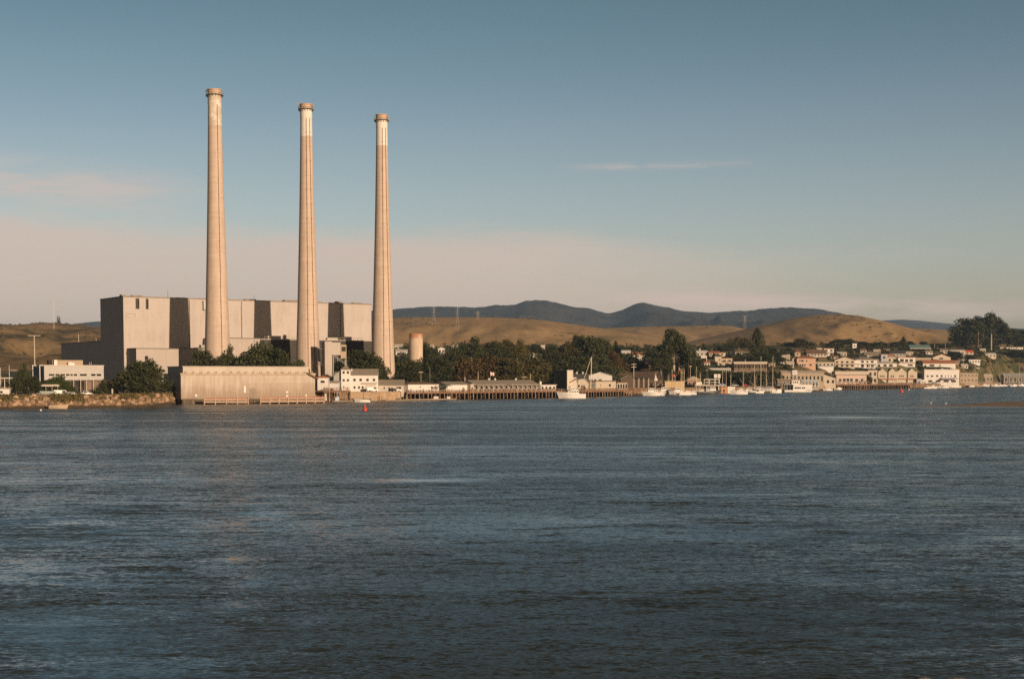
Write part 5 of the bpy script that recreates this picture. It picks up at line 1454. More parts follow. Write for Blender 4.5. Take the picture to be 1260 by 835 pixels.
bins(655, 735, zp, 1.6, 1.3, PINK, 'pink bin left of the orange covered bin', rz=15)
bins(582, 697, zp, 1.3, 2.1, YEL, 'ochre bin at the left end of the fish house', rz=15)
bins(651, 733, zp, 1.3, 1.9, HULLB, 'dark blue bin near the right end of the fish house', rz=9)
bins(672, 745, zp, 1.5, 1.5, ORANGE, 'small orange bin in front of the white kiosk', rz=9)
def umbrella(px, d, z, mm, label, r=2.0, hgt=3.0):
    t = thing('patio_umbrella', label, 'umbrella', (X(px, d), d, z))
    MB().tube((0, 0, 0), (0, 0, hgt), .05, n=6).build('pole', STEEL, t)
    MB().lathe([(r, hgt - .7), (r*.55, hgt - .3), (.05, hgt + .05), (.04, hgt), (r*.54, hgt - .34), (r*.98, hgt - .74)], 8, cap=False).build('canopy', mm, t)
umbrella(624, 718, zp, DARKR, 'large dark umbrella on the pier before the fish house', 2.6, 3.6)
umbrella(541, 676, Z(482.3, 670), GRN, 'green umbrella right of the long white shed, left of two', 1.5, 3.0)
umbrella(550.5, 680, Z(482.3, 670), GRN, 'wider green umbrella before the white walled gabled shed', 2.4, 3.6)
umbrella(730, 768, Z(480.5, 760), mat('teal_canvas', (.15, .30, .27)), 'teal umbrella left of the cream cafe', 1.8, 3.4)
umbrella(536, 675, Z(482.3, 670), mat('salmon_canvas', (.55, .22, .13)), 'salmon umbrella at the right end of the long white shed', 1.1, 3.0)

# ---- the dark wood behind the piers
WG = 'trees of the dark wood behind the piers'
for a_ in [
 ('round', 419, 447, 26, 480, 'dark tree between the lift tower foot and the harbour house', 690, 'dark'),
 ('round', 440, 430.5, 44, 480, 'broad dark tree behind the harbour house tower', 694, 'dark'),
 ('round', 460, 438, 26, 480, 'dark tree overlapping the left edge of the right chimney foot', 690, 'dark'),
 ('bush', 471, 462, 22, 480, 'low dark shrubbery before the right chimney foot', 690, 'dark'),
 ('round', 497, 441, 36, 480, 'dark tree between the right chimney and the silo', 735, 'dark'),
 ('round', 505, 449, 34, 482, 'dark spreading tree before the silo foot', 715, 'dark'),
 ('euc', 528, 422, 26, 480, 'tall dark tree right of the silo, level with the far white houses', 800, 'dark'),
 ('round', 530, 440, 44, 482, 'broad dark tree behind the tallest thin pole', 745, 'dark'),
 ('round', 552, 434, 34, 480, 'dark tree below the far white houses, right of the silo', 850, 'dark'),
 ('euc', 563, 428, 24, 478, 'dark narrow tree under the right far white house', 900, 'dark'),
 ('euc', 580, 414.5, 32, 475, 'tallest dark tree of the wood left of the flag', 960, 'dark'),
 ('round', 604, 419.5, 34, 475, 'dark rounded tree above the flag', 970, 'dark'),
 ('euc', 625, 417.5, 24, 475, 'loose topped tree left of a pale gabled far house', 980, 'olive'),
 ('euc', 637, 418, 24, 475, 'rounded loose tree just left of the pale far gable', 985, 'olive'),
 ('round', 650, 425, 18, 455, 'small dark tree directly behind the pale far gable', 1240, 'dark'),
 ('euc', 660, 423, 16, 455, 'dark tree just right of the pale far gable', 1200, 'dark'),
 ('round', 576, 439, 36, 480, 'reddish brown low tree behind the left end of the fish house', 800, 'rust'),
 ('round', 601, 438, 42, 480, 'reddish domed tree behind the flag', 810, 'rust'),
 ('round', 624, 441, 38, 480, 'olive domed tree behind the lone roof cowl', 805, 'olive'),
 ('round', 650, 440, 42, 480, 'dark olive tree behind the right end of the fish house', 820, 'olive'),
 ('round', 679, 424.5, 22, 475, 'dark tree left of the two tall crests', 1000, 'dark'),
 ('round', 672, 446, 40, 480, 'dark low tree behind the white flat kiosk', 840, 'dark'),
 ('euc', 697, 420, 28, 475, 'loose olive tree left of the highest crests', 1000, 'olive'),
 ('euc', 711, 412, 20, 475, 'highest tree of the wood above the derrick boom', 1010, 'dark'),
 ('euc', 719, 412.5, 16, 475, 'slim high tree beside the highest crest of the wood', 1020, 'olive'),
 ('round', 731, 413.5, 26, 475, 'high domed dark tree behind the derrick mast', 1000, 'dark'),
 ('euc', 745, 417, 16, 475, 'slim dark tree right of the high domed tree', 1010, 'dark'),
 ('pine', 757.5, 419.5, 14, 470, 'dark pointed tree at the right end of the wood', 1030, 'green'),
 ('round', 705, 438, 44, 480, 'broad dark tree behind the tall dark sided block', 860, 'dark'),
 ('round', 735, 440, 44, 480, 'broad dark tree behind the gabled upper storey house', 880, 'dark'),
 ('euc', 757, 432, 24, 478, 'rusty brown tree left of the small red roofed far house', 930, 'rust'),
 ('bush', 776, 440, 26, 470, 'dark bushy tree below the far terracotta roofs', 1000, 'dark'),
 ('bush', 787, 447, 20, 470, 'dark bushy tree left of the pinkish barn', 985, 'dark'),
 ('palm', 781, 423.5, 8, 437, 'palm tree above the far terracotta roofs, left of two', 1330, 'dark'),
 ('palm', 800, 423.5, 7, 437, 'palm tree above the far terracotta roofs, right of two', 1340, 'dark'),
 ('round', 803, 430, 20, 455, 'dark tree behind the pinkish barn', 1150, 'dark'),
 ('bush', 790, 428.5, 16, 437, 'dark shrub between the two far palms', 1360, 'dark'),
 ('bush', 770, 426.5, 14, 437, 'dark shrub above the far white roof, left of the palms', 1370, 'dark')]:
    tree(a_[0], a_[1], a_[2], a_[3] * 1.22, *a_[4:6], d=a_[6], tone=a_[7], group=WG)
# ================================================================= trees and houses of the hillside
for a_ in [
 ('euc', 829, 404.5, 38, 470, 'giant dark eucalyptus left of the terraced hillside houses', 985, 'dark'),
 ('round', 813, 432, 24, 472, 'dark tree at the left foot of the giant eucalyptus', 965, 'dark'),
 ('round', 847, 428, 22, 472, 'dark tree at the right foot of the giant eucalyptus', 1000, 'dark'),
 ('round', 857, 441, 26, 474, 'dark tree between the dormer house and the cream block', 990, 'dark'),
 ('round', 818, 452, 22, 474, 'dark low tree left of the dormer house', 958, 'dark'),
 ('column', 898, 415.5, 14, 440, 'dark upright tree left of the brown roofed crest house', 1290, 'dark'),
 ('euc', 909, 414.5, 18, 440, 'loose grey green tree behind the brown roofed crest house', 1330, 'olive'),
 ('euc', 918, 415.5, 12, 440, 'thin loose tree right of the brown roofed crest house', 1330, 'olive'),
 ('pine', 931.5, 403.5, 24, 447, 'tall dark pyramid conifer above the long motel', 1190, 'dark'),
 ('round', 948, 428, 22, 447, 'dark tree just right of the tall pyramid conifer', 1210, 'dark'),
 ('round', 938, 434, 26, 450, 'dark tree at the foot of the tall pyramid conifer', 1170, 'dark'),
 ('bush', 958, 430.5, 18, 446, 'dark shrub left of the small red roofed tower house', 1270, 'dark'),
 ('round', 970.5, 420.5, 9, 436, 'small dark tree on the skyline left of the pair of skyline trees', 1470, 'dark'),
 ('round', 984, 416.5, 15, 438, 'dark skyline tree above the small red roofed tower house', 1460, 'dark'),
 ('euc', 996.5, 420.5, 10, 436, 'loose skyline tree left of the long brown roofed house', 1480, 'dark'),
 ('round', 966, 428, 14, 441, 'dark tree below the leftmost skyline trees', 1380, 'dark'),
 ('bush', 989, 436, 18, 442, 'dark shrub behind the pink house chimney side', 1420, 'dark'),
 ('round', 1031, 417, 16, 440, 'dark skyline tree right of the white terrace block', 1560, 'dark'),
 ('round', 1042, 416.5, 18, 440, 'larger dark skyline tree left of the little white tower', 1570, 'dark'),
 ('round', 1058, 420, 18, 440, 'dark skyline tree right of the little white tower', 1580, 'dark'),
 ('bush', 1054, 428, 20, 442, 'dark shrub beneath the little white tower', 1500, 'dark'),
 ('round', 1080, 420.5, 22, 440, 'broad dark skyline tree above the grey roofed crest house', 1600, 'dark'),
 ('bush', 1089, 426, 18, 440, 'dark shrub right of the grey roofed crest house', 1600, 'dark'),
 ('pine', 1111, 414.5, 11, 437, 'dark pointed conifer left of the teal roofed house', 1640, 'dark'),
 ('round', 1103, 420, 16, 437, 'dark tree left of the pointed skyline conifer', 1660, 'dark'),
 ('round', 1119, 419.5, 9, 434, 'small dark tree right of the pointed skyline conifer', 1680, 'dark'),
 ('column', 1122.8, 408.5, 4.5, 417, 'lone dark tree high on the golden slope above the teal roof', 2600, 'dark'),
 ('bush', 1136, 419.5, 8, 431, 'tiny dark tree behind the teal roofed house', 1720, 'dark'),
 ('round', 1127, 429, 26, 443, 'dark tree bank below the teal roofed house', 1600, 'dark'),
 ('round', 1150, 422, 14, 445, 'dark tree behind the twin light poles', 1680, 'dark'),
 ('round', 1163, 421.5, 14, 442, 'dark tree right of the twin light poles', 1700, 'dark'),
 ('round', 1173, 432, 22, 452, 'dark tree right of the big terracotta roofed villa', 1600, 'dark'),
 ('bush', 1154, 431, 26, 442, 'dark bank of shrubs above the big terracotta roofed villa', 1640, 'dark'),
 ('round', 1187, 437, 22, 456, 'dark tree below the red roof on the right', 1640, 'dark'),
 ('round', 1190, 391.5, 36, 436, 'huge dark eucalyptus, left one of the pair on the right skyline', 1850, 'dark'),
 ('round', 1206, 389.5, 26, 436, 'dark eucalyptus between the two biggest on the right skyline', 1900, 'dark'),
 ('euc', 1219, 385, 34, 436, 'tallest eucalyptus with bare pale trunks on the right skyline', 1880, 'dark'),
 ('round', 1180, 420, 22, 436, 'dark low tree at the left foot of the huge eucalyptus', 1850, 'dark'),
 ('round', 1200, 408, 46, 436, 'dark tree filling the gap under the two biggest eucalyptus', 1930, 'dark'),
 ('round', 1239, 404.5, 36, 438, 'flat topped dark tree right of the tallest eucalyptus', 2050, 'dark'),
 ('round', 1258, 405.5, 30, 438, 'dark tree at the right edge of the skyline', 2050, 'dark'),
 ('round', 1284, 404, 34, 438, 'dark tree beyond the right edge of the skyline trees', 2060, 'dark'),
 ('column', 1207.5, 431, 11, 461, 'dark slim upright tree above the grassy right bluff', 1740, 'dark'),
 ('bush', 1197, 445, 18, 464, 'dark shrub left of the grassy right bluff', 1700, 'dark'),
 ('bush', 1216, 425.5, 15, 437, 'dark domed shrub below the tallest eucalyptus', 1900, 'dark'),
 ('euc', 1232, 433, 24, 446, 'pale limbed scrub tree below the row of trailers', 1870, 'rust'),
 ('round', 1250, 431, 26, 447, 'dark scrub tree below the trailers at the right edge', 1875, 'dark'),
 ('bush', 1277, 432, 30, 447, 'dark scrub just past the right end of the trailers', 1880, 'dark'),
 ('round', 1011.5, 458.5, 22, 478, 'dark waterfront tree before the shallow cream gables', 1150, 'dark'),
 ('bush', 905, 457, 34, 474, 'dark scrub on the bluff below the left part of the motel', 1020, 'dark'),
 ('bush', 925, 457.5, 38, 474, 'dark scrub on the bluff below the middle of the motel', 1035, 'dark'),
 ('bush', 944, 456, 30, 474, 'dark scrub on the bluff below the right end of the motel', 1060, 'dark'),
 ('low', 966, 452, 18, 457, 'low hedge left of the pink house garden', 1215, 'dark'),
 ('low', 989, 452, 26, 457, 'low hedge along the terrace under the pink house', 1230, 'dark'),
 ('bush', 1005, 448.5, 9, 454, 'round shrub at the right corner of the pink house', 1290, 'dark'),
 ('bush', 1021, 453, 18, 462, 'dark shrub under the white roofed terrace house', 1270, 'dark'),
 ('low', 1034, 452, 22, 458, 'hedge under the brown beamed chalet', 1300, 'dark'),
 ('low', 1066, 453, 30, 458, 'hedge under the two-storey house with porch posts', 1320, 'dark'),
 ('bush', 1063, 459, 17, 470, 'dark tree standing before the pink white restaurant', 1243, 'dark'),
 ('bush', 1102, 441, 7, 452, 'palm like shrub left of the arcaded villa', 1420, 'green'),
 ('bush', 1131, 443, 7, 452, 'blue green shrub between tan block and terracotta villa', 1470, 'green'),
 ('low', 1152, 451, 30, 456, 'hedge below the big terracotta roofed villa', 1460, 'green'),
 ('bush', 956, 446, 12, 456, 'sparse shrub right of the motel', 1180, 'green'),
 ('bush', 896, 449, 14, 456, 'dark shrub between the cream block and the motel', 1120, 'dark'),
 ('bush', 872, 442, 8, 448, 'dark shrub between the white cube house and cream block', 1230, 'dark'),
 ('bush', 874, 427.5, 6, 437, 'tiny dark tree on the crest above the cream houses, left of two', 1450, 'dark'),
 ('bush', 881, 427, 6, 437, 'tiny dark tree on the crest above the cream houses, right of two', 1450, 'dark'),
 ('round', 1166, 440, 22, 459, 'dark tree right of the long hotel roof', 1560, 'dark'),
 ('round', 1179, 444, 24, 465, 'dark broad tree above the tan waterfront block', 1590, 'dark'),
 ('round', 1201, 450, 22, 468, 'dark tree right of the tan waterfront block', 1640, 'dark'),
 ('round', 1213, 441, 22, 461, 'dark tree right of the slim upright tree', 1790, 'dark'),
 ('round', 1140, 441, 14, 454, 'dark tree behind the tan flat roofed block', 1500, 'dark'),
 ('round', 1046, 436, 14, 446, 'dark tree behind the brown beamed chalet', 1440, 'dark'),
 ('round', 953, 438, 22, 452, 'dark tree right of the motel roof', 1200, 'dark'),
 ('bush', 1006, 438, 10, 447, 'dark shrub behind the pink house roof', 1380, 'dark'),
 ('bush', 882, 456, 30, 472, 'green ivy thicket on the bluff behind the double sign', 1030, 'green'),
 ('bush', 891, 430, 10, 438, 'dark shrub right of the small cream crest house', 1400, 'dark'),
 ('bush', 1011, 430, 8, 441, 'dark shrub under the white terrace block', 1440, 'dark'),
 ('bush', 1029, 434, 9, 446, 'dark shrub left of the brown beamed chalet', 1400, 'dark')]:
    tree(a_[0], a_[1], a_[2], a_[3] * 1.18, *a_[4:6], d=a_[6], tone=a_[7], group='trees of the right hillside')

# far houses among the trees behind the power plant
FH = 'far houses above the dark wood'
for a_ in [
 (491, 430, 10, 4, 'gable', 2.6, WHITE, PALER, 'far white house behind the right chimney, upper one', dict(d=1480)),
 (494.5, 438, 14, 5.5, 'gable', 2.6, WHITE, PALER, 'far white house between right chimney and silo, lower one', dict(d=1270)),
 (529, 430, 10, 3.6, 'gable', 2.4, WHITE, PALER, 'far white house right of the silo top', dict(d=1480)),
 (543.5, 435, 8, 6, 'gable_front', 2, WHITE, PALER, 'far white gabled house left of the wood crest', dict(d=1330)),
 (536, 431, 6, 4, 'flat', .5, WHITE, PALER, 'tiny far white block right of the silo', dict(d=1450)),
 (560, 429, 9, 2.2, 'gable', 2.2, WHITE, PALER, 'far white roof at the left edge of the tallest wood tree', dict(d=1490)),
 (653, 441, 9, 5, 'gable_front', 4.2, WHITE, PALE, 'pale gabled far house peeping out of the wood', dict(d=1215, yaw=-20)),
 (644, 440, 6, 2.6, 'flat', .5, CREAM, PALER, 'low cream far wall left of the pale gabled far house', dict(d=1230)),
 (668, 437, 5, 12, 'flat', .6, PALE, PALER, 'tall pale far block standing between wood trees', dict(d=1290)),
 (687.5, 430.5, 8, 2.6, 'gable', 1.2, WHITE, PALER, 'tiny far white house over the wood, left of its crests', dict(d=1440)),
 (770, 437, 11, 3.8, 'gable', 2.2, CREAM, WHITE, 'far house with bright white roof right of the wood', dict(d=1290)),
 (789, 440, 23, 4, 'gable', 3, CREAM, TERRA, 'far long house with terracotta roof below the palms', dict(d=1220)),
 (786.5, 445, 5, 5.5, 'flat', .5, CREAM, PALER, 'narrow cream far annex under the terracotta roof', dict(d=1120)),
 (760, 445, 7, 3, 'gable', 2.2, CREAM, TERRA, 'tiny far house with reddish roof above the gabled cottage', dict(d=1110))]:
    house(*a_[:8], a_[8], n=2, group=FH, ov=.3, **a_[9])
HG = 'houses on the right hillside'
house(799, 456, 17, 8, 'gable_front', 4.8, PINKW, BROWNR, 'pinkish barn like house with steep brown roof', 'barn', 'house', d=1000, yaw=38, dp=9, wins=[(6, 4, 3, 3)])
house(838, 455.5, 22, 7, 'gable', 4, CREAM, GREYR, 'cream house with reddish central dormer left of the terraces', d=1030, n=2, wwf=.5, dp=9)
house(838, 451.5, 7, 5, 'gable_front', 3.4, PINKW, TERRA, 'reddish gabled dormer porch on the cream house', 'porch', 'porch', d=1027, gz=Z(455.5, 1030), dp=2.6, wins=[(2.4, 1.5, 2.4, 3.5)], ov=.3)
L_ = [
 (863, 437.5, 14, 3.6, 'gable', 2.6, CREAM, WHITE, 'white roofed house with a tall chimney at the left of the terraces', dict(n=3, chimney=(5, 1.4, 3))),
 (878, 438, 13, 3.6, 'gable', 2.2, CREAM, TERRA, 'cream crest house with thin reddish roof line', dict(n=3)),
 (888, 438, 8, 4, 'flat', .6, CREAM, TERRA, 'small cream crest house with one dark window', dict(wins=[(2.6, 1.4, 2.6, 1.8)])),
 (865.5, 444, 7, 6, 'flat', .5, WHITE, PALER, 'plain white cube house in the terraces', dict(wins=[(4.4, 2.4, 1.4, 1.6)])),
 (883, 447.5, 8, 8.5, 'flat', .6, CREAM, PALER, 'tall cream stair block of the terraced houses', dict(wins=[(5, 4, 1.6, 2)])),
 (893.5, 447, 13, 6, 'flat', .6, CREAM, TERRA, 'cream house with a dark deep balcony beside the stair block', dict(n=2, wwf=.7, balcony=(2.6, 1.4))),
 (887, 451.3, 9, 5.4, 'flat', .5, CREAM, PINKW, 'cream cube house just under the stair block', dict()),
 (868, 450.3, 10, 4, 'gable', 1.8, WHITE, TERRA, 'little white house with reddish roof low in the terraces', dict(n=3)),
 (912, 436, 17, 3.2, 'gable', 3, PALE, BROWNR, 'brown roofed crest house left of the pyramid conifer', dict(n=4)),
 (896.5, 436, 5, 2, 'gable', 1.4, CREAM, WHITE, 'tiny white roofed crest house by the upright tree', dict()),
 (943, 439, 6, 2.4, 'gable', 1.4, WHITE, WHITE, 'tiny white roof peeping right of the pyramid conifer', dict()),
 (966, 441.5, 10, 2.8, 'gable', 2.6, CREAM, PALER, 'pale roofed cottage left of the small tower house', dict(n=3)),
 (980.5, 439, 7, 5.4, 'hip', 2.2, TAN, TERRA, 'small tan tower house with red pyramid roof', dict(wins=[(2.5, 2.6, 2, 1.8)])),
 (962, 447.5, 10, 3.2, 'gable', 2.2, CREAM, GREYR, 'cream cottage with grey roof left of the pink house', dict(n=3)),
 (971.5, 452, 9, 5.4, 'gable', 2.2, CREAM, PALER, 'cream two level cottage touching the pink house', dict(n=2)),
 (990, 452, 23, 11, 'hip', 3.2, PINKW, TERRA, 'pink two-storey house with terracotta roof', dict(wins=[(3, 7.2, 1.6, 2), (5.2, 6.8, 3, 2.8), (11, 7.2, 2, 2), (3, 1.6, 2.6, 2.6), (6, 1.6, 2.4, 2.6), (8.8, 1.6, 2, 2.6), (15.5, 1.8, 3, 2.6)])),
 (1003, 438.5, 24, 3.4, 'gable', 5, PALE, BROWNR, 'long brown roofed crest house with white base', dict(n=6, chimney=(18, 1.6, 1.6))),
 (1018.5, 438, 12, 9, 'flat', .6, WHITE, TERRA, 'white stepped terrace block with red trim on the crest', dict(n=2, rows=2, balcony=(4.2, 1.4))),
 (1012, 452, 24, 6.6, 'hip', 3.4, CREAM, OLIVER, 'cream house with dark olive hipped roof', dict(n=5, wh=.4)),
 (1015, 455, 19, 4, 'gable', 1.4, WHITE, WHITE, 'low white roofed garage wing before the olive roofed house', dict(dp=6)),
 (1037, 452.5, 25, 9.5, 'gable_front', 4, CREAM, BROWNR, 'brown beamed chalet with wide low gable', dict(n=4, rows=2, balcony=(4.6, 1.5))),
 (1063, 452.8, 28, 10, 'hip', 3.6, WHITE, GREYR, 'two-storey white house with grey hip roof and porch posts', dict(wins=[(8, 6.6, 3.4, 2.6), (14.5, 6.6, 2.6, 2.2), (20, 6.6, 3.4, 2.6), (8, 1, 4, 3.4), (15, 1, 3.6, 3.4), (20.5, 1, 3.6, 3.4)], porch=(4.8, 1.8, 6))),
 (1072, 441, 20, 4.2, 'gable', 4, CREAM, GREYR, 'grey roofed crest house above the porch post house', dict(n=5, chimney=(3, 1.4, 2))),
 (1086.5, 446.5, 8, 10.5, 'flat', .5, mat('grey_blue_wall', (.34, .34, .36)), GREYR, 'grey blue square tower house with one big dark window', dict(wins=[(2.2, 5.4, 3.2, 3)], dp=8)),
 (1087, 452, 27, 4.8, 'hip', 2.4, WHITE, PALER, 'low white house with three dark windows before the square tower', dict(wins=[(4, 1.4, 3.2, 2.4), (11, 1.2, 4, 2.8), (18, 1.2, 4.4, 2.8)])),
 (1096, 446, 11, 6, 'hip', 2.2, CREAM, PALER, 'cream house right of the square tower', dict(n=2)),
 (1113, 451, 21, 11, 'flat', .9, WHITE, TERRA, 'arcaded white villa with pink upper wall', dict(wins=[(2.4, 5.6, 4.6, 4), (8.6, 5.6, 3.8, 3.6), (14, 5.8, 4.2, 3.6), (12, 1, 6, 2)], balcony=(4.8, 1.4))),
 (1035, 438, 11, 3.2, 'gable', 2, CREAM, PALER, 'pale cottage under the dark skyline trees', dict(n=3)),
 (1102, 438, 20, 3.2, 'gable', 3.8, GREYW, DARKR, 'house with broad dark roof left of the pointed conifer', dict(n=5)),
 (1050.5, 431, 5, 8, 'flat', .5, WHITE, WHITE, 'little white tower among the skyline trees', dict(wins=[(1.8, 4.6, 1.4, 2)], d=1540, dp=4)),
 (1130, 432, 25, 4, 'gable', 3.8, PALE, TEALR, 'long house with teal roof on the crest', dict(n=4)),
 (1133, 448, 20, 7, 'flat', .8, TAN, PALER, 'plain tan flat roofed block left of the terracotta villa', dict(wins=[(3, 3, 3, 2)])),
 (1153, 452, 40, 5, 'gable', 4, WHITE, TERRA, 'big white villa with long terracotta roof', dict(wins=[(8, 1.4, 6, 2.4), (20, 1.6, 2, 1.8), (2, 1.4, 2, 2)])),
 (1156, 443, 22, 3.4, 'gable_front', 4, CREAM, TERRA, 'upper gabled wing above the long terracotta villa roof', dict(wins=[(8, 1, 5, 2)])),
 (1175, 435, 20, 3.4, 'gable', 1.8, WHITE, PALER, 'long white roofed house left of the red roof', dict(n=4)),
 (1191, 436, 10, 2.8, 'gable', 2.4, PALE, REDR, 'small house with a bright red roof', dict(n=2)),
 (1048, 447, 8, 4, 'gable', 2.2, TAN, BROWNR, 'small tan house wedged right of the brown beamed chalet', dict(n=2)),
 (1077, 447.5, 7, 4, 'gable', 2, CREAM, GREYR, 'small cream house against the grey blue tower', dict(n=2)),
 (1099, 451.5, 8, 4, 'gable', 2, TAN, GREYR, 'small tan house left of the arcaded villa', dict(n=2)),
 (1123, 445, 7, 3.6, 'gable_front', 2, CREAM, BROWNR, 'little gabled house behind the arcaded villa', dict(n=1)),
 (1175, 447, 9, 3.4, 'gable', 2.2, TAN, TERRA, 'small tan house with red roof right of the terracotta villa', dict(n=2)),
 (1186, 453, 8, 3.4, 'gable', 2, CREAM, PALER, 'small pale roofed house above the tan waterfront block', dict(n=2)),
 (936, 442, 7, 3, 'gable', 2, CREAM, BROWNR, 'small brown roofed house at the foot of the pyramid conifer', dict(n=2)),
 (949, 451, 8, 3.6, 'gable', 2, TAN, GREYR, 'small tan house at the right end of the motel', dict(n=2)),
 (977, 445, 6, 3.4, 'gable_front', 2, CREAM, TERRA, 'tiny gabled house touching the left wall of the pink house', dict(n=1)),
 (1011, 444.5, 9, 3, 'gable', 2, TAN, BROWNR, 'small tan house behind the olive hipped roof', dict(n=2)),
 (1061, 442, 9, 3, 'gable', 2.2, PALE, DARKR, 'small dark roofed house behind the porch post house', dict(n=2)),
 (1094, 440.5, 8, 3, 'gable', 2, CREAM, TERRA, 'small red roofed house above the grey blue tower', dict(n=2)),
 (1118, 437, 8, 2.6, 'gable', 1.8, CREAM, PALER, 'small pale house below the pointed skyline conifer', dict(n=2)),
 (1008, 432, 7, 2.4, 'gable', 1.6, CREAM, PALER, 'tiny house on the crest left of the white terrace block', dict(n=2)),
 (1090, 432.5, 7, 2.4, 'gable', 1.6, PALE, BROWNR, 'tiny brown roofed house on the crest under the broad skyline tree', dict(n=2)),
 (1160, 434, 9, 2.8, 'gable', 1.8, CREAM, GREYR, 'tiny grey roofed house right of the twin light poles', dict(n=2)),
 (1061, 433.5, 7, 2.6, 'gable', 1.8, CREAM, BROWNR, 'tiny brown roofed house under the skyline trees', dict(n=2)),
 (1078, 434, 8, 2.6, 'gable', 1.6, CREAM, PALER, 'tiny pale roofed house above the grey blue tower', dict(n=2)),
 (1026, 443, 9, 4, 'gable', 2, CREAM, BROWNR, 'small brown roofed house between olive roof and chalet', dict(n=2)),
 (953, 445, 7, 3, 'gable', 1.8, CREAM, TERRA, 'tiny red roofed house right of the motel', dict(n=2)),
 (1208, 433, 7, 2.6, 'gable', 1.6, CREAM, PALER, 'tiny pale house under the eucalyptus pair', dict(n=2)),
 (1183, 443, 9, 3, 'gable', 2, CREAM, BROWNR, 'small brown roofed house among trees below the red roof', dict(n=2)),
 (1142, 436, 8, 3, 'gable', 2, WHITE, GREYR, 'small grey roofed white house above the terracotta villa', dict(n=2)),
 (903, 444, 8, 3, 'gable', 2, CREAM, TERRA, 'small red roofed house above the left end of the motel', dict(n=2)),
 (928, 444.5, 9, 3, 'gable', 2, PALE, BROWNR, 'small brown roofed house above the middle of the motel', dict(n=2)),
 (852, 440, 7, 4, 'gable', 2, CREAM, GREYR, 'small grey roofed house left of the white cube house', dict(n=2)),
 (1217, 439.5, 13, 3.4, 'gable', 2, CREAM, WHITE, 'white roofed house right of the red roof', dict(n=3)),
 (1197, 447, 14, 4, 'flat', .7, WHITE, WHITE, 'white flat roofed house between dark trees on the right', dict(n=4)),
]
for a_ in L_: house(*a_[:8], a_[8], group=HG, **a_[9])
# motel
house(922, 454.5, 40, 7.4, 'flat', 2.2, mat('motel_wall', (.17, .12, .08), .8, .3), PALER, 'long flat roofed motel on the bluff below the pyramid conifer', 'motel', 'building', d=1090, dp=9, n=11, wwf=.7, wh=.5, chimney=(15, 1.4, 3), porch=(6.4, 1.6, 7), frame=BROWNW)
t = thing('bluff_railing', 'white railing along the bluff edge below the terraced houses', 'railing', (X(882, 1075), 1075, 0))
gz0 = gz_xy(X(882, 1075), 1075)
r = MB()
for k in range(14): r.box(-10.5 + k*1.6, -10.3 + k*1.6, 0, .2, gz0 - 1.5, gz0 + 1.5)
r.box(-10.6, 10.7, -.05, .25, gz0 + 1.3, gz0 + 1.6).box(-10.6, 10.7, 0, .2, gz0 + .2, gz0 + .9).build('rail', WHITE, t)
CB = 'white cars before the motel'
for i, (px_, lab) in enumerate(((906, 'white car before the motel, leftmost of its parked cars'), (914, 'white car before the left middle of the motel'), (926, 'white car before the right middle of the motel'), (932, 'silver car before the right part of the motel'), (939, 'white car at the right end of the motel'))):
    car('car', silverp if 'silver' in lab else whitep, px_, 1084, lab, 5, group=CB)
# trailers on the upper right terrace
TG = 'trailers parked under the right skyline trees'
for i, (px_, w_, lab) in enumerate(((1225, 7, 'white trailer right of the tallest eucalyptus trunks'), (1232.5, 6, 'cream trailer second in the row under the skyline trees'), (1239.5, 6.5, 'white trailer in the middle of the row under the skyline trees'), (1246.5, 6, 'cream trailer near the right end of the row'), (1254, 7, 'white trailer at the right edge of the view'))):
    house(px_, 432, w_, 4.2, 'flat', .8, WHITE if i % 2 == 0 else CREAM, PALER, lab, 'trailer', 'trailer', d=2000, dp=4, n=2, wh=.35, group=TG, ov=.15)
house(1206, 431, 8, 4, 'flat', .8, CREAM, PALER, 'cream trailer left of the tallest eucalyptus trunks', 'trailer', 'trailer', d=1960, dp=4, n=2, wh=.35, group=TG, ov=.15)

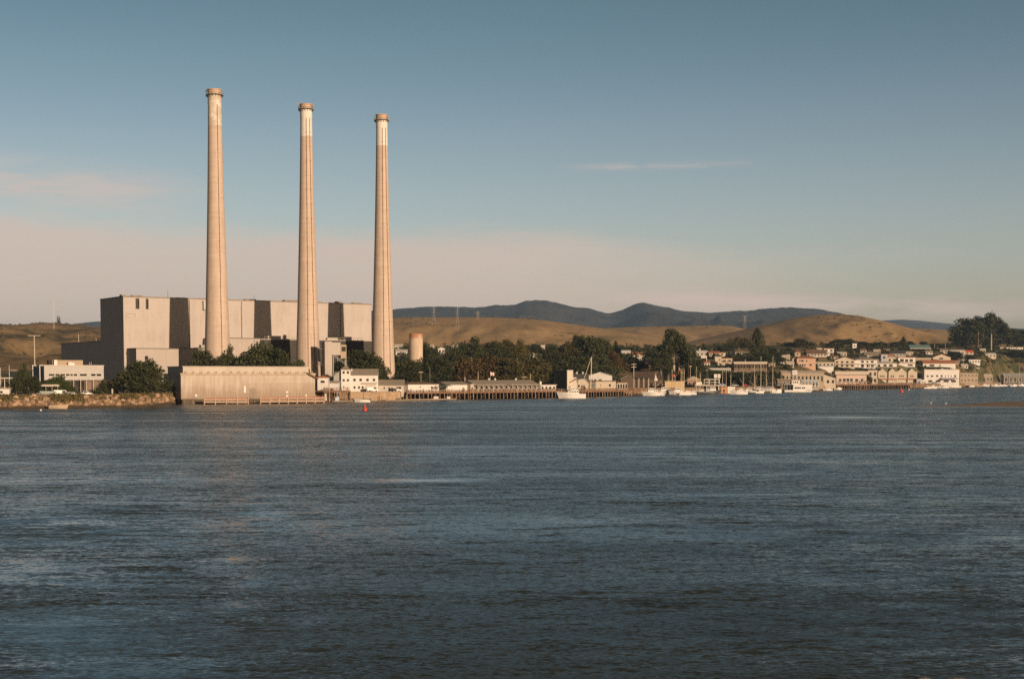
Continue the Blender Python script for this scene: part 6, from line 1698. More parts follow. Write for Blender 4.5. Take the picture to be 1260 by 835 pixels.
# ================================================================= waterfront buildings
WF = 'buildings along the right waterfront'
zq = 4.2
house(1046, 470, 37, 9.2, 'flat', 4.2, mat('restaurant_wall', (.50, .37, .31), .8, .12), PALER, 'pink white waterfront restaurant with a deep pale roof band', 'restaurant', 'building', d=1235, gz=zq, dp=10, wins=[(3, 3.6, 3.4, 3.2), (8, 3.6, 3.6, 3.6), (12.4, 3.6, 3.6, 3.6), (16.8, 3.6, 3.6, 3.6), (23, 3.6, 4, 3.2), (30, 3.4, 3, 3.4)], door=(27.6, 1.6, 4.6), group=WF, ov=1.5, porch=(3.0, 1.6, 8))
house(1072.5, 468.5, 11, 12.5, 'flat', .8, CREAM, PALER, 'narrow cream shop with green awning right of the restaurant', 'shop', 'building', d=1275, gz=zq, dp=8, n=2, rows=2, porch=(6.5, 1.4, 3), group=WF)
for i, (px_, w_, lab) in enumerate(((1090.5, 24, 'cream gabled shop with olive roof, left of the pair'), (1114.5, 24, 'cream gabled shop with olive roof, right of the pair'))):
    house(px_, 468, w_, 11.5, 'gable', 5, CREAM, OLIVER, lab, 'shop', 'building', d=1318 + i*22, gz=zq, dp=11, wins=[(3, 8.2, 1.6, 2), (5.2, 8.2, 1.6, 2), (7.4, 8.2, 1.6, 2), (15, 8.2, 1.6, 2), (17.4, 8.2, 3, 2.4), (3, 1.2, 6, 2.8), (12, 1.2, 4, 3), (18, 1.2, 4, 3)], porch=(5.6, 1.8, 5), group=WF)
    house(px_ - 5.5, 468, 10, 11, 'gable_front', 4.6, CREAM, OLIVER, 'front gable bay of the %s olive roofed shop' % ('left' if i == 0 else 'right'), 'gable_bay', 'bay', d=1316 + i*22, gz=zq + 3.2, dp=2.5, wins=[(2.2, 4, 1.4, 2.2), (4.4, 4, 1.4, 2.2), (6.6, 4, 1.4, 2.2)], ov=.35)
    house(px_ + 7, 468, 9, 11, 'gable_front', 4, CREAM, OLIVER, 'narrower gable bay at the right of the %s olive roofed shop' % ('left' if i == 0 else 'right'), 'gable_bay', 'bay', d=1316.5 + i*22, gz=zq + 3.2, dp=2.5, wins=[(2.6, 4, 1.6, 2.2), (5, 4, 1.6, 2.2)], ov=.35)
house(1157, 467.5, 43, 12.6, 'flat', .8, WHITE, CREAM, 'long white two-storey waterfront hotel with a row of small windows', 'hotel', 'building', d=1400, gz=zq, dp=10, wins=[(3, 8, 2.2, 2), (8, 8, 3, 2), (14.5, 8, 2.4, 2.2), (20, 8, 2.6, 2.2), (25.5, 8.2, 1.2, 1.6), (29, 8.2, 1.2, 1.6), (32.5, 8.2, 1.2, 1.6), (36.5, 7.8, 2.6, 2.4), (5, 1.4, 5, 2.6), (14, 1.4, 6, 2.6), (24, 1.4, 6, 2.6), (33, 1.4, 6, 2.6)], group=WF)
t = thing('hotel_awning', 'pale lilac awning over the right half of the waterfront hotel', 'awning', (X(1169, 1396), 1398, zq), 0)
kk = 1398 / FPX
MB().prism([(-2.6, 5.2*kk), (1.9, 6.8*kk), (1.9, 7.1*kk), (-2.6, 5.5*kk)], 'x', -10*kk, 10*kk).build('canopy', mat('lilac_canvas', (.42, .38, .46), .8, .15), t)
for x in (-9, -3, 3, 9): MB().tube((x*kk, -2.4, -.3), (x*kk, -2.4, 5.2*kk), .08, n=5).build('post', STEEL, t)
house(986, 469, 52, 10.5, 'gable', 2.2, TAN, PALER, 'long low tan waterfront block under the pink house', 'building', 'building', d=1085, gz=zq, dp=11, n=11, wh=.45, group=WF)
t = thing('roof_sign', 'square white sign board on the tan waterfront roof', 'sign', (X(978, 1084), 1084, Z(461, 1084)))
kk = 1084 / FPX
MB().box(-3.1*kk, 3.1*kk, 0, .3, 0, 5.6*kk).build('board', WHITE, t)
MB().box(-2.3*kk, 2.3*kk, -.03, -.004, 3.1*kk, 3.7*kk).box(-2.1*kk, 2.1*kk, -.03, -.004, 1.9*kk, 2.4*kk).build('lettering', mat('sign_blue', (.30, .30, .42)), t)
for x in (-2, 2): MB().box(x*kk - .12, x*kk + .12, .05, .25, -3, -.003).build('post', STEEL, t)
house(1011, 471, 31, 5.6, 'gable_front', 5.2, CREAM, PALER, 'wide shallow cream gable behind the dark waterfront tree', 'hall', 'building', d=1130, gz=zq, dp=10, n=5, group=WF)
house(970, 474, 29, 7, 'flat', .8, BROWNW, TAN, 'brown arcade with white posts behind the white ferry boat', 'arcade', 'building', d=1055, gz=zq - 1, dp=6, n=8, wwf=.55, wh=.6, porch=(6.2, 2.2, 13), group=WF)
house(996, 474.5, 21, 6.6, 'flat', .8, GREYW, mat('pale_blue_roof', (.40, .48, .52)), 'low stall with pale blue roof right of the white ferry boat', 'stall', 'stall', d=1075, gz=zq - 1, dp=5, n=5, wwf=.6, porch=(4.6, 2, 6), group=WF)
house(853, 476.5, 16, 9, 'hip', 4.6, mat('kiosk_red', (.27, .13, .08)), CREAM, 'reddish kiosk with cream pyramid roof behind the fishing boats', 'kiosk', 'kiosk', d=925, gz=2.5, dp=7, n=3, wh=.5, group=WF)
house(829.5, 476, 24, 7, 'flat', .5, brickish('ribbed_tan', (.50, .37, .22), 1.4, 8, .6), TAN, 'ribbed tan shed above the white fishing boats', 'shed', 'shed', d=895, gz=3, dp=7, group=WF)
house(1190.5, 469.5, 22, 10.5, 'flat', .8, TAN, GREYR, 'tan waterfront block with small dark windows at the right', 'building', 'building', d=1480, gz=zq, dp=10, n=5, rows=2, wh=.3, group=WF)
house(1212, 470, 16, 7, 'gable', 3, mat('drab_wall', (.26, .2, .14)), PALER, 'low drab boat store with pale roof left of the grey boathouse', 'boat_store', 'building', d=1620, gz=zq, dp=9, n=4, group=WF)
house(1250, 472.5, 34, 10, 'gable', 3.4, mat('boathouse_wall', (.10, .08, .065), .85, .3), GREYW, 'dark boathouse with long grey roof at the right edge', 'boathouse', 'building', d=1700, gz=2.5, dp=12, n=6, wwf=.7, wh=.6, group=WF)
for i in range(2):
    t = thing('shop_fascia', 'red painted fascia board across the %s olive roofed shop' % ('left' if i == 0 else 'right'), 'fascia', (X(1090.5 + 24*i, 1315.5 + i*22), 1315.2 + i*22, zq + 4.2), 0)
    MB().box(-8.6, 8.6, -.45, -.2, 0, .7).build('board', mat('fascia_red', (.33, .10, .06), .8, .3), t)
    MB().box(-8.8, 8.8, -.55, -.15, .703, .85).build('capping', PALE, t)
WC = 'cars parked along the right waterfront'
for px_, d_, pn, lab in ((1033, 1228, whitep, 'white car left of the pink white restaurant'), (1067, 1262, redp, 'red car between restaurant and cream shop'), (1126, 1362, darkp, 'dark car right of the olive roofed shops'), (1139, 1375, whitep, 'white car at the left corner of the waterfront hotel'), (1150, 1392, bluep, 'blue car before the left part of the hotel'), (1181, 1440, silverp, 'silver car before the tan waterfront block'), (1203, 1600, whitep, 'white car by the drab boat store'), (1002, 1112, silverp, 'silver car at the foot of the shallow cream gable'), (868, 985, whitep, 'white car under the ivy bluff'), (880, 990, darkp, 'dark car under the ivy bluff'), (905, 1010, silverp, 'silver car under the dark bluff scrub'), (917, 1018, redp, 'red car under the dark bluff scrub')):
    car('car', pn, px_, d_, lab, random.uniform(-8, 8), group=WC)
PG = 'utility poles on the right hillside'
for px_, top_, d_, lab in ((958, 430, 1230, 'utility pole left of the pink house'), (1001, 430, 1330, 'utility pole right of the pink house roof'), (1051, 432, 1400, 'utility pole between chalet and porch post house'), (1082, 430, 1430, 'utility pole left of the grey blue tower'), (1124, 432, 1500, 'utility pole right of the arcaded villa'), (1144, 428, 1580, 'utility pole behind the terracotta villa'), (1187, 432, 1620, 'utility pole beneath the red roof'), (876, 430, 1280, 'utility pole in the middle of the terraced houses'), (902, 432, 1220, 'utility pole above the left end of the motel')):
    pole(px_, top_, d_, lab, 'pole', 'utility_pole', .15, [(.96, 1.2), (.86, 1.0)], material=mat('pole_timber', (.20, .14, .09), .9, .3), group=PG)
# covered dock with dark shade beneath
d = 915; kk = d / FPX
t = thing('covered_dock', 'long dark covered dock with white roof edge between the boats', 'dock', (X(873, d), d, 0), R(3))
MB().box(-18*kk, 21*kk, 0, 9, Z(474.6, d), Z(473.4, d)).build('roof', PALER, t)
MB().box(-18*kk, 21*kk, .6, 9, -.4, .7).build('pontoon', HULLD, t)
MB().box(-18*kk, 14*kk, 6.5, 7, .703, Z(474.8, d)).build('back_wall', DARKR, t)
for k in range(9): MB().box((-17.6 + k*4.8)*kk, (-17.2 + k*4.8)*kk, .6, .9, .703, Z(474.7, d)).build('post', SPAR, t)
up = MB()
for u in (-6, 0.5, 7, 13): up.box(u*kk, (u + .5)*kk, 2, 2.3, Z(473.3, d), Z(467, d))
up.box(-6*kk, 13.5*kk, 1.9, 2.4, Z(467, d), Z(466.2, d)).box(-6*kk, 13.5*kk, 2.0, 2.2, Z(470.5, d), Z(470, d)).build('upper_frame', WHITE, t)
MB().box(-16*kk, -9*kk, 1, 4, Z(473.3, d), Z(469.8, d)).build('ticket_booth', WHITE, t)
simple('double_sign', 'white double sign panel on posts above the covered dock', 'sign', 882.6, 935, 2.0, [('panel', MB().box(-2.1, -.2, 0, .2, Z(464.8, 935) - 2, Z(460, 935) - 2).box(.2, 2.1, 0, .2, Z(464.8, 935) - 2, Z(460, 935) - 2), WHITE), ('post', MB().box(-1.2, -1.0, .05, .2, -1, Z(464.8, 935) - 2.003).box(1.0, 1.2, .05, .2, -1, Z(464.8, 935) - 2.003), SPAR)])
simple('dock_shack', 'orange tan shack on the dock right of the covered roof', 'shack', 891, 916, .6, [('wall', MB().box(-2.0, 2.0, 0, 3, -.5, 3.4), mat('orange_ply', (.45, .22, .10))), ('roof', MB().box(-2.2, 2.2, -.2, 3.2, 3.403, 3.6), TAN), ('door', MB().box(-.6, .6, -.06, -.004, 0, 2.2), BROWNW)])
simple('dock_shack', 'bare white square shack on the dock beside the orange one', 'shack', 900, 917, .6, [('wall', MB().box(-2.4, 2.4, 0, 3, -.5, 3.7), WHITE), ('roof', MB().box(-2.6, 2.6, -.2, 3.2, 3.703, 3.9), WHITE), ('door', MB().box(1.0, 1.9, -.06, -.004, 0, 2.2), GREYW)])
simple('red_canopy', 'small red canopy above the dark hall beside the giant eucalyptus', 'canopy', 829, 925, 4, [('cloth', MB().lathe([(1.5, Z(463.4, 925) - 4), (.9, Z(461.2, 925) - 4), (.05, Z(460, 925) - 4)], 8, cap=False), REDR), ('post', MB().box(-1, -.8, -.1, .1, -1, Z(463, 925) - 4).box(.8, 1, -.1, .1, -1, Z(463, 925) - 4), STEEL)])
simple('tarp_roll', 'bright blue tarpaulin bundle on the covered dock roof', 'tarpaulin', 888.5, 916, Z(473.3, 915), [('bundle', MB().tube((-2.2, 1, .35), (2.0, 1, .42), .5, .4, n=8), TARPB), ('rope', MB().tube((-1, .98, .37), (-.8, .98, .38), .54, n=8).tube((1, .98, .40), (1.2, .98, .41), .50, n=8), BDECK)])
random.seed(15)
pier('timber pier under the pink white restaurant and the olive roofed shops', (1050, 1196), (1139, 1318), 16, Z(472.8, 1240), 5.0, 1.2, rows=2, bracing=False)
pier('dark timber landing below the restaurant windows', (1028, 1172), (1051, 1192), 14, Z(473, 1180), 5.0, 1.0, rows=2, bracing=False)
t = thing('gangway', 'sloping tan gangway left of the restaurant pier', 'gangway', (X(1010, 1120), 1120, .5), 0)
x1 = X(1027, 1168) - X(1010, 1120)
MB().add([(0, 0, 0), (x1, 44, 4.6), (x1, 47, 4.6), (0, 3, 0), (0, 0, .3), (x1, 44, 4.9), (x1, 47, 4.9), (0, 3, .3)], [(0,3,2,1),(4,5,6,7),(0,1,5,4),(1,2,6,5),(2,3,7,6),(3,0,4,7)]).build('walkway', TAN, t)
r = MB()
r.tube((0, 0, 1.3), (x1, 44, 5.9), .1, n=4).tube((0, 0, .8), (x1, 44, 5.4), .06, n=4)
for k in range(9): r.tube((x1*k/8, 44*k/8, .3 + 4.6*k/8), (x1*k/8, 44*k/8, 1.3 + 4.6*k/8), .06, n=4)
r.build('railing', PALE, t)
umbrella(1055, 1212, Z(472.8, 1240), WHITE, 'white umbrella on the restaurant pier, left of two', 1.6, 3.2)
umbrella(1062.5, 1222, Z(472.8, 1240), WHITE, 'wider white umbrella on the restaurant pier, right of two', 2.4, 3.6)
umbrella(1068, 1226, Z(472.8, 1240), YEL, 'ochre umbrella on the restaurant pier', 1.4, 3.0)
umbrella(1101, 1300, zq, mat('salmon_canvas', (.55, .22, .13)), 'salmon umbrella before the left olive roofed shop', 1.4, 3.6)
simple('service_cabin', 'grey blue square cabin at the right end of the shops pier', 'cabin', 1131, 1335, zq, [('wall', MB().box(-2.2, 2.2, 0, 4, -1, 4.6), mat('grey_blue_wall', (.34, .34, .36))), ('roof', MB().box(-2.4, 2.4, -.2, 4.2, 4.603, 4.8), GREYR), ('door', MB().box(-.5, .6, -.06, -.004, 0, 2.2), DARK)])
simple('service_cabin', 'white square cabin right of the grey blue cabin', 'cabin', 1135.5, 1338, zq, [('wall', MB().box(-1.4, 1.4, 0, 3, -1, 3.6), WHITE), ('roof', MB().box(-1.6, 1.6, -.2, 3.2, 3.603, 3.8), WHITE), ('window', MB().box(-.5, .5, -.06, -.004, 1.5, 2.6), GLASS)])
# light poles, masts on shore
pole(849.5, 450, 935, 'pale street lamp with small hood behind the reddish kiosk', 'street lamp', 'street_lamp', .14, [(.98, .9)], z=4)
pole(846.8, 445, 940, 'rusty timber pole beside the street lamp by the kiosk', 'pole', 'utility_pole', .2, z=4, material=BROWNW)
pole(839.5, 455, 930, 'ochre cross shaped mast above the ribbed tan shed', 'mast', 'signal_mast', .14, [(.85, 1.3)], z=4, material=YEL)
pole(893.6, 452, 985, 'pale lamp pole before the green bluff', 'street lamp', 'street_lamp', .16, lamp=True, z=4, material=PALE)
pole(870, 455, 975, 'thin dark lamp pole left of the double sign', 'street lamp', 'street_lamp', .09, [(.99, .9)], z=4, material=STEEL)
pole(856, 428, 1180, 'thin pole rising left of the terraced houses', 'pole', 'utility_pole', .10, z=15, material=STEEL)
pole(1149.3, 423.5, 1660, 'taller light pole of two on the crest above the terracotta villa', 'light pole', 'light_pole', .22, [(.99, .7)], z=30, material=PALE)
pole(1153.3, 425, 1660, 'shorter light pole of two on the crest above the terracotta villa', 'light pole', 'light_pole', .18, z=30, material=STEEL)
pole(1162.5, 422.5, 1665, 'pale topped lamp among the dark crest trees right of the two poles', 'light pole', 'light_pole', .18, [(.99, .7)], z=30, material=PALE)
pole(1203, 408, 1800, 'pale pole standing before the huge dark eucalyptus', 'pole', 'utility_pole', .3, [(.9, 1.2)], z=35, material=TAN)
pole(1175, 444, 1560, 'rusty utility pole right of the big terracotta villa', 'pole', 'utility_pole', .2, [(.95, 1.3)], z=8, material=BROWNW)

# ================================================================= boats
boat(704.5, 490, 36, 'white motor cruiser moored off the timber pier', 'cruiser', -1, fbk=1.25)
BG = 'fishing boats along the waterfront'
boat(806, 486.8, 30, 'white fishing boat with dark window nearest the timber pier', 'fishing', -1, group=BG, mast=11)
boat(822, 485.8, 31, 'white fishing boat with twin dark windows beneath the ribbed shed', 'fishing', -1, group=BG, mast=10)
boat(838, 486, 28, 'white fishing boat with open aft deck below the cream kiosk roof', 'fishing', -1, group=BG, mast=13)
boat(847, 484.2, 18, 'low white boat with pointed bow left of the covered dock', 'runabout', 1, group=BG)
boat(872, 485.4, 30, 'dark hulled work boat lying under the covered dock', 'fishing', 1, HULLD, group=BG, mast=8)
boat(910, 485, 22, 'white cabin boat right of the bare white shack', 'cruiser', -1, group=BG)
boat(921, 483.6, 21, 'white boat with pale canopy among the moored boats', 'runabout', -1, group=BG, trim=WHITE)
boat(930, 482.8, 21, 'white fishing boat left of the twin sailing masts', 'fishing', 1, group=BG, mast=9)
boat(923, 484.6, 14, 'dark hulled boat in front of the canopy boat', 'runabout', -1, HULLD, group=BG, trim=DARKR)
SG = 'sailing boats by the white ferry'
boat(938, 483.2, 22, 'sailing boat with the shorter of two tall masts and dark hull', 'sail', -1, HULLD, mast=Z(438.5, 940) - 1.5, group=SG, name='sailboat', d=940)
boat(949, 481.6, 24, 'sailing boat with the stouter mast next to the white ferry', 'sail', 1, HULLW, mast=Z(438.5, 965) - 1.5, group=SG, name='sailboat', d=965)
boat(955.5, 483.4, 13, 'small white boat at the bow of the white ferry', 'runabout', 1, group=BG)
GREENH = mat('boat_green', (.05, .13, .09), .5, .2, .8)
boat(862, 484.2, 15, 'green hulled fishing boat at the left end of the covered dock', 'fishing', 1, GREENH, group=BG, mast=12)
boat(899, 483.4, 15, 'blue hulled boat behind the bare white shack', 'fishing', -1, HULLB, group=BG, mast=11)
boat(915, 482.3, 15, 'white trawler with tall rig behind the canopy boat', 'fishing', 1, group=BG, mast=14)
boat(941, 481.6, 14, 'white cruiser tucked behind the shorter masted sailing boat', 'cruiser', -1, group=BG)
boat(814, 484.0, 16, 'tan hulled fishing boat behind the first white boats', 'fishing', 1, mat('boat_tan', (.38, .28, .18)), group=BG, mast=13)
boat(1157, 477.0, 9, 'white boat between cruiser and motor yacht off the hotel', 'runabout', -1, group=BG, trim=TARPB)
boat(1206, 474.8, 8, 'white fishing boat behind the tan hulled boat', 'fishing', 1, group=BG, mast=9)
boat(1219, 474.7, 8, 'blue hulled fishing boat by the drab boat store', 'fishing', -1, HULLB, group=BG, mast=11)
for px_, py_, L_, kd_, fl_, hm_, mh_, lab in (
 (799, 486.2, 14, 'runabout', -1, HULLW, None, 'small white boat at the right end of the timber pier'),
 (829, 487.0, 14, 'runabout', 1, HULLD, None, 'dark inflatable beside the twin windowed fishing boat'),
 (842, 485.2, 15, 'fishing', 1, HULLB, 14, 'blue hulled trawler with tall rig beside the reddish kiosk'),
 (852, 485.4, 14, 'cruiser', -1, HULLW, None, 'white cruiser before the reddish kiosk'),
 (934, 483.6, 13, 'runabout', 1, HULLW, None, 'white launch at the stern of the dark sailing boat'),
 (961, 482.0, 14, 'fishing', -1, HULLD, 11, 'dark fishing boat under the slanting hoist booms'),
 (1031, 479.4, 10, 'fishing', 1, HULLW, 10, 'white fishing boat at the left end of the restaurant landing'),
 (1141, 477.9, 9, 'runabout', 1, HULLW, None, 'white launch left of the hotel cruiser'),
 (1163, 477.2, 10, 'cruiser', 1, HULLW, None, 'white cruiser under the lilac awning'),
 (1188, 475.8, 9, 'fishing', -1, HULLW, 10, 'white fishing boat below the tan waterfront block windows'),
 (1258, 475.0, 10, 'cruiser', 1, HULLW, None, 'white cruiser at the right edge before the boathouse')):
    boat(px_, py_, L_, lab, kd_, fl_, hm_, group=BG, mast=mh_)
# slanting boom crane behind the second mast
t = thing('boat_hoist', 'boat hoist with two slanting dark booms right of the stouter mast', 'hoist', (X(957, 1010), 1010, 1.0), 0)
kk = 1010 / FPX
for dx0, dx1, h1 in ((-1, -7.5, 27), (0.5, -5, 19), (2, 6, 22)):
    MB().tube((dx0*kk, 0, 0), (dx1*kk, 0, h1*kk), .2, .12, n=5).build('boom', BROWNW, t)
MB().box(-1.5, 1.5, -1, 1, -1.5, 1.2).build('base', RUST, t)
# white ferry
d = WD(482.2); kk = d / FPX
t = thing('ferry_boat', 'large white two-deck ferry with small pilot house and dark aft deck', 'ferry', (X(981, d), d, 0), R(2))
L = 36 * kk
hm = hull_mesh(L * 1.02, 6.5, 1.5, 1, .10, transom=.9); hm.build('hull', [HULLW, BOOT, BDECK], t)
c = MB().box(-6*kk, 17*kk, -2.8, 2.8, 1.45, 9.2*kk).build('deckhouse', WHITE, t)
for u, ww in ((-4.4, 1.8), (-2.2, 1.8), (0, 1.8), (2.2, 1.2), (4.8, 1.6), (7, 1.6)):
    MB().box(u*kk, (u + ww)*kk, -2.86, -2.804, 4.2*kk, 6.2*kk).build('window', GLASS, c)
MB().box(-17.5*kk, 17.3*kk, -2.9, 2.9, 9.2*kk + .003, 9.2*kk + .2).build('upper_deck', WHITE, t)
MB().box(-17*kk, -6.3*kk, 1.5, 1.6, 1.45, 9.2*kk).build('back_screen', DARKR, t)
for u in (-17, -13.5, -10): MB().box(u*kk, u*kk + .12, -2.8, -2.68, 1.45, 9.2*kk).build('stanchion', STEEL, t)
ph = MB().box(-7.5*kk, 2.5*kk, -2.0, 2.0, 9.2*kk + .204, 14.2*kk).build('pilot_house', WHITE, t)
for u in (-6.2, -3.6, -1): MB().box(u*kk, (u + 1.6)*kk, -2.06, -2.004, 11*kk, 13*kk).build('window', GLASS, ph)
MB().box(-8*kk, 3*kk, -2.3, 2.3, 14.2*kk + .003, 14.6*kk).build('pilot_roof', WHITE, ph)
MB().tube((-2*kk, 0, 14.6*kk), (-2*kk, 0, 19*kk), .09, n=5).build('mast', SPAR, ph)
r = MB().box(3*kk, 17*kk, -2.85, -2.78, 11*kk, 11.2*kk)
for k in range(8): r.box((3 + k*2)*kk, (3 + k*2)*kk + .06, -2.85, -2.78, 9.2*kk + .2, 11*kk)
r.build('railing', STEEL, t)
boat(1019, 480.4, 12, 'small white boat beneath the sloping gangway', 'cruiser', -1, group=BG)
boat(1008, 479.8, 11, 'small reddish boat between ferry and gangway', 'runabout', 1, BOOT, group=BG, trim=BDECK)
boat(1147.5, 477.8, 12, 'white cabin cruiser moored off the hotel', 'cruiser', -1, group=BG, fbk=1.2)
boat(1171, 476.6, 17, 'white motor yacht right of the hotel front', 'cruiser', -1, group=BG)
boat(1179, 476.6, 8, 'short white boat at the stern of the motor yacht', 'runabout', 1, group=BG, trim=WHITE)
boat(1168, 475.6, 14, 'larger white cabin boat behind the motor yacht', 'fishing', 1, group=BG, mast=9)
boat(1195.5, 475.9, 8, 'small round bowed white boat below the tan waterfront block', 'cruiser', 1, group=BG)
boat(1184, 475.2, 13, 'sailing boat with a tall pale mast before the tan waterfront block', 'sail', 1, HULLB, mast=Z(431, 1560) - 2, group=SG, name='sailboat', d=1560)
boat(1189.5, 475.0, 11, 'sailing boat with a thinner darker mast by the tan block', 'sail', -1, HULLD, mast=Z(446, 1580) - 2, group=SG, name='sailboat', d=1580)
boat(1213, 475.2, 10, 'white boat below the drab boat store', 'fishing', -1, group=BG, mast=10)
boat(1225, 475.4, 10, 'long low white boat left of the dark boathouse', 'cruiser', -1, group=BG)
boat(1231, 474.9, 8, 'sailing boat with short mast left of the dark boathouse', 'sail', 1, mast=Z(455, 1600) - 2, group=SG, name='sailboat', d=1600)
boat(1236, 474.9, 8, 'white sailing boat close beside the dark boathouse', 'sail', -1, mast=Z(456, 1610) - 2, group=SG, name='sailboat', d=1610)
boat(1247, 475.3, 9, 'pale boat under the roof of the dark boathouse', 'fishing', 1, HULLW, group=BG, mast=6)
boat(1204, 475.6, 9, 'tan hulled boat right of the small round bowed boat', 'runabout', -1, mat('boat_tan', (.38, .28, .18)), group=BG, trim=TAN)
t = boat(71, 502.6, 24, 'long low barge like skiff close to the left bank', 'skiff', 1, mat('boat_tan', (.38, .28, .18)), d=487)
for px_, py_, L_, top_, fl_, hm_, lab in ((927, 483.4, 15, 448, 1, HULLW, 'sailing boat with a thin mast left of the twin tall masts'), (944, 482.4, 13, 452, -1, HULLB, 'blue hulled sailing boat between the twin tall masts'), (888, 483, 14, 455, 1, HULLW, 'sailing boat behind the orange shack'), (1024, 479.2, 10, 458, -1, HULLW, 'sailing boat with thin mast under the gangway head'), (1199, 475.3, 9, 448, 1, HULLW, 'sailing boat with thin mast right of the tan waterfront block'), (1242, 474.9, 8, 452, 1, HULLB, 'blue sailing boat before the grey boathouse'), (1255, 474.9, 9, 450, -1, HULLW, 'sailing boat at the right edge before the boathouse'), (858, 484.6, 14, 450, -1, HULLB, 'blue sailing boat left of the covered dock'), (826, 484.2, 13, 453, 1, HULLW, 'sailing boat behind the ribbed tan shed front')):
    d = WD(py_); boat(px_, py_, L_, lab, 'sail', fl_, hm_, mast=Z(top_, d) - 1.5, group='moored sailing boats', name='sailboat')
def ball_buoy(px, py, r_px, label, mm):
    d = WD(py); r = r_px * d / FPX
    t = thing('mooring_buoy', label, 'buoy', (X(px, d), d, 0))
    MB().lathe([(.05, -r*.6), (r*.8, -r*.4), (r, r*.2), (r*.85, r*.8), (r*.5, r*1.15), (.05, r*1.3)], 14, cap=False).build('float', mm, t, smooth=True)
    MB().tube((0, 0, r*1.25), (0, 0, r*1.7), r*.12, n=6).build('ring', STEEL, t)
ball_buoy(49.5, 505, 1.5, 'white round mooring buoy at the bow of the low skiff', WHITE)
ball_buoy(1118.5, 479.6, 1.2, 'small white mooring buoy beside the shops pier', WHITE)
def nav_buoy(px, py, top, label):
    d = WD(py); H = Z(top, d); kk = d / FPX
    t = thing('channel_buoy', label, 'buoy', (X(px, d), d, 0), .4, 'red channel buoys')
    RED = mat('buoy_red', (.55, .06, .035), .5, .15)
    MB().lathe([(.4*kk, -.8), (2.2*kk, -.4), (2.4*kk, .25*H), (2.0*kk, .34*H), (.5*kk, .36*H)], 16, cap=True).build('float', RED, t)
    tw = MB()
    for k in range(4):
        a_ = k * math.pi / 2 + .5
        tw.tube((1.6*kk*math.cos(a_), 1.6*kk*math.sin(a_), .34*H), (.6*kk*math.cos(a_), .6*kk*math.sin(a_), .85*H), .16*kk, n=5)
    tw.build('tower', RED, t)
    MB().lathe([(1.5*kk, .42*H), (.75*kk, .78*H), (.05, .80*H)], 8, cap=True).build('radar_reflector', RED, t)
    MB().lathe([(.7*kk, .85*H), (.7*kk, .88*H), (.35*kk, .90*H), (.35*kk, .99*H), (.05, H)], 10, cap=True).build('lantern', mat('buoy_lamp', (.45, .3, .25)), t)
nav_buoy(449, 505, 496.5, 'red channel buoy off the sea wall, nearer one')
nav_buoy(1109.5, 482.4, 477.2, 'red channel buoy off the shops pier, farther one')
# ================================================================= sandbar, birds, near rocks
def bar():
    V = []; F_ = []; n = 90; mrow = 12
    for i in range(n + 1):
        s = i / n; px = 1128 + (1700 - 1128) * s
        w_ = sm(s * 5) if s < .25 else 1.0
        dn = WD(500.2 + .5 * math.sin(px * .03)); df = WD(499.8 - 5.6 * sm((px - 1128) / 130.0) + .25 * math.sin(px * .07))
        for j in range(mrow + 1):
            u = j / mrow; d = dn + (df - dn) * u
            z = -.12 + .75 * math.sin(math.pi * u) ** .6 * (.25 + .75 * w_)
            V.append((X(px, d), d, z + .05 * mnoise.noise(Vector((px * .1, d * .1, 0)))))
    for i in range(n):
        for j in range(mrow):
            q = i * (mrow + 1) + j; F_.append((q, q + mrow + 1, q + mrow + 2, q + 1))
    me = bpy.data.meshes.new('sandbar'); me.from_pydata(V, [], F_); me.update()
    me.polygons.foreach_set('use_smooth', [True] * len(me.polygons))
    o = bpy.data.objects.new('sandbar', me); COL.objects.link(o); structure(o)
    me.materials.append(mat('wet_sand', (.22, .135, .07), .8, .35, .15))
bar()
t = MB()
fm = []
for i in range(60):
    px = 1122 + i * 9.5; d = WD(500.55 + .5 * math.sin(px * .03)); d2 = WD(500.2 + .5 * math.sin(px * .03))
    fm.append((X(px, d), d, .035)); fm.append((X(px, d2), d2 + .5, .05))
o = t.add(fm, [(2*i, 2*i + 2, 2*i + 3, 2*i + 1) for i in range(59)]).build('foam', mat('sea_foam', (.50, .46, .42), .8, .4, .3)); o['kind'] = 'stuff'
def bird(px, py, label, d=None, white=True, float_=False):
    d = d or WD(py)
    t = thing('gull', label, 'bird', (X(px, d), d, .15 if not float_ else 0), random.uniform(-1, 1))
    b_ = MB(); n = 10
    prof_ = [(-.42, .02, .42), (-.30, .08, .40), (-.12, .16, .40), (.08, .19, .42), (.22, .15, .48), (.30, .09, .60), (.34, .085, .70), (.40, .08, .74), (.46, .03, .73), (.56, .012, .71)]
    vs = []; fs = []
    for x, r_, z in prof_:
        for k in range(n):
            a_ = 2 * math.pi * k / n; vs.append((x * 1.15, r_ * math.cos(a_) * 1.2, z + r_ * 1.2 * math.sin(a_) - (.32 if float_ else 0)))
    for i in range(len(prof_) - 1):
        for k in range(n): fs.append((i*n + k, i*n + (k+1) % n, (i+1)*n + (k+1) % n, (i+1)*n + k))
    b_.add(vs, fs)
    if not float_:
        for s in (-.07, .07): b_.tube((0, s, .3), (.02, s, -.02), .025, n=5)
    b_.build('body', mat('gull_white', (.72, .70, .67), .8, .15, 3.0), t, smooth=True)
    w_ = MB()
    for s in (-1, 1): w_.add([(.18, s*.21, .50), (-.1, s*.24, .54), (-.55, s*.08, .46), (-.2, s*.22, .36), (.12, s*.22, .38)], [(0, 1, 2, 3, 4)])
    if not float_: w_.build('wing', mat('gull_grey', (.30, .30, .31), .8, .2, 3.0), t)
bird(1145.5, 497.6, 'white gull standing at the tip of the sandbar')
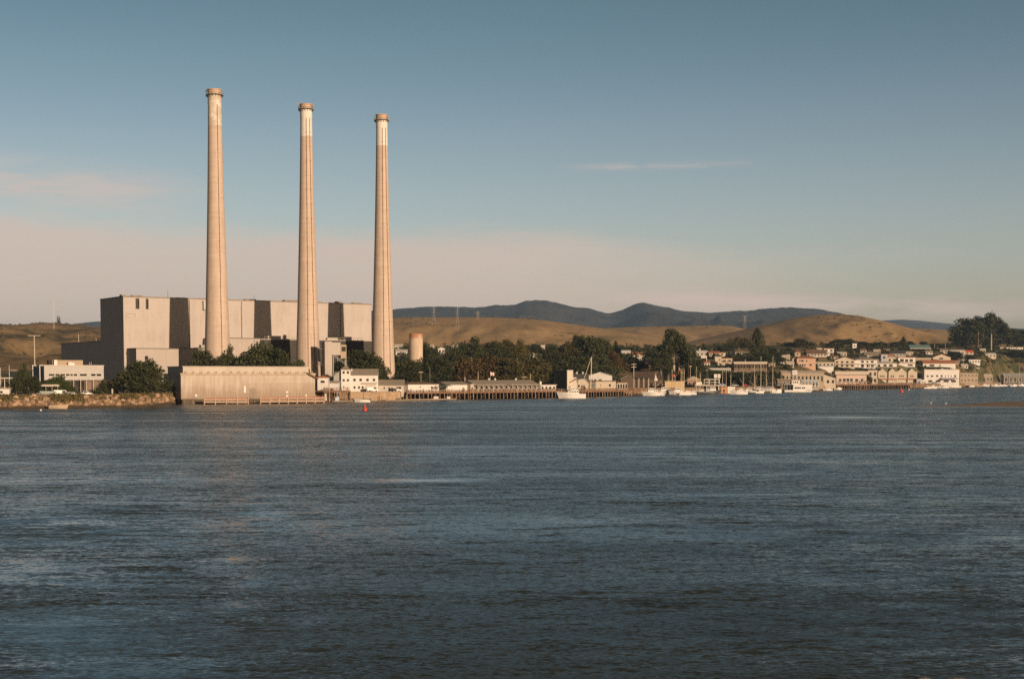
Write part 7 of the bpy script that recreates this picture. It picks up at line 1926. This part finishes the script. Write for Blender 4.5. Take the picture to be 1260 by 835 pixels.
bird(1164, 498.2, 'white gull standing farther along the sandbar')
def rock(px, wpx, d, h_, label):
    random.seed(int(px))
    import bmesh
    bm = bmesh.new(); bmesh.ops.create_icosphere(bm, subdivisions=3, radius=1)
    for v in bm.verts:
        q = v.co.copy(); v.co *= 1 + .35 * mnoise.noise(q * 1.3 + Vector((px, 0, 0))) + .12 * mnoise.noise(q * 4)
        v.co.x *= wpx * d / FPX / 2; v.co.y *= .3; v.co.z *= h_
    me = bpy.data.meshes.new('shore_rock'); bm.to_mesh(me); bm.free()
    me.materials.append(mat('shore_rock', (.20, .14, .09), .9, .6, 2.5, bump=.8))
    o = bpy.data.objects.new('shore_rock', me); COL.objects.link(o); o.location = (X(px, d), d, 0)
    tag(o, label, 'rock', 'rock tips at the near water edge')
rock(1141, 17, 51.3, .07, 'wider sunlit rock tip just breaking the water at the bottom edge, left of two')
rock(1183, 24, 51.3, .05, 'dark rock tip just breaking the water at the bottom edge, right of two')
# ================================================================= scrub and undergrowth covering the slopes (a mass, like ground cover)
random.seed(33)
_foot = []
for o in list(SC.objects):
    if o.parent is None and o.type == 'EMPTY' and o.get('category') in ('house', 'building', 'trailer', 'car', 'van', 'pickup truck', 'porch'):
        w_ = [c for c in o.children if c.name.startswith('wall')]
        r_ = max((max(abs(v.co.x) for v in w_[0].data.vertices) if w_ else 3.0), 3.0)
        _foot.append((o.location.x, o.location.y, r_ + 2.0))
def scrub(name, n, area, hmin, hmax, tone, leafs, size):
    PP = []; SS = []
    k = 0; tries = 0
    while k < n and tries < n * 12:
        tries += 1
        px = random.uniform(area[0], area[1]); kk = prof(px); u = random.random()
        d = kk[3][0] + area[2] + u * (kk[8][0] + 60 - kk[3][0] - area[2])
        x = X(px, d)
        if mnoise.noise(Vector((x * .02, d * .02, 5))) < area[3]: continue
        if any(abs(x - fx) < fr and -fr - 9 < d - fy < fr for fx, fy, fr in _foot): continue
        z = gz_xy(x, d); hgt = random.uniform(hmin, hmax) * (.6 + .8 * random.random()); rr = hgt * random.uniform(.6, 1.1)
        for j in range(leafs):
            v = Vector((random.gauss(0, 1), random.gauss(0, 1), random.gauss(0, 1))).normalized() * random.random() ** .4
            PP.append((x + v.x * rr, d + v.y * rr, z + max(.1, hgt * (.45 + .55 * v.z)))); SS.append(size * random.uniform(.6, 1.3))
        k += 1
    o = leaves_obj(np.array(PP), np.array(SS), None, LF[tone], name); o['kind'] = 'stuff'
scrub('hillside_scrub', 620, (795, 1330, 60, -.12), 1.6, 4.2, 'dark', 46, 1.0)
scrub('wood_undergrowth', 520, (440, 800, 110, -.6), 2.0, 6.0, 'dark', 46, 1.1)
scrub('bluff_grass', 1300, (1188, 1330, 20, -.5), .5, 1.3, 'green', 26, .75)
scrub('hillside_grass', 500, (840, 1330, 30, -.3), .5, 1.2, 'green', 30, .7)
# ================================================================= brush dotted over the hill slopes (a mass)
def hill_brush(obj, n, thr, smin, smax, name, leafs=14):
    vs = obj.data.vertices; PP = []; SS = []; k = 0; tries = 0; rr = random.Random(len(vs))
    while k < n and tries < n * 40:
        tries += 1
        v = vs[rr.randrange(len(vs))].co
        if mnoise.noise(Vector((v.x * .004, v.y * .0022, 9))) + .5 * mnoise.noise(Vector((v.x * .017, v.y * .01, 2))) < thr: continue
        x, y = v.x + rr.uniform(-8, 8), v.y + rr.uniform(-12, 12); hgt = rr.uniform(smin, smax)
        for j in range(leafs):
            q = Vector((rr.gauss(0, 1), rr.gauss(0, 1), rr.gauss(0, 1))).normalized() * rr.random() ** .4
            PP.append((x + q.x * hgt, y + q.y * hgt, v.z + max(.1, hgt * (.3 + .5 * q.z)))); SS.append(hgt * rr.uniform(.25, .5))
        k += 1
    o = leaves_obj(np.array(PP), np.array(SS), None, LF['scrub'], name); o['kind'] = 'stuff'
_h = [o for o in SC.objects if o.name.startswith('hills')]
_h.sort(key=lambda o: o.name)
for o, n, thr in zip(_h, (1500, 420, 380, 420, 260), (.02, .16, .18, .2, .2)):
    hill_brush(o, n, thr, 1.6, 4.2, 'hill_brush')
# ================================================================= air
if HAZE > 0:
    hb = MB().box(-9000, 9500, -260, 13300, -5, 510)
    m = bpy.data.materials.new('haze_mat'); m.use_nodes = True; nt = m.node_tree
    for n_ in list(nt.nodes):
        if n_.type == 'BSDF_PRINCIPLED': nt.nodes.remove(n_)
    pv = nt.nodes.new('ShaderNodeVolumePrincipled'); pv.inputs['Density'].default_value = HAZE
    pv.inputs['Color'].default_value = (0.45, 0.68, 1.0, 1); pv.inputs['Anisotropy'].default_value = 0.0
    nt.links.new(pv.outputs[0], nt.nodes['Material Output'].inputs['Volume'])
    hz_ = hb.build('haze', m); hz_['kind'] = 'stuff'
